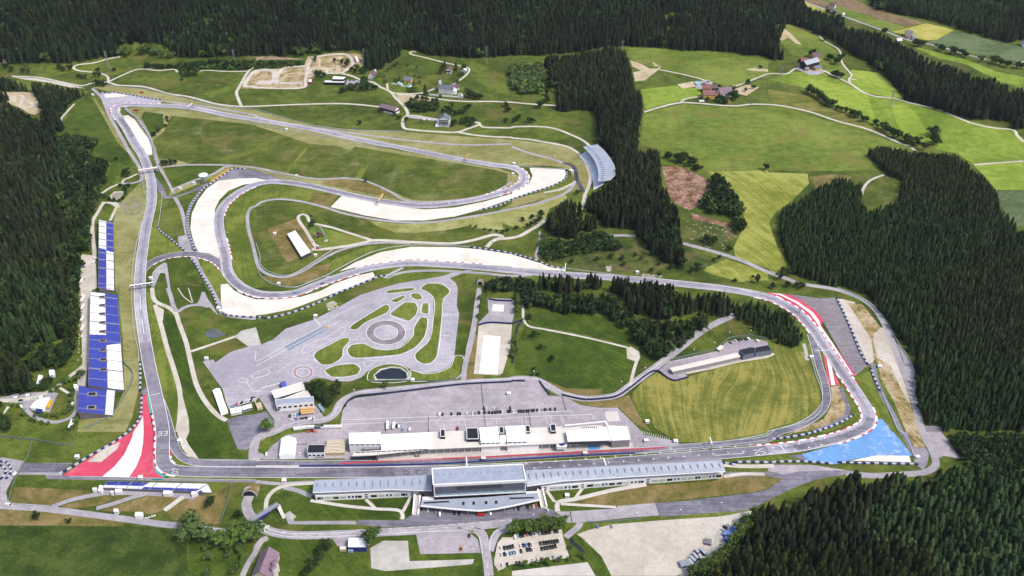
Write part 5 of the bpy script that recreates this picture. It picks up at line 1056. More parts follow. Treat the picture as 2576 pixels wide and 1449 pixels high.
def frame_of(a, b):
    a, b = Vector((a.x, a.y, 0)), Vector((b.x, b.y, 0)); d = b - a; L = d.length; x = d.normalized(); y = Vector((-x.y, x.x, 0))
    if y.y < 0: y = -y
    return a, x, y, L
class Fr:
    """a local frame: x along the front from a to b, y away from the camera"""
    def __init__(s, a, b): s.o, s.x, s.y, s.L = frame_of(a, b); s.z = float(T(s.o.x, s.o.y))
    def __call__(s, x, y, z): p = s.o + s.x * x + s.y * y; return (p.x, p.y, s.z + z)
    def box(s, m, x0, x1, y0, y1, z0, z1, mi=0):
        m.prism([s(x0, y0, 0)[:2], s(x1, y0, 0)[:2], s(x1, y1, 0)[:2], s(x0, y1, 0)[:2]], s.z + z0, s.z + z1, mi)
    def base(s): return Vector(s(s.L / 2, 0, 0))
def part(parent, name, mat, fn, label=None):
    m = MB(); fn(m); return m.build(name, mat, parent, label=label) if not (parent.parent) else m.build(name, mat, parent, org=parent.parent.location, label=label)

def house(name, label, cat, s, depth, wh, rh, wall=None, roof=None, gable=False, wins=(2, 3), group=None, upper=None, chim=1, over=.6, door=True):
    """a gabled house; s = two pixels of the front base line; gable=True turns the gable to the front"""
    wall, roof = wall or m_white, roof or m_brownroof
    q = W(s); f = Fr(q[0], q[1]); L = f.L; o = empty(name, f.base(), label, cat, group)
    def walls(m):
        f.box(m, 0, L, 0, depth, -.5, wh)
        if gable:
            for y in (0, depth - .2):
                m.face([f(0, y, wh), f(L, y, wh), f(L / 2, y, wh + rh)]); m.face([f(L, y + .2, wh), f(0, y + .2, wh), f(L / 2, y + .2, wh + rh)])
        else:
            for x in (0, L - .2):
                m.face([f(x, 0, wh), f(x, depth / 2, wh + rh), f(x, depth, wh)]); m.face([f(x + .2, depth, wh), f(x + .2, depth / 2, wh + rh), f(x + .2, 0, wh)])
    part(o, 'wall', wall, walls)
    def rf(m):
        t = .25; k = over * rh / ((L if gable else depth) / 2)
        if gable: sl = [((-over, -over), (L / 2, -over), (L / 2, depth + over), (-over, depth + over), (wh - k, wh + rh, wh + rh, wh - k)), ((L / 2, -over), (L + over, -over), (L + over, depth + over), (L / 2, depth + over), (wh + rh, wh - k, wh - k, wh + rh))]
        else: sl = [((-over, -over), (L + over, -over), (L + over, depth / 2), (-over, depth / 2), (wh - k, wh - k, wh + rh, wh + rh)), ((-over, depth / 2), (L + over, depth / 2), (L + over, depth + over), (-over, depth + over), (wh + rh, wh + rh, wh - k, wh - k))]
        for c0, c1, c2, c3, z in sl:
            b = [f(*c, 0)[:2] for c in (c0, c1, c2, c3)]
            m.prism(b, [f.z + q_ + .05 for q_ in z], [f.z + q_ + .05 + t for q_ in z])
    r = part(o, 'roof', roof, rf)
    for c in range(chim): part(r, 'chimney', m_white if c % 2 else m_redroof, lambda m: f.box(m, L * (.3 + .3 * c), L * (.3 + .3 * c) + .8, depth * .55, depth * .55 + .8, wh + rh * .5, wh + rh + 1.0))
    if upper: part(o, 'upper_wall', upper, lambda m: (f.box(m, -.05, L + .05, -.06, depth + .06, wh * .55, wh * .92), f.box(m, -.1, L + .1, -.5, -.06, wh * .5, wh * .56)))
    nr, nc = wins
    for i in range(nr):
        for j in range(nc):
            x = L * (j + .5) / nc; z = wh * (i + .5) / nr
            part(o, 'window', m_glass, lambda m: f.box(m, x - .55, x + .55, -.12, -.02, z - .6, z + .6))
    if door: part(o, 'door', m_wood, lambda m: f.box(m, L * .5 - .6, L * .5 + .6, -.16, -.02, 0, 2.1))
    return o, f

def flat(name, label, cat, s, h, wall=None, roof=None, par=.5, group=None, z0=0.0, wins=0, over=0.0, rim=None, sc=1.0):
    """flat roofed block whose roof corners are pixels"""
    q = W(s, h); wall, roof = wall or m_white, roof or m_cream
    cq = sum(q, Vector()) / len(q); q = [cq + (p - cq) * sc for p in q]
    b = [(p.x, p.y) for p in q]; n = len(b); gzz = float(T(b[0][0], b[0][1])); zz = gzz + h
    cx, cy = sum(p[0] for p in b) / n, sum(p[1] for p in b) / n
    o = empty(name, (cx, cy, gzz + z0), label, cat, group)
    def shrink(d):
        out = []
        for x, y in b:
            v = Vector((cx - x, cy - y)); out.append((x + v.x / v.length * d, y + v.y / v.length * d))
        return out
    part(o, 'wall', wall, lambda m: m.prism(shrink(over + .02), gzz + z0 - (.4 if z0 == 0 else 0), zz - .3))
    r = part(o, 'roof', roof, lambda m: m.prism(b, zz - .3, zz))
    if par:
        def pr(m):
            for i in range(n):
                a, c = Vector((*b[i], 0)), Vector((*b[(i + 1) % n], 0)); m.bar((a.x, a.y, zz + par / 2), (c.x, c.y, zz + par / 2), par * .6, 0, 4)
        part(r, 'parapet', rim or wall, pr)
    if wins:
        i = min(range(n), key=lambda k: b[k][1] + b[(k + 1) % n][1]); a, c = Vector(b[i]), Vector(b[(i + 1) % n])
        d = (c - a); L = d.length; d.normalize(); nn = Vector((d.y, -d.x)); nn = -nn if nn.y > 0 else nn
        hw = h - z0
        for k in range(wins):
            x0, x1 = L * (k + .2) / wins, L * (k + .8) / wins
            def wn(m):
                p0, p1 = a + d * x0, a + d * x1; m.prism([tuple(p0 + nn * .06), tuple(p1 + nn * .06), tuple(p1 - nn * (over + .3)), tuple(p0 - nn * (over + .3))], zz - hw * .55, zz - hw * .3)
            part(o, 'window', m_glass, wn)
    return o

def tent(name, label, s, h, rh, group=None, mat=None, cat='tent', along=True, wins=0):
    """canvas hall; four eave corners as pixels (front-left, front-right, back-right, back-left)"""
    mat = mat or m_tent; q = W(s, h); z = q[0].z; g = z - h
    c = sum(q, Vector()) / 4; o = empty(name, (c.x, c.y, g), label, cat, group)
    part(o, 'wall', mat, lambda m: m.prism([(p.x, p.y) for p in q], g - .2, z - .02, cap=False))
    def rf(m):
        if along: r0, r1 = (q[0] + q[3]) / 2, (q[1] + q[2]) / 2
        else: r0, r1 = (q[0] + q[1]) / 2, (q[3] + q[2]) / 2
        r0 = r0 + Vector((0, 0, rh)); r1 = r1 + Vector((0, 0, rh))
        if along: m.face([q[0], q[1], r1, r0]); m.face([r0, r1, q[2], q[3]]); m.face([q[3], q[0], r0]); m.face([q[1], q[2], r1])
        else: m.face([q[1], q[2], r1, r0]); m.face([q[3], q[0], r0, r1]); m.face([q[0], q[1], r0]); m.face([q[2], q[3], r1])
    part(o, 'roof', mat, rf)
    for k in range(wins):
        a, b = q[0].lerp(q[1], (k + .15) / wins), q[0].lerp(q[1], (k + .85) / wins); n = (q[0] - q[3]).normalized() * .06
        part(o, 'window', m_glass, lambda m: m.prism([tuple((a + n).xy), tuple((b + n).xy), tuple((b - n).xy), tuple((a - n).xy)], z - min(h, 3.2) * .55, z - .5))
    return o

def stand(name, label, F0, F1, B0, B1, zf, zb, rows, cols, colour, aisles, entr=(), org=None):
    """open grandstand: front edge F0-F1, back edge B0-B1 (world xy), seats rise from zf to zb; colour(s,t) -> 0 blue, 1 white"""
    c = (F0 + F1) / 2; o = empty(name, (c.x, c.y, 0), label, 'grandstand')
    pt = lambda s_, t: (F0.lerp(F1, s_)).lerp(B0.lerp(B1, s_), t)
    blocks = {}
    for r in range(rows):
        t0, t1 = r / rows, (r + 1) / rows; z = zf + (zb - zf) * (r + 1) / rows; zl = z - (zb - zf) / rows
        for k in range(cols):
            s0, s1 = k / cols, (k + 1) / cols; sm = (s0 + s1) / 2
            ai = sum(1 for a in aisles if sm > a); isA = any(abs(sm - a) < .6 / cols for a in aisles)
            col = 'aisle' if isA else colour(sm, (t0 + t1) / 2)
            if isA: ai = min(range(len(aisles)), key=lambda i_: abs(aisles[i_] - sm))
            m = blocks.setdefault((ai, col, col != 'aisle' and 'open' in label and t0 > (.45 if 'longest' in label else .48)), MB())
            a, b, d, e = pt(s0, t0), pt(s1, t0), pt(s1, t1), pt(s0, t1)
            m.face([(a.x, a.y, z), (b.x, b.y, z), (d.x, d.y, z), (e.x, e.y, z)])
            m.face([(a.x, a.y, zl), (b.x, b.y, zl), (b.x, b.y, z), (a.x, a.y, z)])
            if col != 'aisle':   # seat backs
                p, q_ = a.lerp(e, .55), b.lerp(d, .55); m.face([(p.x, p.y, z), (q_.x, q_.y, z), (q_.x, q_.y, z + .42), (p.x, p.y, z + .42)])
    for (ai, col, _t), m in blocks.items():
        if col == 'aisle': m.build('stairway', m_grey, o)
        else: m.build('seat_block', m_blueseat if col == 0 else m_whiteseat, o, label='blue seats' if col == 0 else 'white seats')
    def sides(m):
        for s_ in (0, 1):
            a, b = pt(s_, 0), pt(s_, 1); m.face([(a.x, a.y, -.3), (b.x, b.y, -.3), (b.x, b.y, zb + 1), (a.x, a.y, zf)]); m.face([(a.x, a.y, zf), (b.x, b.y, zb + 1), (b.x, b.y, -.3), (a.x, a.y, -.3)])
        a, b = pt(0, 1), pt(1, 1); m.face([(a.x, a.y, -.3), (b.x, b.y, -.3), (b.x, b.y, zb + 1.1), (a.x, a.y, zb + 1.1)]); m.face([(b.x, b.y, -.3), (a.x, a.y, -.3), (a.x, a.y, zb + 1.1), (b.x, b.y, zb + 1.1)])
    part(o, 'substructure', m_grey, sides)
    def rail(m):
        for t, z in ((0, zf + .6), (1, zb + 1.4)):
            a, b = pt(0, t), pt(1, t); m.bar((a.x, a.y, z), (b.x, b.y, z), .12)
    part(o, 'railing', m_steel, rail)
    for s0, s1, t0, t1 in entr:
        z = zf + (zb - zf) * t1 + .7
        q = [pt(s0, t0), pt(s1, t0), pt(s1, t1), pt(s0, t1)]; ci = sum(q, Vector()) / 4
        e = part(o, 'entrance', m_grey, lambda m: m.prism([(p.x, p.y) for p in q], z - 4, z))
        part(e, 'opening_shade', m_black, lambda m: m.prism([tuple(p.lerp(ci, .28).xy) for p in q], z - .4, z + .05))  # black block paints the dark inside of the entrance
    return o
def XY(s, h=0): p = W(s, h)[0]; return Vector((p.x, p.y, 0))

stand('grandstand', 'upper open grandstand of blue and white seats nearest the brown pond', XY('10 1140,790', 2), XY('20 1150,25', 2), XY('10 996,764', 9), XY('20 992,4', 9), 2, 9, 20, 150,
      lambda s, t: (1 if t > .5 else 0) if s < (.46 if t < .5 else .445) + (t - .5) * -.02 else (0 if t > .5 else 1), [.02, .1, .2, .3, .4, .5, .6, .72, .83, .93, .985])
ent = [(.055 + .0978 * i - .012, .055 + .0978 * i + .012, .44, .69) for i in range(9)]
stand('grandstand', 'longest open grandstand, blue and white seats with nine dark entrances', XY('20 1180,72', 2), XY('20 1250,1027', 2), XY('20 910,40', 11), XY('20 890,988', 11), 2, 11, 26, 180,
      lambda s, t: (1 if t > .46 else 0) if s < .50 + (.08 if t < .46 else -.03) * (1 - abs(t - .46)) else (0 if t > .46 else 1), [.045 + .0978 * i for i in range(10)], ent)
stand('grandstand', 'wide blue block at the lower end of the long grandstand, with two dark entrances', XY('20 1160,1030', 2), XY('20 1137,1280', 2), XY('20 795,988', 10), XY('20 786,1252', 10), 2, 10, 26, 52,
      lambda s, t: 0 if t > .22 else 1, [.28, .83], [(.22, .36, .48, .76), (.74, .88, .48, .76)])
o = stand('grandstand', 'low stepped grandstand of blue and white seats facing the first corner', XY('30 1075,500', .6), XY('30 2085,522', .6), XY('30 1025,568', 2.2), XY('30 1960,606', 2.2), .6, 2.2, 10, 160,
      lambda s, t: 0 if ((t < .55 and s < .43 - t * .06) or (t > .55 and s > .42)) else 1, [.005, .13, .25, .37, .5, .62, .75, .87])
stand('grandstand', 'fan shaped end bay with white bench rows beside the low first corner stand', XY('30 2090,524', 1), XY('30 2133,608', 1), XY('30 1965,606', 3.5), XY('30 1995,614', 3.5), 1, 3.5, 8, 20, lambda s, t: 0 if t > .62 and s > .3 else 1, [.02])

# ---- roofed grandstands
def roofed(name, label, fe, fold, be, hf, hm, hb, nfin, fin_from=.05, org=None, zb=None, mat=None):
    """roof between three pixel lines (front eave, fold, back eave), fins on the front slope, seats and posts beneath"""
    def ln(s, h): return [Vector(p) for p in W(s, h)]
    a, b, c = ln(fe, hf), ln(fold, hm), ln(be, hb)
    def res(l, n):
        d = [0]
        for i in range(1, len(l)): d.append(d[-1] + (l[i] - l[i - 1]).length)
        out = []
        for k in range(n):
            t = d[-1] * k / (n - 1); i = max(j for j in range(len(l)) if d[j] <= t + 1e-6); i = min(i, len(l) - 2)
            out.append(l[i].lerp(l[i + 1], (t - d[i]) / max(d[i + 1] - d[i], 1e-6)))
        return out
    n = 41; A, B, C = res(a, n), res(b, n), res(c, n)
    mid = (A[n // 2] + C[n // 2]) / 2; o = empty(name, (mid.x, mid.y, 0), label, 'grandstand')
    def roof(m):
        up = Vector((0, 0, .35))
        for i in range(n - 1):
            for X, Y in ((A, B), (B, C)):
                m.face([X[i], X[i + 1], Y[i + 1], Y[i]][::-1]); m.face([X[i] - up, X[i + 1] - up, Y[i + 1] - up, Y[i] - up])
        for X in (A, C):
            for i in range(n - 1): m.face([X[i], X[i + 1], X[i + 1] - up, X[i] - up]); m.face([X[i] - up, X[i + 1] - up, X[i + 1], X[i]])
        for i in (0, n - 1):
            for X, Y in ((A, B), (B, C)): m.face([X[i], Y[i], Y[i] - up, X[i] - up]); m.face([X[i] - up, Y[i] - up, Y[i], X[i]])
    r = part(o, 'roof', mat or m_zinc, roof)
    part(r, 'edge_trim', m_white, lambda m: [m.bar(C[i] + Vector((0, 0, .1)), C[i + 1] + Vector((0, 0, .1)), .38) for i in range(n - 1)])
    for k in range(nfin):
        t = (k + .5) / nfin; i = t * (n - 1); j = int(i); w = i - j
        p, q = A[j].lerp(A[min(j + 1, n - 1)], w), B[j].lerp(B[min(j + 1, n - 1)], w)
        p2 = p.lerp(q, .30); q2 = q + (q - p) * .12; d = (A[-1] - A[0]).normalized() * .28
        def fin(m):
            h = Vector((0, 0, 1.1)); lo = Vector((0, 0, -.1)); pm = p2.lerp(q2, .55)
            for sgn in (1, -1):
                v = [p2 + lo, q2 + lo, pm + h]; v = v if sgn > 0 else v[::-1]; m.face([x + d * sgn * (.2 if x is not v[0] else .1) for x in v])
            m.bar(p2 + lo, pm + h, .16); m.bar(pm + h, q2 + lo, .16)
        part(o, 'roof_fin', m_zinc2, fin)
    return o, A, B, C

ow, A, B, C = roofed('grandstand', 'left wing of the main grandstand, grey folded roof with fifteen fins', '31 582,490 1770,430', '31 576,552 1770,530', '31 570,612 1370,582 1772,594', 17, 14.5, 11.5, 15)
def stand_under(o, A, C, lab):
    """seat rows facing the track and the closed back of a roofed stand"""
    a0, a1, c0, c1 = A[0].copy(), A[-1].copy(), C[0].copy(), C[-1].copy()
    def seats(m):
        R_ = 14
        for r in range(R_):
            t0, t1 = .92 - .4 * r / R_, .92 - .4 * (r + 1) / R_
            z = 2 + 6.5 * (r + 1) / R_
            p = [c0.lerp(a0, t0), c1.lerp(a1, t0), c1.lerp(a1, t1), c0.lerp(a0, t1)]
            m.prism([(q.x, q.y) for q in p], 0, z)
    part(o, 'seat_block', m_whiteseat, seats)
    q = W(lab); g = Fr(q[0], q[-1]); part(o, 'rear_wall', m_grey, lambda m: g.box(m, -1.5, g.L + 1.5, 5.3, 16, 0, 11.2)); part(o, 'eave_band', m_zinc, lambda m: g.box(m, -1.5, g.L + 1.5, 1.2, 5.2, 6.7, 10.6))
    def posts(m):
        for k in range(9):
            t = (k + .5) / 9; p = c0.lerp(c1, t).lerp(a0.lerp(a1, t), .35); m.bar((p.x, p.y, 8), (p.x, p.y, 14.6), .3, 0, 6)
    part(o, 'column', m_steel, posts) if False else None
    for k in range(8):
        t = (k + .5) / 8; p = c0.lerp(c1, t).lerp(a0.lerp(a1, t), .36)
        part(o, 'column', m_steel, lambda m: m.bar((p.x, p.y, 8), (p.x, p.y, 14.4), .28, 0, 6))
stand_under(ow, A, C, '31 605,695 1640,648')
oR, A2, B2, C2 = roofed('grandstand', 'right wing of the main grandstand, longest grey folded roof with a row of dark fins', '32 120,385 1180,335 2100,285', '32 140,480 520,440 1400,395 2135,352', '32 150,548 520,495 1200,452 2148,400', 17, 14.5, 11.5, 27)
stand_under(oR, A2, C2, '32 292,600 2118,465')
def podium(label, s, h, dep, wins, blues, prints, doors):
    q = W(s); f = Fr(q[0], q[-1]); o = empty('podium_building', f.base(), label, 'building')
    part(o, 'wall', m_white, lambda m: f.box(m, 0, f.L, 0, dep, -.3, h))
    tot = pts(s)[-1][0] - pts(s)[0][0]; k = lambda u: (u - pts(s)[0][0]) / tot * f.L
    for lst, mt, nm in ((wins, m_glass, 'window'), (prints, m_pastel, 'banner')):
        for u0, u1 in lst: part(o, nm, mt, lambda m: f.box(m, k(u0), k(u1), -.15, -.02, h * .28, h * .72))
    for u0, u1 in blues:
        b = part(o, 'banner', m_navy, lambda m: f.box(m, k(u0), k(u1), -.15, -.02, h * .32, h * .72)); c = (u0 + u1) / 2; d = (u1 - u0) / 7
        part(b, 'emblem', m_white, lambda m: f.box(m, k(c - d), k(c + d), -.2, -.15, h * .34, h * .7))
    for u0, u1 in doors:
        part(o, 'door', m_grey, lambda m: f.box(m, k(u0), k(u1), -.12, -.02, 0, h * .6)); part(o, 'number_sign', m_navy, lambda m: f.box(m, k(u0), k(u1), -.14, -.02, h * .74, h * .95))
    for i in range(int(f.L / 11)):
        part(o, 'pilaster', m_white, lambda m: f.box(m, i * 11 + 5, i * 11 + 5.35, -.3, -.02, 0, h + .8))
    return o
U1 = lambda *xs: [(644 + a / 4, 644 + b / 4) for a, b in xs]
Cz = lambda *xs: [((2150 + a / 3.22) / 1.59006, (2150 + b / 3.22) / 1.59006) for a, b in xs]
podium('long white base wall with banners and dark windows under the left grandstand wing', '31 605,695 1640,648', 6.6, 5, U1((620, 680), (775, 835), (1003, 1065), (1158, 1218), (1463, 1525)), U1((928, 988), (1312, 1370)), U1((695, 760), (848, 910), (1235, 1295), (1387, 1448)), U1((1098, 1128), (1558, 1585)))
podium('long white base wall with many banners and numbered doors under the right grandstand wing', '32 292,600 1380,532 2118,465', 6.6, 5, Cz((440, 515), (630, 705), (910, 985), (1005, 1078), (1285, 1355), (1655, 1725), (2020, 2090), (2292, 2362)), Cz((345, 420), (818, 890), (1190, 1265), (1745, 1818), (2200, 2275)),
       Cz((160, 235), (250, 328), (722, 800), (1097, 1170), (1465, 1545), (1560, 1635), (1838, 1912), (1925, 2000), (2108, 2182)), Cz((85, 115), (555, 588), (1392, 1428)))
# start building
q = W('31 1772,372 32 108,328', 25) + W('32 140,488 31 1785,535', 25)
c = sum(q, Vector()) / 4; o = empty('start_building', (c.x, c.y, 0), 'big grey roofed start building in the middle of the main grandstand, louvred glass front', 'building')
part(o, 'roof', m_zinc, lambda m: m.prism([tuple(p.xy) for p in q], 24.4, 25))
fr = Fr(q[3], q[2])
def rim(m):
    for a, b in ((0, 1), (1, 2), (2, 3), (3, 0)): m.bar(q[a] + Vector((0, 0, .3)), q[b] + Vector((0, 0, .3)), .75)
part(o, 'roof_rim', m_white, rim)
for k in range(14):
    t = (k + .8) / 14.6; p = q[0].lerp(q[1], t).lerp(q[3].lerp(q[2], t), .38)
    part(o, 'skylight', m_zinc2 if False else m_lglass, lambda m: m.box((p.x, p.y, 25), (1.5, 1.5, .5)))
part(o, 'wall', m_grey, lambda m: fr.box(m, .6, fr.L - .6, 1.2, 22, 10.5, 24.3))
part(o, 'front_frame', m_white, lambda m: (fr.box(m, 0, .9, -.2, 1.0, 9.5, 25), fr.box(m, fr.L - .9, fr.L, -.2, 1.0, 9.5, 25), fr.box(m, .9, fr.L - .9, -.2, 1.0, 9.5, 10.6), fr.box(m, .9, fr.L - .9, -.2, 1.0, 22.6, 25)))
lv = part(o, 'louvre_screen', m_dgrey, lambda m: fr.box(m, .95, fr.L - .95, .1, 1.0, 13.4, 22.5))
for k in range(9): part(lv, 'louvre', m_zinc2, lambda m: fr.box(m, 1.0, fr.L - 1.0, -.1, .1, 13.8 + k * .95, 14.1 + k * .95))
part(o, 'louvre_box', m_dgrey, lambda m: fr.box(m, fr.L * .26, fr.L * .74, -.9, .08, 19.3, 22.4))
part(o, 'glass_band', m_lglass, lambda m: fr.box(m, .95, fr.L - .95, .2, 1.0, 10.7, 13.3))
part(o, 'recess', m_dgrey, lambda m: fr.box(m, -9, fr.L + 9, 4, 20, 0, 10.4))
part(o, 'balcony', m_white, lambda m: fr.box(m, -11, -.5, -.5, 3.8, 5.6, 6.4)); part(o, 'balcony', m_white, lambda m: fr.box(m, fr.L + .5, fr.L + 11, -.5, 3.8, 5.6, 6.4))
# entrance canopy
top = W('31 1655,745 2000,778 2250,795 2420,775 2576,745 32 285,682', 7.5); bk = W('32 255,610 31 2300,655 1665,688', 7.5)
c = sum(top, Vector()) / len(top); o = empty('entrance_canopy', (c.x, c.y, 0), 'grey boomerang shaped canopy over the cars in front of the start building', 'canopy')
part(o, 'roof', m_zinc, lambda m: m.prism([tuple(p.xy) for p in top + bk], 6.6, 7.5))
part(o, 'edge_trim', m_white, lambda m: [m.bar(top[i], top[i + 1], .75) for i in range(len(top) - 1)])
for s in ('31 2075,735 2100,735 2100,705 2075,705', '31 2178,732 2203,732 2203,702 2178,702', '31 2303,727 2328,727 2328,697 2303,697', '31 2405,722 2430,722 2430,692 2405,692', '31 1692,722 1945,707 1942,694 1690,708', '31 2552,676 32 222,668 222,655 31 2552,662'):
    w = W(s, 7.5); part(o, 'skylight', m_black, lambda m: m.prism([tuple(p.xy) for p in w], 7.45, 7.8))
for t in (.12, .3, .5, .7, .88):
    i = t * (len(top) - 1); p = top[int(i)].lerp(top[int(i) + 1], i % 1) + Vector((0, 3, 0)); part(o, 'column', m_white, lambda m: m.bar((p.x, p.y, 0), (p.x, p.y, 6.7), .25, 0, 8))
for lab, s in (('left', '31 1578,825 1632,828 1655,668 1600,662'), ('right', '32 298,758 350,752 308,604 258,608')):
    w = W(s, 1.5); c = sum(w, Vector()) / 4; o = empty('ramp_stairs', (c.x, c.y, 0), f'long white walled stairs at the {lab} end of the entrance canopy', 'stairs')
    def wl(m):
        for i, j in ((0, 3), (1, 2)):
            a, b = w[i], w[j]; d = (b - a).normalized(); nn = Vector((-d.y, d.x, 0)) * .7
            m.prism([tuple((a - nn).xy), tuple((a + nn).xy), tuple((b + nn).xy), tuple((b - nn).xy)], 0, [2.0, 2.0, 6.5, 6.5])
    part(o, 'side_wall', m_white, wl)
    part(o, 'steps', c_conc, lambda m: [m.prism([tuple(w[0].lerp(w[3], k / 14).xy), tuple(w[1].lerp(w[2], k / 14).xy), tuple(w[1].lerp(w[2], (k + 1) / 14).xy), tuple(w[0].lerp(w[3], (k + 1) / 14).xy)], 0, .3 + k * .38) for k in range(14)])
# curved grandstand
oc, A3, B3, C3 = roofed('grandstand', 'curved grandstand with a pale sweeping roof at the right hand hairpin', '12 715,28 780,95 830,165 860,240 870,315 862,375', '12 765,18 850,95 905,165 930,240 935,310 920,375', '12 855,4 925,65 990,150 1025,210 1042,260 1035,315 985,365', 14, 13, 12, 18)
def cs(m):
    n = len(A3)
    for r in range(10):
        for i in range(n - 1):
            t0, t1 = -.28 + .075 * r, -.28 + .075 * (r + 1)
            g = lambda k, t: A3[k].lerp(C3[k], t); p = [g(i, t0), g(i + 1, t0), g(i + 1, t1), g(i, t1)]; z = 1.0 + r * .6
            m.face([(q.x, q.y, z) for q in p]); m.face([(p[0].x, p[0].y, z - .6), (p[1].x, p[1].y, z - .6), (p[1].x, p[1].y, z), (p[0].x, p[0].y, z)])
part(oc, 'seat_block', m_whiteseat, cs)
for k in range(7):
    i = 2 + k * 6; p = A3[i].lerp(C3[i], .55); part(oc, 'column', m_steel, lambda m: m.bar((p.x, p.y, -1), (p.x, p.y, 12.6), .35, 0, 6))

# ---- pit building
def Dz(s): return 'U ' + ' '.join(f'{(1380 + float(t.split(",")[0]) / 2.1467) / 1.59006:.2f},{(1640 + float(t.split(",")[1]) / 2.1467) / 1.59006:.2f}' for t in s.split())
rp = W(Dz('60,395 80,360 310,345 310,212 755,188 1830,142 2240,128 2425,140 2455,255 2285,268 1912,275 1812,288 715,338 230,388'), 9)
c = sum(rp, Vector()) / len(rp); o = empty('pit_building', (c.x, c.y, 0), 'long pit building with cream flat roof and a row of garages facing the pit lane', 'building')
part(o, 'roof', m_cream, lambda m: m.prism([tuple(p.xy) for p in rp], 8.2, 9))
ga, gb = W(Dz('235,392'))[0], W(Dz('1812,322'))[0]; gf = Fr(ga, gb)
part(o, 'wall', m_grey, lambda m: (gf.box(m, -8, gf.L + 70, 1.0, 14, 0, 8.1)))
part(o, 'eave_band', m_dgrey, lambda m: gf.box(m, 20, gf.L, -.6, 1.0, 4.8, 8.1))  # dark grey box paints the shaded recess between roof edge and garages
for k in range(30):
    x = gf.L * (k + .1) / 26
    g_ = part(o, 'garage_door', m_steel, lambda m: gf.box(m, x, x + gf.L / 26 * .78, -.1, .98, 0, 4.0))
    part(o, 'pier', m_white, lambda m: gf.box(m, x - gf.L / 26 * .16, x - .1, -.5, .98, 0, 4.2))
wr = W(Dz('85,360 715,332 755,190 310,210 310,345'), 10.5); part(o, 'white_roof', m_white, lambda m: m.prism([tuple(p.xy) for p in wr], 9.05, 10.5))
for k in range(14):
    a, b = wr[0].lerp(wr[1], (k + .15) / 14), wr[0].lerp(wr[1], (k + .9) / 14); part(o, 'window', m_wood, lambda m: m.prism([(a.x, a.y - .12), (b.x, b.y - .12), (b.x, b.y + .3), (a.x, a.y + .3)], 9.2, 10.1))
for nm, s, h in (('stair_tower', '820,228 860,228 857,168 820,168', 12.5), ('stair_tower', '1047,250 1148,248 1138,155 1045,157', 13), ('stair_tower', '1328,200 1364,198 1360,145 1324,147', 12.5), ('stair_tower', '1556,190 1591,187 1585,133 1549,136', 12.5), ('stair_tower', '1770,183 1812,180 1806,122 1762,125', 12.5)):
    w = W(Dz(s), h); t = part(o, nm, m_black, lambda m: m.prism([tuple(p.xy) for p in w], 9.02, h))
    part(t, 'rim', m_white, lambda m: [m.bar(w[i] + Vector((0, 0, .15)), w[(i + 1) % 4] + Vector((0, 0, .15)), .38) for i in range(4)])
tent('tent_hall', 'white hall with a window strip on the left end of the pit building roof', Dz('35,292 308,290 308,187 35,196'), 12, .8, mat=m_white, cat='hall', wins=6)
tent('roof_tent', 'left of the two large white tents on the pit building roof', Dz('1168,280 1330,276 1312,143 1152,152'), 12.8, .8, 'tents on the pit roof', wins=4)
tent('roof_tent', 'right of the two large white tents on the pit building roof', Dz('1395,272 1560,268 1540,133 1375,140'), 12.8, .8, 'tents on the pit roof', wins=4)
tent('roof_tent', 'narrow white link tent between the two large roof tents', Dz('1335,268 1387,266 1380,212 1332,214'), 11.5, .8, 'tents on the pit roof')
tent('roof_tent', 'square white tent at the right end of the roof tents', Dz('1562,276 1665,273 1658,203 1556,206'), 11.2, .8, 'tents on the pit roof')
pw = W(Dz('1912,270 2285,258 2243,142 1896,178'), 13.5); c = sum(pw, Vector()) / 4; o = empty('hospitality_hall', (c.x, c.y, 9), 'white ribbed roof hall on the right end of the pit building', 'hall')
part(o, 'roof', m_white, lambda m: m.prism([tuple(p.xy) for p in pw], 12.6, 13.5)); part(o, 'wall', m_dgrey, lambda m: m.prism([tuple(p.lerp(c, .06).xy) for p in pw], 9.02, 12.55))
part(o, 'parapet', m_white, lambda m: (m.bar(*W(Dz('1885,135 2235,100'), 12), .9), m.bar(*W(Dz('2235,100 2255,140'), 12), 1.2)))
for k in range(8):
    p = W(Dz(f'{2035 + k * 18},152'), 13.5)[0]; part(o, 'vent', m_black, lambda m: m.box((p.x, p.y, 13.5), (.8, 1.4, .9)))
pw = W(Dz('2290,262 2450,252 2418,140 2248,142'), 10.5); c = sum(pw, Vector()) / 4; o = empty('hospitality_hall', (c.x, c.y, 0), 'lower white flat hall closing the right end of the pit building', 'hall')
part(o, 'roof', m_white, lambda m: m.prism([tuple(p.xy) for p in pw], 9.6, 10.5)); part(o, 'wall', m_grey, lambda m: m.prism([tuple(p.lerp(c, .05).xy) for p in pw], 0, 9.55))
o = flat('commentary_box', 'white balcony with a navy emblem above the pit garages', 'balcony', Dz('1818,318 1905,315 1908,275 1815,280'), 7.5, m_white, m_white, .3, z0=3.8)
part(o, 'emblem', m_navy, lambda m: (lambda p: m.cyl((p.x, p.y, 7.6), 3.0, .3, 16))(W(Dz('1862,288'), 7.8)[0]))
o = empty('signal_gantry', W('31 2117,300')[0], 'white start gantry beam spanning the pit wall and track left of the start', 'gantry')
a, b = W('31 2117,255', 7)[0], W('31 2123,352', 7)[0]
part(o, 'beam', m_white, lambda m: m.bar(a, b, .85)); part(o, 'leg', m_white, lambda m: m.bar((a.x, a.y, 0), a, .4)); part(o, 'leg', m_white, lambda m: m.bar((b.x, b.y, 0), b, .4))
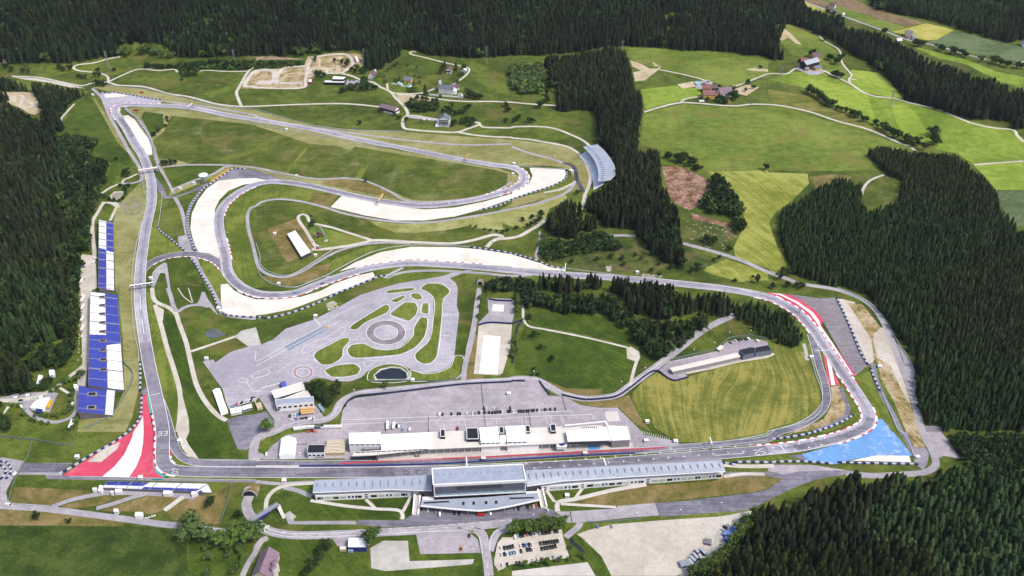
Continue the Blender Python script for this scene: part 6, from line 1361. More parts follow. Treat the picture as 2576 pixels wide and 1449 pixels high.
def pitstand(s, lab):
    p = W(s)[0]; o = empty('timing_stand', p, lab, 'timing stand')
    part(o, 'roof', m_white, lambda m: m.box((p.x, p.y, 4.0), (4.2, 2.6, .5))); part(o, 'cabin', m_steel, lambda m: m.box((p.x, p.y, 1.4), (3.2, 1.8, 2.6)))
    for dx in (-1.4, 1.4): part(o, 'leg', m_steel, lambda m: m.bar((p.x + dx, p.y, 0), (p.x + dx, p.y, 1.5), .15))
pitstand('31 2290,290', 'white timing stand on the pit wall beside the start gantry'); pitstand('32 735,238', 'white timing stand on the pit wall opposite the blue carpet')
w = line('31 440,347 1300,340 2000,318 32 0,283 800,238 1235,216', 12)
o = empty('pit_wall', w[0], 'long navy blue pit wall between the pit lane and the straight', 'wall')
part(o, 'panel', m_navy, lambda m: [m.prism([tuple((w[i] + Vector((0, .8, 0))).xy), tuple((w[i] - Vector((0, .8, 0))).xy), tuple((w[i + 1] - Vector((0, .8, 0))).xy), tuple((w[i + 1] + Vector((0, .8, 0))).xy)], 0, 1.3, cap=True) for i in range(len(w) - 1)])

# ---- driving centre building
def Ez(s): return 'U ' + ' '.join(f'{(800 + float(t.split(",")[0]) / 5.152) / 1.59006:.2f},{(1480 + float(t.split(",")[1]) / 5.152) / 1.59006:.2f}' for t in s.split())
flat('driving_centre', 'driving centre wing with the long white roof along the test track', 'building', Ez('1470,440 2105,250 2165,400 1545,590'), 8, m_dgrey, m_cream, .5, wins=6, rim=m_white)
flat('driving_centre', 'wedge shaped white roofed wing of the driving centre', 'building', Ez('1700,600 2200,410 2280,545 1870,590'), 7, m_dgrey, m_cream, .5, rim=m_white)
o = flat('driving_centre', 'grey roofed front wing of the driving centre facing its parking lot', 'building', Ez('1545,610 2335,545 2340,660 1570,725'), 9, m_white, m_zinc, .4, wins=7)
part(o, 'stair_block', m_zinc2, lambda m: m.prism([tuple(p.xy) for p in W(Ez('1745,650 1850,690 1850,730 1740,690'), 6)], 0, 6))
tent('storage_tent', 'top of the three white storage tents at the left of the driving area', Ez('300,520 445,460 405,375 255,420'), 4, 1.2, 'storage tents', along=False)
tent('storage_tent', 'middle one of the three white storage tents by the driving area', Ez('340,635 480,590 445,470 300,525'), 4, 1.2, 'storage tents', along=False)
tent('storage_tent', 'longest of the three white storage tents, at the lower end', Ez('425,880 570,830 480,600 340,640'), 4, 1.2, 'storage tents', along=False)
flat('office_container', 'white office cabin nearest the storage tents', 'cabin', Ez('610,800 850,745 865,850 635,900'), 3.2, m_white, m_white, .1, 'white cabins beside the car row', wins=5)
flat('office_container', 'white office cabin with the dark side wall right of the car row', 'cabin', Ez('860,745 1060,690 1080,770 880,825'), 3.4, m_grey, m_white, .1, 'white cabins beside the car row', wins=3)
flat('garden_house', 'cream flat roofed hut on a small lawn beside the entry road', 'hut', Ez('1145,690 1250,660 1290,760 1180,790'), 3.2, m_timber, m_timber, .1)
flat('bike_shelter', 'pale shelter at the right edge of the driving centre parking', 'shelter', Ez('2420,720 2480,680 2565,810 2520,850'), 3, m_lglass, m_lglass, .1)
tent('promo_tent', 'purple blue promotional tent behind the driving centre', Ez('1690,360 1790,330 1750,230 1640,260'), 3.5, 2, mat=m_blueseat)
# ---- west paddock
tent('marquee', 'big plain white marquee at the left end of the paddock', '31 233,235 385,232 402,62 255,60', 5, 3, along=False)
flat('podium_house', 'small building with a black flat roof between marquee and timber deck', 'building', '31 515,212 690,208 695,128 525,130', 8, m_white, m_black, .3, wins=4, rim=m_white)
p4 = W('31 700,212 890,210 905,72 715,76', 4); c = sum(p4, Vector()) / 4; o = empty('timber_deck', (c.x, c.y, 0), 'pale timber deck with bare white trusses beside the black roofed building', 'deck')
part(o, 'deck', m_timber, lambda m: m.prism([tuple(p.xy) for p in p4], 3.4, 4)); part(o, 'wall', m_timber, lambda m: m.prism([tuple(p.lerp(c, .04).xy) for p in p4], 0, 3.35))
for t in (.2, .45, .7):
    a, b = p4[0].lerp(p4[3], t), p4[1].lerp(p4[2], t); mdl = (a + b) / 2 + Vector((0, 0, 2.2)); part(o, 'truss', m_white, lambda m: (m.bar(a, mdl, .2), m.bar(mdl, b, .2)))
o = empty('video_screen', W('31 645,290')[0], 'screen frame on two posts beside the pit exit', 'screen')
f = Fr(*W('31 605,292 690,290')); part(o, 'frame', m_steel, lambda m: (f.box(m, 0, f.L, 0, .5, 4.2, 5.4), f.box(m, 0, f.L, 0, .5, 2.0, 2.5))); 
for x in (0.2, f.L - .4): part(o, 'leg', m_steel, lambda m: f.box(m, x, x + .3, .1, .4, 0, 5))
# ---- east garage block and kart pits
gb_ = W('22 1587,805 2270,648 2300,690 1615,842', 5); c = sum(gb_, Vector()) / 4; o = empty('garage_block', (c.x, c.y, 0), 'long low garage block with a pale roof at the edge of the mown field', 'building')
part(o, 'roof', m_cream, lambda m: m.prism([tuple(p.xy) for p in gb_], 4.5, 5)); part(o, 'wall', m_grey, lambda m: m.prism([tuple(p.lerp(c, .02).xy) for p in gb_], 0, 4.45))
f = Fr(*W('22 1625,868 1735,840'))
for k in range(2): part(o, 'garage_door', m_black, lambda m: f.box(m, 2 + k * 5.5, 6 + k * 5.5, -.3, 2, 0, 3))
flat('black_roof_house', 'building with a black solar roof at the end of the garage block', 'building', '22 2285,625 2400,598 2450,605 2440,652 2330,678', 7, m_zinc2, m_black, .3)
flat('black_roof_house', 'second black roofed block with a grey dome, farthest from the garages', 'building', '22 2450,600 2576,575 23 35,628 22 2450,650', 6.5, m_zinc2, m_black, .3)
flat('kiosk', 'white kiosk with open sides at the left of the garage block parking', 'kiosk', '22 2058,608 2100,575 2132,590 2092,625', 3.5, m_timber, m_white, .1)
# ---- small white buildings
flat('storage_hall', 'long white roofed hall on the brown patch inside the loop', 'hall', '11 313,905 395,868 553,1085 455,1133', 5, m_dgrey, m_white, .1)
o = flat('shop_hall', 'white roofed hall beside the public road at the bottom', 'building', '31 925,1160 1110,1160 1112,1062 930,1062', 6, m_navy, m_white, .2)
part(o, 'annex', m_lglass, lambda m: m.prism([tuple(p.xy) for p in W('31 925,1195 980,1195 982,1160 928,1160', 3)], 0, 3))
flat('hut', 'cream hut left of the white roofed hall', 'hut', '31 840,1180 905,1180 910,1150 845,1150', 3, m_timber, m_cream, .1)
for lab, s in (('white kiosk at the left end of the first corner stand', '30 985,590 1020,600 1040,540 1000,535'), ('small grey cabin left of the first corner stand', '30 928,580 972,580 975,560 932,560'), ('larger white tent on the left of the first corner plaza', '30 1155,605 1225,605 1228,572 1160,572'), ('small white cabin left of the larger plaza tent', '30 1112,610 1142,610 1142,590 1114,590'),
               ('white tent in the middle of the first corner plaza', '30 1640,622 1705,622 1712,588 1645,590'), ('small cabin right of the middle plaza tent', '30 1708,614 1735,612 1736,592 1708,594'), ('white kiosk below the fan shaped stand end', '30 1925,628 1990,615 1992,590 1925,602'), ('white hut with two dark windows by the lower lane', '30 1142,800 1186,800 1190,772 1146,772'), ('white square hut with a pale roof by the lower lane', '30 1355,845 1430,845 1438,806 1362,806')):
    flat('plaza_kiosk', lab, 'kiosk', s, 4, m_white, m_white, .15, wins=2 if 'two dark' in lab else 0)
tent('catering_tent', 'wide white catering tent beside the yellow awning', '20 305,1200 430,1215 500,1100 400,1110', 4, 1.5, cat='tent')
o = empty('awning', W('20 495,1165')[0], 'long yellow orange awning on the catering terrace', 'awning'); w = W('20 460,1200 495,1205 532,1125 500,1120', 3); part(o, 'canopy', m_yban, lambda m: m.prism([tuple(p.xy) for p in w], 2.8, 3.0))
for p in w: part(o, 'post', m_steel, lambda m: m.bar((p.x, p.y, 0), (p.x, p.y, 2.8), .12))
tent('canopy_tent', 'small navy blue tent in front of the catering tent', '20 358,1250 412,1250 425,1212 372,1210', 3, 1.2, mat=m_navy)
flat('depot_shed', 'long white shed in the forest edge depot', 'shed', '20 365,965 410,970 432,880 388,872', 4, m_grey, m_white, .1)
tent('depot_tent', 'white tent right of the forest edge depot shed', '20 495,870 545,872 546,822 498,822', 4, 1.5); flat('depot_shed', 'white container shed below the forest grandstand', 'shed', '20 680,1405 715,1412 750,1318 715,1314', 3.5, m_grey, m_white, .1)
tent('pavilion', 'small white peaked pavilion at the corner of the wide grandstand block', '20 745,1005 780,1005 783,975 750,972', 3.5, 3)
# ---- the barn and silos at the bottom
house('barn', 'old farm barn with a brown tiled hip roof at the bottom edge', 'barn', '31 -30,1495 150,1510', 25, 6, 7, m_timber, m_barnroof, True, (1, 3), chim=0)
for lab, s in (('rear silo beside the bottom barn', '31 210,1395'), ('front silo beside the bottom barn', '31 195,1445')):
    p = W(s)[0]; o = empty('silo', p, lab, 'silo', 'silos'); part(o, 'tank', c_conc, lambda m: m.cyl((p.x, p.y, 0), 2.6, 11, 16)); part(o, 'lid', m_barnroof, lambda m: m.cyl((p.x, p.y, 11), 2.7, 1.0, 16, 0, .6))
# ---- village and farms
house('barn', 'long brown roofed barn with a white pillared ground floor', 'barn', '01 1245,1118 1400,1160', 12, 7.5, 4.5, m_white, m_barnroof, wins=(1, 9), upper=m_wood, chim=0)
o, f = house('guesthouse', 'tall white guesthouse with dark balconies and a slate roof', 'house', '01 1838,1275 1945,1280', 14, 13, 5, m_white, m_greyroof, True, (5, 5), chim=2)
for k in range(3): part(o, 'balcony', m_wood, lambda m: f.box(m, f.L * .08, f.L * .92, -1.1, -.1, 5.2 + 3.0 * k, 6.1 + 3.0 * k))
part(bpy.data.objects['guesthouse'], 'terrace', m_white, lambda m: m.prism([tuple(p.xy) for p in W('01 1805,1278 1838,1276 1842,1250 1830,1225')], 0, 3.5))
o, f = house('church', 'white village church with a grey roof and onion spire', 'church', '01 1838,935 1985,952', 11, 9, 5, m_white, m_greyroof, wins=(1, 4), chim=0)
tw = W('01 1856,905')[0]
tp = part(o, 'tower', m_white, lambda m: m.box((tw.x, tw.y, tw.z), (4.4, 4.4, 19)))
def onion(m):
    prof = [(2.4, 0), (2.6, .8), (1.9, 1.8), (.8, 2.6), (1.0, 3.2), (.3, 4.0), (.1, 5.5)]
    for (r0, z0), (r1, z1) in zip(prof, prof[1:]): m.bar((tw.x, tw.y, tw.z + 19 + z0), (tw.x, tw.y, tw.z + 19 + z1), r0, 0, 12, r1)
part(o, 'spire', m_brownroof, onion); part(o, 'apse', m_white, lambda m: (lambda p: m.cyl((p.x, p.y, p.z), 4, 7, 12))(f.o + f.x * (f.L + 1) + f.y * 5 + Vector((0, 0, f.z))))
house('sacristy', 'low white house with a dark roof behind the church', 'house', '01 1975,910 2045,905', 9, 5, 4, m_white, m_brownroof, wins=(1, 2), chim=0)
cw = W('01 1748,905 1745,958 1900,972 2050,985 2078,980 2060,915'); o = empty('churchyard_wall', cw[1], 'white wall around the churchyard', 'wall')
part(o, 'wall', m_white, lambda m: [m.prism([(cw[i].x, cw[i].y), (cw[i + 1].x, cw[i + 1].y), (cw[i + 1].x, cw[i + 1].y + .8), (cw[i].x, cw[i].y + .8)], float(T(cw[i].x, cw[i].y)) - .3, float(T(cw[i].x, cw[i].y)) + 2.2) for i in range(4)])
house('chapel', 'tiny white chapel at the corner of the churchyard wall', 'chapel', '01 2048,988 2078,990', 5, 4, 3, m_white, m_white, True, (1, 1), chim=0)
house('house', 'yellow house with a grey hip roof between turquoise carports', 'house', '01 1485,838 1560,842', 11, 6, 4.5, m_yel, m_greyroof, wins=(2, 4))
flat('carport', 'turquoise carport left of the grey roofed house', 'carport', '01 1420,840 1460,852 1475,835 1432,820', 3, m_white, m_teal2, .1); flat('carport', 'teal green carport below the grey roofed house', 'carport', '01 1505,868 1525,872 1568,852 1545,840', 3, m_white, p_teal, .1)
house('chalet', 'white chalet with a dark wooden gable on the hillside', 'house', '01 1913,740 1962,742', 12, 6, 4.5, m_white, m_brownroof, True, (2, 3), upper=m_wood)
house('shed', 'grey garden shed beside the hillside chalet', 'shed', '01 2065,735 2095,738', 6, 3, 2.5, m_grey, m_greyroof, wins=(1, 1), chim=0); house('shed', 'white shed by the bend of the hillside lane', 'shed', '01 2095,722 2118,720', 5, 3, 2, m_white, m_white, wins=(1, 1), chim=0)
house('farmhouse', 'steep roofed old house at the forest brook', 'house', '01 1130,795 1185,800', 16, 6, 7, m_white, m_brownroof, True, (1, 2)); 
p = W('01 1202,750')[0]; o = empty('silo', p, 'slim white tower silo beside the steep roofed old house', 'silo'); part(o, 'tank', m_white, lambda m: m.cyl((p.x, p.y, p.z), 2.0, 9, 12)); part(o, 'lid', m_white, lambda m: m.cyl((p.x, p.y, p.z + 9), 2.1, 1, 12, 0, .5))
o = flat('clubhouse', 'black modern building with white flat roof decks near the off road course', 'building', '01 680,828 885,832 900,812 700,808', 5, m_black, m_white, .3, wins=9); flat('clubhouse', 'white roofed upper storey behind the black modern building', 'building', '01 765,796 880,798 908,775 780,765', 9, m_black, m_white, .3, wins=7)
flat('hut', 'small red and white hut at the off road course', 'hut', '01 525,822 560,824 562,800 530,798', 4, m_red, m_white, .1); flat('long_shelter', 'long white shelter in the top corner of the off road course', 'shelter', '01 1010,618 1040,620 1015,558 992,560', 3.5, m_white, m_white, .1)
house('farmhouse', 'upper yellow farmhouse with a brown roof', 'house', '02 1920,932 2005,934', 13, 8, 5, m_yel, m_redroof, wins=(2, 4)); house('barn', 'open barn wing right of the upper yellow farmhouse', 'barn', '02 2010,920 2065,918', 12, 6, 4, m_wood, m_brownroof, wins=(1, 1), chim=0, door=False)
house('farmhouse', 'lower yellow farmhouse with wooden balconies', 'house', '02 1925,998 2045,995', 14, 8, 5, m_yel, m_redroof, wins=(2, 7), chim=2); house('barn', 'largest farm barn with a pinkish roof beside the yellow farmhouses', 'barn', '02 2095,985 2215,975', 18, 7, 8, m_white, m_barnroof, wins=(1, 3), chim=0)
house('shed', 'orange roofed link shed between farmhouse and large barn', 'shed', '02 2045,985 2090,985', 8, 4, 3, m_wood, m_redroof, wins=(1, 1), chim=0); house('bakehouse', 'tiny yellow house with an orange roof in the farm garden', 'house', '02 2155,1042 2195,1040', 8, 4, 3, m_yel, m_redroof, True, (1, 1)); flat('greenhouse', 'white garden pavilion above the tiny yellow house', 'pavilion', '02 2138,1005 2168,1003 2165,985 2140,987', 4, m_white, m_white, .1)
flat('silage_cover', 'pale turquoise covered silage clamp beside the farmyard', 'silage', '02 1858,852 1902,842 1872,815 1832,822', 2, m_teal2, m_teal2, .1); flat('trailer_shed', 'dark low trailer shelter in the farmyard', 'shed', '02 1915,848 1950,840 1948,830 1912,838', 2.5, m_dgrey, m_dgrey, .1); flat('container', 'small light blue container by the farm track', 'container', '02 1968,818 1985,818 1985,806 1968,806', 2.5, m_blue, m_lglass, .1)
house('barn', 'huge black timber barn with a silver roof on the hillside', 'barn', '03 380,705 510,668', 16, 10, 5, m_wood, m_zinc, wins=(1, 6), chim=0); house('barn', 'dark roofed annex with a yellow wall right of the black barn', 'barn', '03 478,715 540,702', 12, 4.5, 2.5, m_yel, m_zinc2, wins=(1, 2), chim=0)
house('farmhouse', 'yellow farmhouse with a brown roof behind the black barn', 'house', '03 455,620 530,612', 16, 8, 6, m_yel, m_brownroof, wins=(2, 3), chim=1); house('barn', 'red roofed shed left behind the black barn', 'barn', '03 335,640 415,632', 12, 4, 4, m_wood, m_redroof, wins=(1, 1), chim=0); house('shed', 'small slate roofed shed in front of the black barn', 'shed', '03 380,715 412,712', 7, 4, 2, m_yel, m_zinc2, wins=(1, 1), chim=0)
house('house', 'white house with a purple brown roof alone at the top field', 'house', '03 608,82 665,92', 13, 6, 5, m_white, m_brownroof, wins=(2, 4)); house('shed', 'dark shed below the white house at the top field', 'shed', '03 650,135 690,138', 9, 4, 3, m_wood, m_greyroof, wins=(1, 1), chim=0); house('shed', 'small white wayside shed by the top road', 'shed', '03 752,158 768,158', 5, 3, 2, m_white, m_white, wins=(1, 1), chim=0)
house('house', 'white two storey house beside the yellow crop field', 'house', '03 1385,365 1450,368', 12, 7, 3.5, m_white, m_greyroof, wins=(2, 4)); house('shed', 'red roofed shed in front of the house by the yellow field', 'shed', '03 1405,392 1448,394', 9, 4, 3, m_white, m_redroof, wins=(1, 2), chim=0); house('shed', 'grey shed right of the red roofed shed', 'shed', '03 1452,398 1485,398', 9, 4, 3, m_white, m_zinc2, wins=(1, 1), chim=0); house('barn', 'pale sheet roofed barn at the edge of the valley wood', 'barn', '03 1298,430 1345,430', 12, 4, 3, m_grey, m_cream, wins=(1, 2), chim=0)
house('house', 'white house at the right edge of the photo', 'house', '03 2565,470 2600,470', 12, 7, 5, m_white, m_brownroof, wins=(2, 2)); house('house', 'small white house at the left edge below the mountain forest', 'house', '00 40,640 68,640', 10, 6, 5, m_white, m_redroof, wins=(2, 2))

flat('red_tent', 'bright red flat tent in front of the entrance canopy', 'tent', '31 2225,830 2297,830 2293,800 2228,800', 2.6, m_red, m_red, .1)
# ------------------------------------------------------------------ barriers, rails, fences
def run(name, label, cat, s, w, h, mats, block=None, partname='block', z0=0.0, group=None, step=3.0):
    """a long low wall along a pixel line; with block, its two colours alternate"""
    ln = line(s, block or step); c = ln[len(ln) // 2]; m = MB(); nr = normals(ln)
    for i in range(len(ln) - 1):
        a, b = ln[i], ln[i + 1]; na, nb = nr[i] * (w / 2), nr[i + 1] * (w / 2); z = min(float(T(a.x, a.y)), float(T(b.x, b.y)))
        m.prism([tuple((a - na).xy), tuple((b - nb).xy), tuple((b + nb).xy), tuple((a + na).xy)], z + z0 - .1, z + z0 + h, i % 2 if block else 0, cap=True)
    o = m.build(name, mats, org=(c.x, c.y, float(T(c.x, c.y)))); return tag(o, label, cat, group)
m_tyb = plain('tyre_blue', '2c3566', .6, .3, .2, .6); m_tyw = plain('tyre_white', 'd0d2da', .6, .3, .15, .6)
for lab, s in [
 ('along the far edge of the top left run-off', '00 1000,935 1140,937'), ('following the straight out of the top left hairpin', '00 1145,930 1300,955 1450,980 1620,1010'),
 ('curving beside the upper left gravel trap', '00 1255,1100 1300,1140 1370,1190 1420,1260 1480,1350 1525,1449 10 1545,60 1555,150 1575,210 1580,290'),
 ('short, at the start of the middle straight', '10 2390,248 2470,255'), ('around the big left gravel trap below the yellow banner', '10 2360,240 2250,310 2130,395 2060,440 1990,520 1930,610 1895,720 1880,830 1895,900 1930,990 1965,1080'),
 ('diagonal across the grass above the link road', '10 1585,845 1640,900 1720,960 1790,1020 1875,1085'), ('running down from the link road to the lower gravel trap', '10 1910,1150 1960,1200 2010,1290 2060,1370 2110,1449 20 2150,80 2190,180 2250,270'),
 ('straight, along the lower left edge of the lower gravel trap', '20 2260,275 2400,290 2576,298 21 75,300'), ('sweeping along the lower gravel trap above the driving centre', '21 80,310 250,280 450,220 650,140 850,40 11 960,1449 1100,1390 1250,1335 1330,1320'),
 ('around the gravel trap at the right hairpin', '12 550,275 555,310 530,355 400,425 200,490 0,560 11 2450,620 2250,665'), ('along the top of the long central gravel trap', '11 2160,1040 2300,1060 2576,1105 12 100,1130 250,1175'),
 ('closing the tip of the long central gravel trap', '12 270,1180 360,1225 450,1245 530,1252'), ('longest straight one, across the asphalt run-off at the last corners', '23 690,100 760,250 850,450 930,650 1005,775'),
 ('short, beside the grass wedge at the last corners', '23 1035,810 1060,890 1100,980 1125,1040'), ('around the beige patch at the pit entry', '23 860,1280 780,1330 650,1390 510,1440 33 400,20 250,50 40,75'),
 ('behind the last corner below the kerb', '32 2230,308 2400,305 2576,310 33 200,300 440,305 650,325'), ('below the blue run-off and its sand strip', '33 705,308 900,315 1200,322 1510,327'),
 ('upper vertical one beside the first corner approach', '20 1412,745 1415,900 1410,1045'), ('around the red and white run-off of the first corner', '20 1425,1080 1425,1200 1415,1290 1380,1360 1320,1420 30 1250,35 1090,140 900,245 720,360 590,430'),
 ('outer one on the small kart track at the left edge', '30 0,300 60,305 100,350 115,390 95,440 60,475'), ('inner one on the small kart track at the left edge', '30 0,335 50,370 60,410 30,460 0,480'),
 ('short, at the right end of the main grandstand', '32 2110,310 2250,335')]:
    run('tyre_barrier', 'blue and white tyre barrier ' + lab, 'barrier', s, 2.0, 1.3, [m_tyb, m_tyw], 4.2, group='blue and white tyre barriers')
m_rail = plain('galvanised_rail', 'c9cfcf', .45, .4, .12, .6); m_fence = plain('fence_wire', '7f9488', .6, .3, .2, .5); m_nfence = plain('navy_screen', '363c62', .7, .2, .2, .5)
for lab, s in [
 ('left of the straight below the pink bridge', '10 1420,260 1440,420 1480,600 1460,700 1400,900 1340,1200 1325,1449 20 1330,200 1350,450 1390,620 1395,740'), ('right of the track above the link road', '10 1635,480 1620,650 1590,840'),
 ('around the inside of the bull statue loop', '11 0,1000 40,1120 50,1220 150,1295 320,1325 450,1270 640,1150 780,1060'), ('white, along the lower edge of the bull statue loop', '11 10,1240 60,1345 200,1420 400,1442 540,1392 720,1322'),
 ('white, between that loop and the long gravel trap', '11 720,1320 900,1220 1200,1080 1500,1025 2000,1030 2150,1035'), ('below the middle straight above the yellow arch', '11 0,262 300,330 600,420 900,495 1200,555 1500,585 1800,600'),
 ('above the straight to the right hairpin', '11 1000,0 1500,60 2000,165 2400,240'), ('on the right of the wood along the upper track', '12 540,1255 900,1300 1300,1350 1700,1395 2100,1440 22 2300,25'),
 ('around the mown field inside the last corners', '23 430,700 480,880 540,1050 540,1200 440,1320 200,1400 0,1449 32 2576,10 2300,75 1960,115 1500,140'), ('between the grass wedge and the service road', '23 1140,1050 1230,1260 1320,1449 33 1330,0 1430,150 1475,280'),
 ('outside the perimeter road at the right forest', '13 700,1449 23 900,80 1060,190 1200,360 1300,540 1450,780 1480,980 1470,1090'), ('above the pit straight right of the pit lane', '32 1240,222 1700,175 2000,150 2300,120 2576,85'),
 ('along the lower side of the first corner run-off', '30 700,452 1200,462 1700,475 2576,490'), ('behind the bottom left banking', '30 80,690 110,720 300,735 500,750'), ('along the top straight at the left meadow', '00 1250,1080 1500,1080 1900,1105 2300,1190 2576,1240 01 300,1310 700,1380 1000,1440'),
 ('north of the top straight below the gravel road', '00 1080,860 1420,885 1740,960 2200,1065 2576,1105 01 200,1160 500,1245 900,1305 1500,1325'), ('along the driving centre upper edge', '11 1320,1360 1450,1300 1700,1275 2000,1285 2400,1310'),
 ('behind the right gravel trap of the hairpin', '12 0,215 300,245 560,255'), ('left of the pit exit lane at the first corner', '30 1780,60 1800,130 1850,220 1940,270 2300,285 2576,290'), ('right of the boulevard', '21 2195,250 2150,480 2110,640')]:
    run('guard_rail', 'steel guard rail ' + lab, 'guard rail', s, .6, 1.1, m_rail, group='steel guard rails')
for lab, s in [('around the paddock', '21 900,1200 920,1150 1000,1100 1200,1075 1400,1055 2080,975 2576,945 22 0,942 130,940'), ('at the right corner of the upper paddock', '22 275,940 330,1020 380,1085'), ('along the curved road below the meadow', '22 500,1080 650,1115 740,1128 900,1120 1050,1095 1200,1000 1400,850 1470,838'),
 ('around the garage block corner', '22 1475,842 1620,935 1775,902'), ('above the long test pad', '21 2235,380 2330,355 2576,365 22 0,365 110,322'), ('above the square test pad', '21 2340,115 2420,130 2576,135'), ('along the meadow left of the small bushes', '22 108,330 60,400 35,650 5,760')]:
    run('screen_fence', 'navy blue screened fence ' + lab, 'fence', s, .8, 2.2, m_nfence, group='navy screen fences')
for lab, s in [('across the lower left banking', '30 0,45 320,80 730,130 745,40'), ('down the slope left of the tunnel', '30 2330,530 2290,700 2210,940'), ('below the grassy depot slope', '20 1200,0 1215,700 1340,880 1210,1160 1100,1300 850,1420'), ('around the garage block parking', '22 1590,728 1850,665 2040,625 2130,545 2200,505 2400,488 2576,520'),
                ('below the park lawns by the oval pond', '21 1130,945 1530,935 1980,930 2060,870'), ('beside the gravel lot at the bottom', '32 755,915 1000,905 1300,880'), ('along the kart area at the left', '30 90,690 150,490 270,270 320,100')]:
    run('wire_fence', 'grey green wire fence ' + lab, 'fence', s, .3, 2.0, m_fence, group='grey green wire fences')
run('banner_wall', 'long yellow advertising banner beside the control tower', 'banner', '10 2122,388 2308,264', .6, 3.2, m_yban)
for lab, s in (('red banner board above the top left hairpin', '00 1408,937 1448,940'), ('red banner board inside the top left hairpin', '00 1345,1117 1392,1120')): run('banner_board', lab, 'banner', s, .4, 3.0, m_red)
run('banner_board', 'pair of green and white boards below the first corner', 'banner', '30 1538,482 1628,482', .4, 2.0, p_teal)

# ------------------------------------------------------------------ bridges, gantries, masts
def gantry(lab, s, h, th, mats, legs=True, cat='gantry', panels=0, lean=0, name='gantry', wid=1.2):
    a, b = W(s, h); o = empty(name, ((a.x + b.x) / 2, (a.y + b.y) / 2, 0), lab, cat)
    g = Fr(a, b); g.z = 0
    part(o, 'beam', mats[0], lambda m: g.box(m, 0, g.L, -wid / 2, wid / 2, h, h + th))
    if legs:
        for x in (0, g.L - .8): part(o, 'leg', m_steel if len(mats) < 3 else mats[2], lambda m: g.box(m, x, x + .8, -.4, .4, 0, h))
    for k in range(panels): part(o, 'panel', mats[1], lambda m: g.box(m, g.L * (k + .12) / panels, g.L * (k + .88) / panels, -wid / 2 - .12, -wid / 2 - .02, h + th * .15, h + th * .85))
    return o
m_pink = plain('pink_panel', 'e8a0a8', .6, .2, .1, .5)
gantry('pink and white bridge across the left straight', '10 1395,274 1586,243', 6.5, 2.2, [m_white, m_pink], panels=7, cat='bridge', wid=2.6)
gantry('white sponsor gantry across the left straight above the long grandstand', 'U 327,721.5 387,713', 6.5, 2.0, [m_white, m_navy], panels=6, wid=2.0)
gantry('white gantry over the track after the top left hairpin', '00 1880,1082 1936,1040', 7, 1.0, [m_white, m_white], wid=.8); gantry('white thin gantry at the tip of the long gravel trap', '12 532,1285 540,1205', 6.5, .8, [m_white, m_white], wid=1.0)
gantry('yellow gantry arch over the middle straight', '11 1222,580 1278,505', 7, 1.2, [m_yban, m_white], panels=2, wid=2.0); gantry('yellow slim gantry over the straight to the right hairpin', '11 2110,155 2140,98', 7, 1.0, [m_yban, m_white], wid=1.2)
gantry('white start light gantry right of the pit lane', '32 1990,60 2012,128', 8, .9, [m_white, m_white], wid=.9); gantry('thin white gantry over the red striped bend', '23 240,238 330,208', 6.5, .6, [m_steel, m_white], wid=.6)
br = gantry('pedestrian bridge with navy banners over the public road', '30 2530,895 31 225,728', 5.5, .8, [m_steel, m_navy], cat='bridge', name='footbridge', wid=4.5, panels=3)
a, b = W('30 2530,895 31 225,728', 5.5); g = Fr(a, b); g.z = 0
part(br, 'railing', m_steel, lambda m: (g.box(m, 0, g.L, -2.2, -2.0, 7.4, 7.6), g.box(m, 0, g.L, 2.0, 2.2, 7.4, 7.6), [m.bar(g(g.L * k / 14, -2.1, 6.3), g(g.L * (k + 1) / 14, -2.1, 7.5), .12) for k in range(14)]))
part(br, 'banner', m_navy, lambda m: g.box(m, g.L * .05, g.L * .62, -2.45, -2.3, 3.2, 6.2)); part(br, 'stairs', c_conc, lambda m: [m.prism([tuple(p.xy) for p in W('31 215,785 250,768 300,862 268,875')], 0, [5.5, 5.5, .3, .3])])
def portal(lab, s, w, h, rimm):
    p = W(s)[0]; o = empty('tunnel_portal', p, lab, 'tunnel')
    n = 14; arc = lambda r, k: (p.x + r * math.cos(math.pi * k / n), r * (h / (w / 2)) * math.sin(math.pi * k / n))
    def rim(m):
        for k in range(n):
            q = [arc(w / 2, k), arc(w / 2 + 1.2, k), arc(w / 2 + 1.2, k + 1), arc(w / 2, k + 1)]
            m.face([(x, p.y - .3, p.z + z) for x, z in q]); m.face([(x, p.y - .3, p.z + z) for x, z in (q[1], q[2])] + [(x, p.y + 9, p.z + z * .4) for x, z in (q[2], q[1])])
    part(o, 'rim', rimm, rim)
    part(o, 'opening_shade', m_black, lambda m: m.face([(x, p.y, p.z + z) for x, z in [arc(w / 2 + .1, k) for k in range(n + 1)]]))  # flat black face paints the unlit inside of the tunnel
    part(o, 'earth_bank', g_dry, lambda m: [m.face([(x0, p.y - .1, p.z + z0 * 1.0), (x0, p.y + 16, p.z - .5), (x1, p.y + 16, p.z - .5), (x1, p.y - .1, p.z + z1)]) for (x0, z0), (x1, z1) in [(arc(w / 2 + 1.2, k + 1), arc(w / 2 + 1.2, k)) for k in range(n)]])
portal('concrete tunnel portal where the road passes under the first straight', '30 2512,645', 12, 7, c_conc); portal('small dark tunnel portal beside the wood', '11 2255,1420', 6, 6, c_conc)
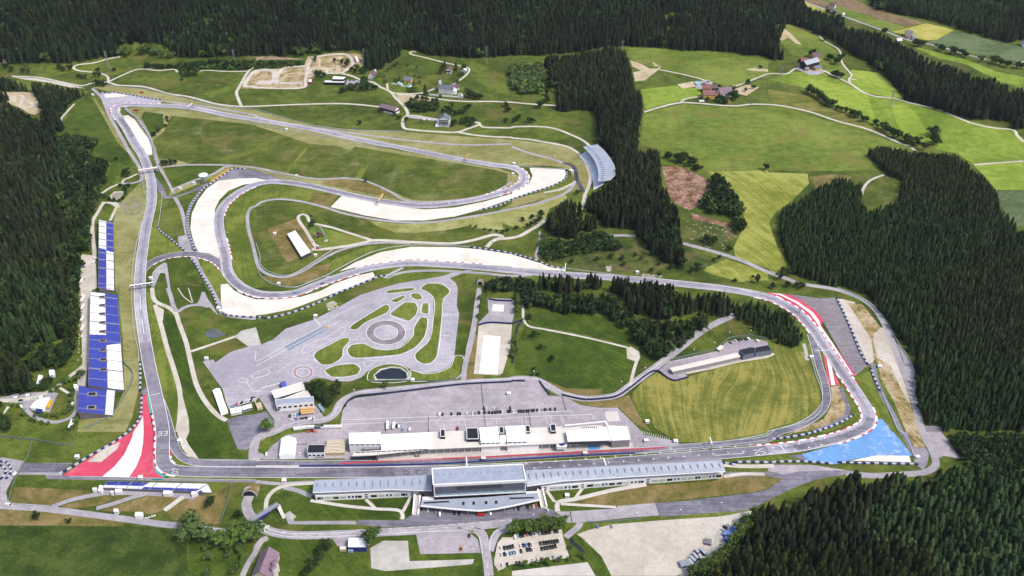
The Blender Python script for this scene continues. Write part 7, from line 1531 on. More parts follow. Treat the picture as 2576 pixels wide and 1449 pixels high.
def pylon(s, h, k):
    p = W(s)[0]; o = empty('pylon', p, k, 'pylon', 'power pylons'); w = h * .07
    def lat(m):
        for sx in (-1, 1):
            for sy in (-1, 1): m.bar((p.x + sx * w, p.y + sy * w, p.z), (p.x + sx * .3, p.y + sy * .3, p.z + h), .22)
        for q in range(7):
            z0, z1 = h * q / 7, h * (q + 1) / 7; r0, r1 = w * (1 - q / 7) + .3, w * (1 - (q + 1) / 7) + .3
            m.bar((p.x - r0, p.y - r0, p.z + z0), (p.x + r1, p.y - r1, p.z + z1), .13); m.bar((p.x + r0, p.y - r0, p.z + z0), (p.x - r1, p.y - r1, p.z + z1), .13)
    part(o, 'lattice_mast', m_steel, lat)
    for q in (.72, .84, .96): part(o, 'cross_arm', m_steel, lambda m: m.bar((p.x - 3.5, p.y, p.z + h * q), (p.x + 3.5, p.y, p.z + h * q), .2))
for s, h, k in (('00 1097,690', 34, 'steel lattice pylon left of the top left meadow'), ('00 2357,600', 20, 'steel lattice pylon at the mountain forest above the second meadow'), ('01 1092,612', 24, 'steel lattice pylon at the corner of the off road course'), ('01 2320,640', 34, 'steel lattice pylon on the slope right of the hillside chalet'),
                ('02 1112,470', 12, 'small steel mast at the top of the spruce wedge'), ('03 1228,1085', 32, 'steel lattice pylon standing in the bright striped field'), ('03 122,795', 24, 'steel lattice pylon below the black hillside barn')): pylon(s, h, k)
def lamp(s, h, lab, group='lamp posts', two=False):
    p = W(s)[0]; o = empty('lamp_post', p, lab, 'lamp post', group)
    part(o, 'pole', m_steel, lambda m: m.bar(p, p + Vector((0, 0, h)), .16, 0, 6, .1)); part(o, 'lamp_head', m_white, lambda m: m.box((p.x, p.y, p.z + h), (1.5, .6, .35)))
q = pts('21 705,1385 995,1090 1585,995 22 740,1170 1335,865 1098,1005 1825,680 2030,610 2180,505 2395,490 32 1250,880 1690,850 2095,780 31 305,1075 2180,1020 32 555,640 218,900 22 220,900')
pl = ['at the road bend below the driving centre', 'on the paddock corner', 'above the oval pond road', 'below the curved meadow road', 'beside the pale lane end', 'right of the pale lane', 'left on the garage block fence', 'middle of the garage block fence', 'right on the garage block fence', 'last on the garage block fence', 'left on the lower boulevard verge', 'middle of the lower boulevard verge', 'right on the lower boulevard verge', 'beside the public road in front of the hedge', 'on the corner of the asphalt lot', 'on the lawn below the right wing', 'in the car park tree row', 'at the right corner of the upper paddock']
for (u, v), lab in zip(q, pl): lamp(f'U {u},{v}', 9, 'slim lamp post ' + lab)
def tower(s):
    p = W(s)[0]; o = empty('control_tower', p, 'white octagonal control tower on steel legs beside the yellow banner', 'tower')
    part(o, 'roof', m_white, lambda m: (m.cyl((p.x, p.y, 13), 7, .8, 8, 0, 6.6), m.cyl((p.x, p.y, 13.8), 6.6, 1.2, 8, 0, 1)))
    part(o, 'platform', m_steel, lambda m: m.cyl((p.x, p.y, 8.5), 4.5, .5, 8)); part(o, 'cabin', m_lglass, lambda m: m.cyl((p.x, p.y, 9), 4.0, 4, 8))
    for k in range(4):
        a = math.pi / 4 + k * math.pi / 2; part(o, 'leg', m_steel, lambda m: m.bar((p.x + 3.6 * math.cos(a), p.y + 3.6 * math.sin(a), 0), (p.x + 3.4 * math.cos(a), p.y + 3.4 * math.sin(a), 8.6), .3))
    part(o, 'cross_brace', m_steel, lambda m: [m.bar((p.x - 3.4, p.y - 3.4, 1 + k * 2.5), (p.x + 3.4, p.y - 3.4, 3.5 + k * 2.5), .16) for k in range(3)])
tower('10 2060,392')
def cabin(s, lab, sz=(4, 3, 3), mat=None, name='marshal_hut', cat='hut', rz=0.0, group='white marshal huts', roofmat=None):
    p = W(s)[0]; o = empty(name, p, lab, cat, group)
    part(o, 'body', mat or m_white, lambda m: m.box((p.x, p.y, p.z - .1), sz, rz=rz)); part(o, 'roof', roofmat or m_white, lambda m: m.box((p.x, p.y, p.z + sz[2] - .08), (sz[0] + (.5 if sz[0] > 2 else -.05), sz[1] + (.5 if sz[0] > 2 else -.05), .25), rz=rz))
    c, s_ = math.cos(rz), math.sin(rz); part(o, 'window', m_glass, lambda m: m.box((p.x + s_ * sz[1] / 2, p.y - c * sz[1] / 2, p.z + sz[2] * .45), (sz[0] * .6, .12, sz[2] * .3), rz=rz))
for s, lab in [('20 2200,215', 'at the corner of the lower gravel trap'), ('20 2228,245', 'in the barrier corner of the lower gravel trap'), ('11 230,1415', 'on the lower left of the statue loop'), ('23 435,705', 'at the inner corner of the mown field'), ('23 1120,800', 'on the dry strip beside the big run-off'), ('13 950,1449', 'below the right forest road'),
               ('12 1260,1300', 'under the scrub slope beside the upper track'), ('12 590,275', 'behind the right hairpin barrier'), ('12 608,285', 'beside the hut behind the hairpin barrier'), ('12 10,310', 'inside the right hairpin'), ('12 20,205', 'above the right hairpin'), ('10 1815,455', 'left of the control tower'), ('10 1955,405', 'near the control tower legs'), ('30 780,260', 'beside the red first corner run-off'),
               ('30 1418,470', 'at the bottom of the red run-off'), ('30 1812,100', 'beside the pit exit bend'), ('20 2080,720', 'on the driving area apron'), ('31 285,500', 'left of the left grandstand wing'), ('32 1645,105', 'at the end of the pit lane parking'), ('32 1350,100', 'in the parking behind the pit lane end'), ('11 600,1130', 'below the white roofed hall'), ('11 190,910', 'on the brown patch left of the white hall'), ('10 1520,1360', 'beside the link road'), ('22 1360,1355', 'in the dark grass by the paddock'),
               ('00 935,960', 'at the outer edge of the top left hairpin'), ('01 308,1310', 'below the long top straight'), ('32 555,650', 'on the lawn below the right wing'), ('21 1578,935', 'right of the oval pond'), ('33 1500,265', 'beside the tip of the blue run-off'), ('21 2545,1075', 'in the upper paddock'), ('21 600,290', 'at the start of the driving area straight')]:
    cabin(s, 'small white hut ' + lab, (3.6, 3, 2.8))
# ------------------------------------------------------------------ vehicles
PAINT = {'white': 'f0f0f2', 'silver': 'b4b8c0', 'black': '24242c', 'blue': '2c4fa4', 'red': 'c8303c', 'yellow': 'eac03c', 'light blue': '5ab4dc', 'orange': 'e8642c', 'grey': '6c7078'}
m_tyre = plain('tyre_rubber', '222226', .8, .2, .1, 2)
WHEEL = MB(); WHEEL.bar((0, -.11, 0), (0, .11, 0), .34, 0, 10); WHEEL = WHEEL.mesh('wheel', m_tyre)
PROTO = {}
def loft(m, secs, mi=0):
    """secs: list of (z, x0, x1, halfwidth)"""
    b = len(m.v)
    for z, x0, x1, w in secs: m.v += [(x0, -w, z), (x1, -w, z), (x1, w, z), (x0, w, z)]
    for k in range(len(secs) - 1):
        for i in range(4):
            j = (i + 1) % 4; m.f.append((b + 4 * k + i, b + 4 * k + j, b + 4 * k + 4 + j, b + 4 * k + 4 + i)); m.mi.append(mi)
    e = b + 4 * (len(secs) - 1); m.f.append((e, e + 1, e + 2, e + 3)); m.mi.append(mi); m.f.append((b + 3, b + 2, b + 1, b)); m.mi.append(mi)
def vehicle(kind, colour):
    if (kind, colour) in PROTO: return PROTO[kind, colour]
    pm = plain('paint_' + colour.replace(' ', '_'), PAINT[colour], .25, .5, .06, .8, k=1.15); L = {'car': 4.4, 'van': 5.6, 'truck': 12.0, 'trailer': 9.0}[kind]; h = L / 2
    nm = {'car': 'parked_car', 'van': 'parked_van', 'truck': 'truck', 'trailer': 'box_trailer'}[kind]
    o = empty(nm, (0, 0, -50), '', kind if kind != 'trailer' else 'trailer'); body, win = MB(), MB()
    if kind == 'car':
        loft(body, [(.28, -h, h, .82), (.5, -h, h, .92), (.82, -h + .05, h - .08, .92), (.95, -h + .3, h - .9, .86), (.98, -h + .35, h - 1.1, .84)])
        loft(body, [(1.36, -h + .95, h - 2.1, .62), (1.45, -h + 1.1, h - 2.3, .56)]); loft(win, [(.96, -h + .4, h - 1.2, .83), (1.37, -h + .95, h - 2.1, .63)])
    elif kind == 'van':
        loft(body, [(.3, -h, h, .92), (1.1, -h, h, .98), (2.1, -h, h - 1.5, .95), (2.3, -h + .1, h - 1.7, .88)]); loft(win, [(1.2, h - 1.9, h - .12, .99), (2.0, h - 1.9, h - 1.35, .965)])
    elif kind == 'truck':
        loft(body, [(.9, -h, h - 2.9, 1.25), (3.6, -h, h - 2.9, 1.25)]); loft(body, [(.5, h - 2.6, h, 1.2), (1.9, h - 2.6, h, 1.2), (3.1, h - 2.6, h - .5, 1.15)]); loft(win, [(1.9, h - 1.2, h + .02, 1.21), (2.7, h - 1.2, h - .3, 1.18)])
    else: loft(body, [(.8, -h, h, 1.25), (3.4, -h, h, 1.25), (3.5, -h + .1, h - .1, 1.2)]); loft(win, [(.4, -h + .4, h - .4, .9), (.8, -h + .3, h - .3, .9)])
    body.build('body', pm, o, org=(0, 0, 0)); win.build('windows' if kind != 'trailer' else 'chassis', m_glass, o, org=(0, 0, 0))
    for x in ((-h * .6, h * .6)):
        for y in (-.82, .82):
            w = bpy.data.objects.new('wheel', WHEEL); COL.objects.link(w); w.parent = o; w.location = (x, y * (1 if kind in ('car', 'van') else 1.3), .34)
            if kind in ('truck', 'trailer'): w.scale = (1.4, 1.6, 1.4)
    PROTO[kind, colour] = o; o['_used'] = 0; return o
CC = {'w': 'white', 's': 'silver', 'k': 'black', 'b': 'blue', 'r': 'red', 'y': 'yellow', 'l': 'light blue', 'o': 'orange', 'g': 'grey'}
def park(place, group, spec, rz, tile):
    """spec: 'x,y,c[kind][+angle]' tokens of one tile; labels count from the left"""
    it = []
    for tok in spec.split():
        a = tok.split(','); ang = rz; k = a[2]
        if len(a) > 3: ang = float(a[3])
        it.append((float(a[0]), float(a[1]), CC[k[0]], {'': 'car', 'v': 'van', 't': 'truck', 'b': 'trailer'}[k[1:]], ang))
    it.sort(key=lambda t: t[0]); n = {}
    tot = {}
    for t in it: tot[t[2], t[3]] = tot.get((t[2], t[3]), 0) + 1
    for x, y, c, k, ang in it:
        n[c, k] = n.get((c, k), 0) + 1; kk = 'box trailer' if k == 'trailer' else k
        lab = (f'{ORD[n[c, k] - 1]} {c} {kk} from the left {place}' if tot[c, k] > 1 else f'{c} {kk} {place}')
        p = W(f'{tile} {x},{y}')[0]; z = float(T(p.x, p.y)) + .22; a = R(ang) + rnd.gauss(0, .03); pr = vehicle(k, c)
        if not pr['_used']: pr['_used'] = 1; pr.location = (p.x, p.y, z); pr.rotation_euler = (0, 0, a); pr['label'] = lab; pr['group'] = group; o = pr
        else: o = dup(pr, (p.x, p.y, z), a, lab, group)
        if '_used' in o and o is not pr: del o['_used']
park('in the top row of the lower car park', 'cars in the lower car park', '32,1060,wv 57,1052,s 85,1049,k 110,1046,k 150,1036,r 180,1030,k 208,1029,w 237,1028,w 280,1025,s 305,1022,k 333,1018,k 358,1014,k 382,1010,k 430,1005,k 455,1002,k', 100, '32')
park('in the second row of the lower car park', 'cars in the lower car park', '287,1128,k 318,1121,k 345,1119,k 372,1115,k 400,1111,k 427,1107,k 453,1103,k 478,1097,w 88,1150,w 115,1146,k 143,1144,b 172,1140,k 203,1136,w 10,1155,k', 102, '32')
park('in the third row of the lower car park', 'cars in the lower car park', '300,1180,k 330,1173,k 358,1169,k 387,1164,k 412,1160,k 438,1152,k 92,1204,k 153,1190,k 181,1187,k 212,1186,w 15,1220,b 45,1215,w', 102, '32')
park('in the bottom row of the lower car park', 'cars in the lower car park', '417,1265,s 133,1312,y 160,1308,w 215,1295,w 262,1290,w 300,1286,r 47,1328,k 78,1325,k', 100, '32')
park('at the left end of the lower car park', 'cars in the lower car park', '2465,1172,w 2500,1172,k 2530,1168,k 2558,1162,k 2472,1237,w 2500,1235,k 2530,1233,w 2560,1226,b 2480,1342,w 2530,1340,k', 100, '31')
park('parked under the left half of the canopy', 'cars at the entrance', '1730,787,w 1810,805,s 1850,830,wv 1997,822,k 2045,826,k 2355,818,w,120 1668,778,k', 95, '31'); park('parked under the right half of the canopy', 'cars at the entrance', '37,778,s 65,774,k 160,762,k 218,756,w 240,748,r 350,783,w,130', 95, '32')
park('in the row across the upper paddock', 'cars in the paddock row', '1848,1277,wv 1878,1277,k 1968,1272,k 2030,1270,k 2055,1270,k 2120,1272,w 2180,1266,w 2210,1264,s 2243,1260,k 2268,1256,w 2298,1258,k 2320,1256,s 2348,1258,k 2378,1260,k 2405,1256,k 2430,1254,k 2457,1252,k 2480,1250,w 2537,1246,k 2558,1245,k', 90, '21')
park('behind the row across the upper paddock', 'cars in the paddock row', '2293,1218,k 2318,1220,w 2397,1221,w 2424,1219,s 2558,1212,k', 90, '21'); park('in the right half of the paddock row', 'cars in the paddock row', '13,1244,w 68,1246,k 93,1244,k 117,1244,k 145,1244,k 168,1240,k 197,1238,k 220,1236,k 253,1234,k 308,1230,s 332,1228,k 358,1227,s 387,1226,k 435,1223,k', 88, '22')
park('behind the white roof of the pit building', 'vehicles behind the pit building', '1325,1402,wt,-90 1388,1402,wb,90 1440,1400,wv,90 1413,1394,k,90 1475,1430,b,90 1547,1428,wv,90', 90, '21')
park('in the row left of the driving centre', 'cars left of the driving centre', '2335,1190,b 2362,1182,s 2385,1172,r 2408,1165,w 2432,1158,k 2460,1157,w 2482,1144,w 2505,1139,w 2530,1132,k 2548,1108,k,10 2553,1128,w', 75, '20')
park('in the parking lot of the driving centre', 'cars at the driving centre', '340,1292,k 368,1287,w 395,1284,w 417,1279,l 440,1272,k 352,1328,w,0 405,1322,b,0 465,1318,k,0 513,1312,k,0 570,1308,w,0 550,1330,wv,0 455,1188,k,0 568,1182,k,95', 100, '21')
park('parked above the garage block', 'cars at the garage block', '2195,555,k 2250,535,w 2280,530,k 2308,522,k 2348,522,k 2373,517,wv 2463,537,wv', 120, '22')
park('near the catering tent', 'vehicles near the catering tent', '170,1112,wv,10 210,1134,k,5 293,1090,wv,15 345,1132,w,20 425,1108,wv,20 215,1195,wv,130 258,1222,s,100', 0, '20')
park('along the wall behind the long grandstand', 'vehicles behind the long grandstand', '840,125,wt,90 838,208,wb,90 835,325,wb,90 838,420,wb,90 838,78,wv,90 828,272,wv,90 832,490,wv,90 838,626,w,90 827,688,w,100 735,1170,wv,85', 90, '20')
park('beside the upper forest grandstand', 'vehicles beside the upper forest grandstand', '968,1156,wv,5 950,1200,wv,10 845,1242,b,0 820,1390,wb,90 845,1365,s,95', 0, '10')
park('on the lane below the first corner stand', 'vehicles on the lower lane', '160,425,wv,80 92,738,wv,-5 1480,872,w,25 1540,852,w,25', 0, '30')
park('at the left end of the paddock', 'vehicles in the west paddock', '108,228,wv,100 442,228,w,92', 90, '31'); park('on the public road below the entrance', None, '2055,968,s,5', 0, '31'); park('on the asphalt lot below the public road', None, '2145,1048,k,90', 90, '31')
park('on the pale gravel lot', 'cars on the gravel lot', '860,958,b,95 1003,957,s,95 2120,987,w,130 2140,966,k,130 2155,948,w,130 2175,936,w,130', 90, '32')
park('on the inner field track', 'vehicles on the inner field track', '415,322,wv,10 455,305,r,20 550,728,k,-30 625,1038,wv,-25 2390,985,w,35 580,985,w,120', 0, '11'); park('on the track above the right hairpin', None, '427,128,w,0', 0, '12'); park('on the clubhouse parking', 'cars at the clubhouse', '945,812,k,0 985,812,k,0 1055,832,b,20 1205,882,r,10', 0, '01'); park('on the road right of the yellow farm', None, '2403,1049,b,5', 0, '02'); park('beside the farm lane below the yellow farmhouses', None, '1907,1030,wb,0', 0, '02')
park('in front of the tall guesthouse', 'vans at the guesthouse', '1698,1210,wv,20 1748,1210,wv,90 1805,1222,g,20', 0, '01')
# race cars
def racer(s, lab, hexs, rz, formula=True):
    p = W(s)[0]; p.z = .5; pm = plain('race_' + hexs, hexs, .3, .5, .06, 1.0); o = empty('race_car', p, lab, 'race car', None, R(rz)); L = 2.7
    if formula:
        b = MB(); loft(b, [(.12, -1.9, .6, .7), (.45, -1.8, .5, .6), (.7, -1.6, .1, .3), (.95, -1.3, -.5, .18)]); loft(b, [(.2, .5, 2.5, .3), (.5, .4, 2.2, .2)]); b.build('body', pm, o, org=(0, 0, 0))
        for nm, x, z in (('rear_wing', -2.2, .85), ('front_wing', 2.45, .18)): w = MB(); w.box((x, 0, z), (.5, 1.7, .12)); w.build(nm, pm, o, org=(0, 0, 0))
    else:
        b = MB(); loft(b, [(.2, -2.3, 2.3, .9), (.6, -2.3, 2.2, .95), (.85, -2.2, 1.2, .85), (1.2, -1.0, .1, .6)]); b.build('body', pm, o, org=(0, 0, 0)); w = MB(); w.box((-2.2, 0, 1.1), (.4, 1.8, .1)); w.build('rear_wing', m_black, o, org=(0, 0, 0))
    for x in (-1.6, 1.6):
        for y in (-.85, .85): w = bpy.data.objects.new('wheel', WHEEL); COL.objects.link(w); w.parent = o; w.location = (x, y, .34); w.scale = (1, 1.6, 1)
racer('31 1620,247', 'red and black formula race car stopped in front of the garages', '9c2c34', 5); racer('31 1202,282', 'dark formula race car with yellow details at the dark pit box', '2c2c34', 5); racer('11 665,1410', 'dark race car on the track below the statue loop', '2c2c38', 200, False); racer('21 403,55', 'blue and white race car on the lower bend', '6c94cc', 0, False); racer('11 2507,490', 'orange race car leaving the right hairpin', 'e85c38', 200, False)
racer('22 1330,860', 'x', '2c2c34', 5) if False else None
# ------------------------------------------------------------------ people (one skinned figure, shared)
def person_mesh():
    J = [(0, 0, .98), (0, 0, 1.2), (0, 0, 1.42), (0, .02, 1.54), (0, .03, 1.66), (0, .02, 1.76), (-.11, 0, .92), (-.12, .03, .5), (-.12, -.02, .08), (-.12, .16, .03), (.11, 0, .92), (.13, .02, .5), (.14, -.03, .08), (.14, .15, .03),
         (-.19, 0, 1.4), (-.25, .03, 1.12), (-.24, .16, .9), (-.23, .22, .82), (.19, 0, 1.4), (.25, .03, 1.12), (.23, .15, .9), (.22, .2, .82)]
    E = [(0, 1), (1, 2), (2, 3), (3, 4), (4, 5), (0, 6), (6, 7), (7, 8), (8, 9), (0, 10), (10, 11), (11, 12), (12, 13), (2, 14), (14, 15), (15, 16), (16, 17), (2, 18), (18, 19), (19, 20), (20, 21)]
    Rr = [.16, .15, .15, .06, .105, .08, .095, .07, .05, .045, .095, .07, .05, .045, .065, .05, .038, .035, .065, .05, .038, .035]
    me = bpy.data.meshes.new('figure'); me.from_pydata(J, E, []); o = bpy.data.objects.new('figure', me); COL.objects.link(o)
    md = o.modifiers.new('s', 'SKIN')
    for v, r in zip(me.skin_vertices[0].data, Rr): v.radius = (r, r * .8)
    me.skin_vertices[0].data[0].use_root = True; o.modifiers.new('d', 'SUBSURF').levels = 1
    dg = bpy.context.evaluated_depsgraph_get(); n = bpy.data.meshes.new_from_object(o.evaluated_get(dg)); bpy.data.objects.remove(o)
    n.materials.clear()
    for mt in (plain('dark_overalls', '33343e', .8, .2, .1, 2), plain('skin', 'd8a88c', .6, .2, .05, 2), plain('short_hair', '3c2c24', .8, .2, .1, 2)): n.materials.append(mt)
    for f in n.polygons: z = f.center.z; f.material_index = 2 if z > 1.72 else 1 if z > 1.5 or (.75 < z < .88 and abs(f.center.x) > .17) else 0
    n.name = 'person'; return n
PM = person_mesh()
def people(s, place, group):
    for k, (u, v) in enumerate(pts(s)):
        p = P(u, v); o = bpy.data.objects.new('person', PM); COL.objects.link(o); o.location = (p.x, p.y, .3); o.rotation_euler = (0, 0, rnd.uniform(0, 6.28))
        tag(o, f'person in dark overalls standing {place}, {ORD[k]} from the left', 'person', group)
people('31 1575,236 1585,234 1595,233 1605,231 1640,232 1655,231 1668,230 1678,229', 'by the red formula car', 'pit crew'); people('30 1425,560 1440,562 1452,564 1466,566 1475,560', 'behind the first corner stand', 'spectators'); people('31 1120,240 1135,255 1150,250 1180,262', 'at the dark pit box', 'pit box crew')
# ------------------------------------------------------------------ bull statue and arch
c = P(809, 600); o = empty('arch', c, 'tall silver arch standing over the bull statue', 'arch')
a, b = P(820, 606), P(797, 592)
def arch(m):
    n = 18; last = None
    for k in range(n + 1):
        t = k / n; p = a.lerp(b, t); z = 17 * math.sin(math.pi * t) ** .62; q = Vector((p.x, p.y, z))
        if last is not None: m.bar(last, q, .75, 0, 6)
        last = q
part(o, 'arch_tube', m_steel, arch)
for p in (a, b): part(o, 'footing', c_conc, lambda m: m.box((p.x, p.y, -.2), (4.5, 4.5, .8)))
J = [(4.2, 0, 6.0), (2, 0, 6.6), (-1, 0, 6.0), (-4, 0, 5.6), (5.6, 0, 5.2), (6.8, 0, 4.2), (2.6, 1.1, 3.6), (3.2, 1.1, 1.8), (3.0, 1.1, .3), (2.2, -1.1, 3.6), (2.8, -1.1, 1.8), (2.6, -1.1, .3), (-4.2, 1.1, 3.6), (-4.9, 1.1, 2.0), (-4.5, 1.1, .3), (-3.8, -1.1, 3.6), (-4.5, -1.1, 2.0), (-4.1, -1.1, .3), (-5.2, 0, 5.0), (-5.7, 0, 3.0)]
E = [(0, 1), (1, 2), (2, 3), (0, 4), (4, 5), (1, 6), (6, 7), (7, 8), (1, 9), (9, 10), (10, 11), (3, 12), (12, 13), (13, 14), (3, 15), (15, 16), (16, 17), (3, 18), (18, 19)]
RB = [1.6, 2.0, 1.6, 1.5, 1.1, .6, .8, .5, .4, .8, .5, .4, .8, .5, .4, .8, .5, .4, .3, .2]
me = bpy.data.meshes.new('b'); me.from_pydata(J, E, []); bo = bpy.data.objects.new('b', me); COL.objects.link(bo); bo.modifiers.new('s', 'SKIN')
for v, r in zip(me.skin_vertices[0].data, RB): v.radius = (r, r)
me.skin_vertices[0].data[1].use_root = True; bo.modifiers.new('d', 'SUBSURF').levels = 1
bm_ = bpy.data.meshes.new_from_object(bo.evaluated_get(bpy.context.evaluated_depsgraph_get())); bpy.data.objects.remove(bo); bm_.materials.clear(); bm_.materials.append(plain('rust_metal', '6a3230', .6, .4, .4, 1.2))
q = P(806, 597); o = empty('bull_statue', q, 'rust brown bull statue standing under the silver arch', 'statue', None, R(195)); ob = bpy.data.objects.new('body', bm_); COL.objects.link(ob); ob.parent = o
for sy in (-1, 1):
    hm = MB(); hm.bar((5.6, sy * .7, 5.9), (6.3, sy * 2.0, 6.6), .32, 0, 6, .25); hm.bar((6.3, sy * 2.0, 6.6), (7.4, sy * 2.1, 7.6), .25, 0, 6, .05); hm.build('horn', m_cream, o, org=(0, 0, 0))
hm = MB(); hm.bar((-5.7, 0, 3.2), (-6.4, 0, 2.0), .35, 0, 6, .1); hm.build('tail_tuft', m_cream, o, org=(0, 0, 0))
# ------------------------------------------------------------------ containers, parasols, stones
for k, (s, lab) in enumerate([('1750,1282 1815,1345 1847,1320 1782,1257', 'nearest the single box'), ('1779,1252 1842,1310 1864,1286 1803,1230', 'second up from the single box'), ('1806,1216 1864,1283 1890,1262 1833,1200', 'left of the top pair'), ('1833,1182 1860,1165 1895,1200 1868,1222', 'top left of the stack'), ('1868,1228 1900,1285 1925,1262 1893,1208', 'below the top right one'), ('1886,1178 1945,1240 1968,1212 1912,1158', 'top right of the stack')]):
    flat('grey_container', 'grey roofed site container ' + lab + ' on the gravel lot', 'container', '32 ' + s, 3, m_dgrey, plain('pale_grey_lid', 'c4c8d0', .5, .3, .1, .6), .1, 'grey site containers', sc=.86)
cabin('32 1735,1340', 'single grey box container left of the container rows', (8, 6, 3), m_grey, 'grey_container', 'container', .2, None, m_steel)
k = 0
for j in range(4):
    for i in range(4):
        x, y = 1945 + i * 19 - j * 2, 1085 + j * 15 + i * 4; k += 1
        cabin(f'32 {x},{y}', f'grey portable toilet cabin in the block, row {ORD[j]} from the top, {ORD[i]} from the left', (1.25, 1.25, 2.3), plain('toilet_grey', '6a7488', .6, .3, .1, 1), 'portable_toilet', 'toilet', -.3, 'portable toilets', m_grey)
for x, y, sz, lab in ((2252, 975, (6, 5, 3), 'top one of the blue containers at the wood edge'), (2215, 1018, (6, 5, 3), 'second blue container at the wood edge'), (2190, 1058, (11, 5, 3), 'longest blue container at the wood edge'), (2185, 1098, (8, 5, 3), 'lowest blue container at the wood edge')): cabin(f'32 {x},{y}', lab, sz, m_blue, 'blue_container', 'container', -.6, 'blue containers', plain('blue_lid', '7898d8', .5, .3, .1, 1))
flat('steel_shed', 'black framed storage shed with pale lids at the wood edge', 'shed', '32 2250,925 2290,950 2358,900 2306,864', 3.5, m_black, m_zinc2, .8, rim=m_black)
for i in range(3): cabin(f'32 {1830 + i * 32},{1375 - i * 14}', f'{ORD[i]} small white skip from the left below the container rows', (3.2, 2.4, 1.4), m_white, 'skip', 'skip', .4, 'white skips', m_grey)
for i in range(3):
    for j in range(8):
        p = W(f'21 {455 + j * 16 + i * 6},{1230 + i * 22 - j * 1.2}')[0]; o = empty('parasol', (p.x, p.y, .2), f'pale orange parasol in the {ORD[i]} row from the top, {ORD[j]} from the left', 'parasol', 'parasols at the driving centre')
        part(o, 'canopy', plain('orange_canvas', 'f0c080', .7, .2, .1, 1), lambda m: m.cyl((p.x, p.y, 2.3), 1.6, .7, 8, 0, .1)); part(o, 'pole', m_steel, lambda m: m.bar((p.x, p.y, .1), (p.x, p.y, 2.4), .06))
def stones(lab, s, n, r, mat):
    poly = pts(s); us, vs_ = [q[0] for q in poly], [q[1] for q in poly]; m = MB(); k = 0
    while k < n:
        u, v = rnd.uniform(min(us), max(us)), rnd.uniform(min(vs_), max(vs_))
        if not inpoly(poly, np.array([u]), np.array([v]))[0]: continue
        p = P(u, v); q = r * rnd.uniform(.5, 1.3); m.cyl((p.x, p.y, p.z - .2), q, q * rnd.uniform(.6, 1.1) + .2, 6, 0, q * .5); k += 1
    o = m.build('boulders', mat); tag(o, lab, 'boulders', None, 'stuff')
m_stone = plain('pale_stone', 'ddd5c6', .9, .1, .3, .4, k=1.1)
stones('heap of pale boulders above the driving area', '21 705,160 790,130 830,190 735,235', 110, 1.0, m_stone); stones('pale rock rubble below the scrub slope', '12 1300,1310 1500,1320 1520,1350 1310,1345', 90, .9, m_stone); stones('stacked pale rocks beside the upper track', '12 945,1235 990,1230 998,1275 955,1285', 60, 1.0, m_stone)
stones('pale boulders along the forest depot wall', '10 812,1110 835,1110 20 815,400 780,800 795,400 10 800,1449', 130, .8, m_stone); stones('grave stones in the churchyard', '01 1770,925 1835,940 2000,958 2060,970 2050,920 2020,960 1900,950', 60, .7, m_stone)

def sticks(lab, s, n):
    poly = pts(s); us, vs_ = [q[0] for q in poly], [q[1] for q in poly]; m = MB(); k = 0
    while k < n:
        u, v = rnd.uniform(min(us), max(us)), rnd.uniform(min(vs_), max(vs_))
        if not inpoly(poly, np.array([u]), np.array([v]))[0]: continue
        p = P(u, v); a = rnd.uniform(0, 3.14); L = rnd.uniform(.6, 2.4); d = Vector((math.cos(a), math.sin(a), .05)) * L; r = rnd.uniform(.15, .4); m.bar(p - d + Vector((0, 0, .3)), p + d + Vector((0, 0, .3)), r, 0 if rnd.random() < .6 else 1); k += 1
    tag(m.build('felled_branches', [m_timber, m_bark]), lab, 'branches', None, 'stuff')
sticks('pale and brown branches littering the felled clearing', '12 1505,225 1700,230 1950,350 2030,430 1980,560 1780,670 1650,600 1580,520', 420); sticks('pale branches among the scrub of the lower clearing', '12 1740,760 1850,700 2230,830 2270,900 2150,1090 1950,1050 1740,980', 160)

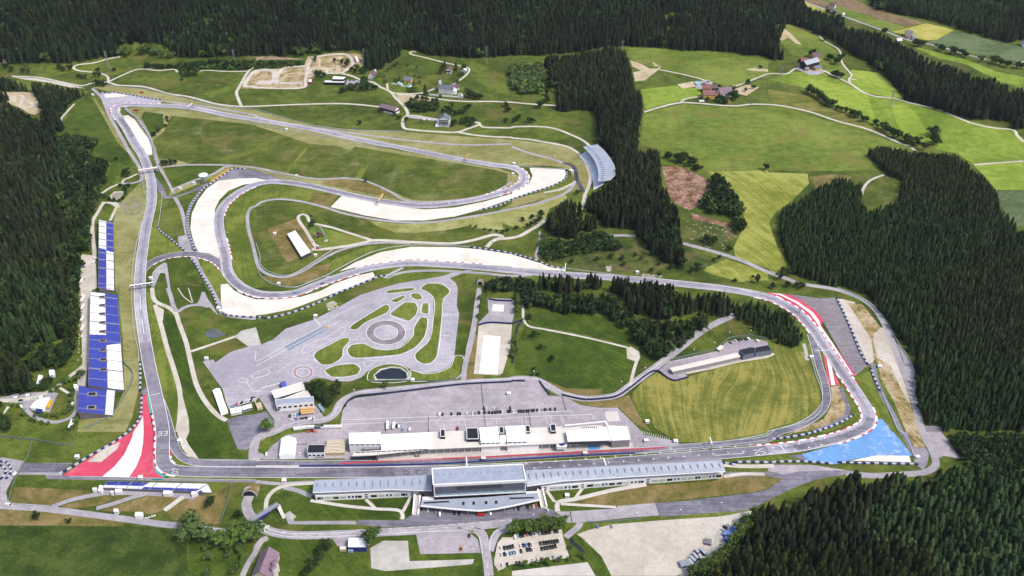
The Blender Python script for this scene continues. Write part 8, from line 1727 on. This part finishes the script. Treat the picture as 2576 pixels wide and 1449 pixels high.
park('in the row behind the west paddock', 'trailers in the west paddock', '425,1428,wb,12 480,1419,wb,8 545,1414,wb,4 640,1413,gb,0 700,1413,wb,0 762,1412,wb,0 822,1411,wb,0', 0, '21')
def tractor(s, lab, c, rz):
    p = W(s)[0]; pm = plain('paint_' + c, PAINT[c], .4, .4, .1, 1); o = empty('loader', (p.x, p.y, .25), lab, 'loader', None, R(rz))
    b = MB(); loft(b, [(.7, -1.6, 2.2, .8), (1.5, -1.5, 2.0, .75), (1.6, -1.4, .4, .7)]); b.build('body', pm, o, org=(0, 0, 0)); b = MB(); loft(b, [(1.55, -1.4, .2, .75), (2.6, -1.2, 0, .65), (2.7, -1.2, 0, .65)]); b.build('cabin', m_glass, o, org=(0, 0, 0))
    b = MB(); b.bar((-.5, .85, 1.8), (3.4, .85, 1.0), .14); b.box((3.6, 0, .4), (.6, 2.0, .7)); b.build('shovel', pm, o, org=(0, 0, 0))
    for x, y, k in ((-1, -.9, 1.6), (-1, .9, 1.6), (1.4, -.9, 1.4), (1.4, .9, 1.4)): w = bpy.data.objects.new('wheel', WHEEL); COL.objects.link(w); w.parent = o; w.location = (x, y, .34 * k); w.scale = (k, 2.2, k)
tractor('21 545,1447', 'orange loader in the west paddock, left of a pair', 'orange', 200); tractor('21 578,1446', 'orange loader in the west paddock, right of a pair', 'orange', -20); tractor('31 2066,1185', 'orange yellow loader on the asphalt lot below the public road', 'yellow', 90); tractor('21 2028,1425', 'small red loader behind the pit building', 'red', 90); tractor('11 620,1058', 'red loader at the end of the statue loop lane', 'red', 0)

# ------------------------------------------------------------------ the air
hz = MB(); hz.box((0, 1000, -1.5), (21000, 21000, 1100)); hv = bpy.data.materials.new('haze'); hv.use_nodes = True; nt = hv.node_tree; nt.nodes.clear()
ho = nt.nodes.new('ShaderNodeOutputMaterial'); pv = nt.nodes.new('ShaderNodeVolumePrincipled'); pv.inputs['Color'].default_value = (.86, .92, 1.0, 1); pv.inputs['Density'].default_value = .000012; pv.inputs['Anisotropy'].default_value = .2
nt.links.new(pv.outputs[0], ho.inputs['Volume']); o = hz.build('haze', hv); tag(o, 'thin pale haze lying over the valley', 'haze', None, 'stuff')
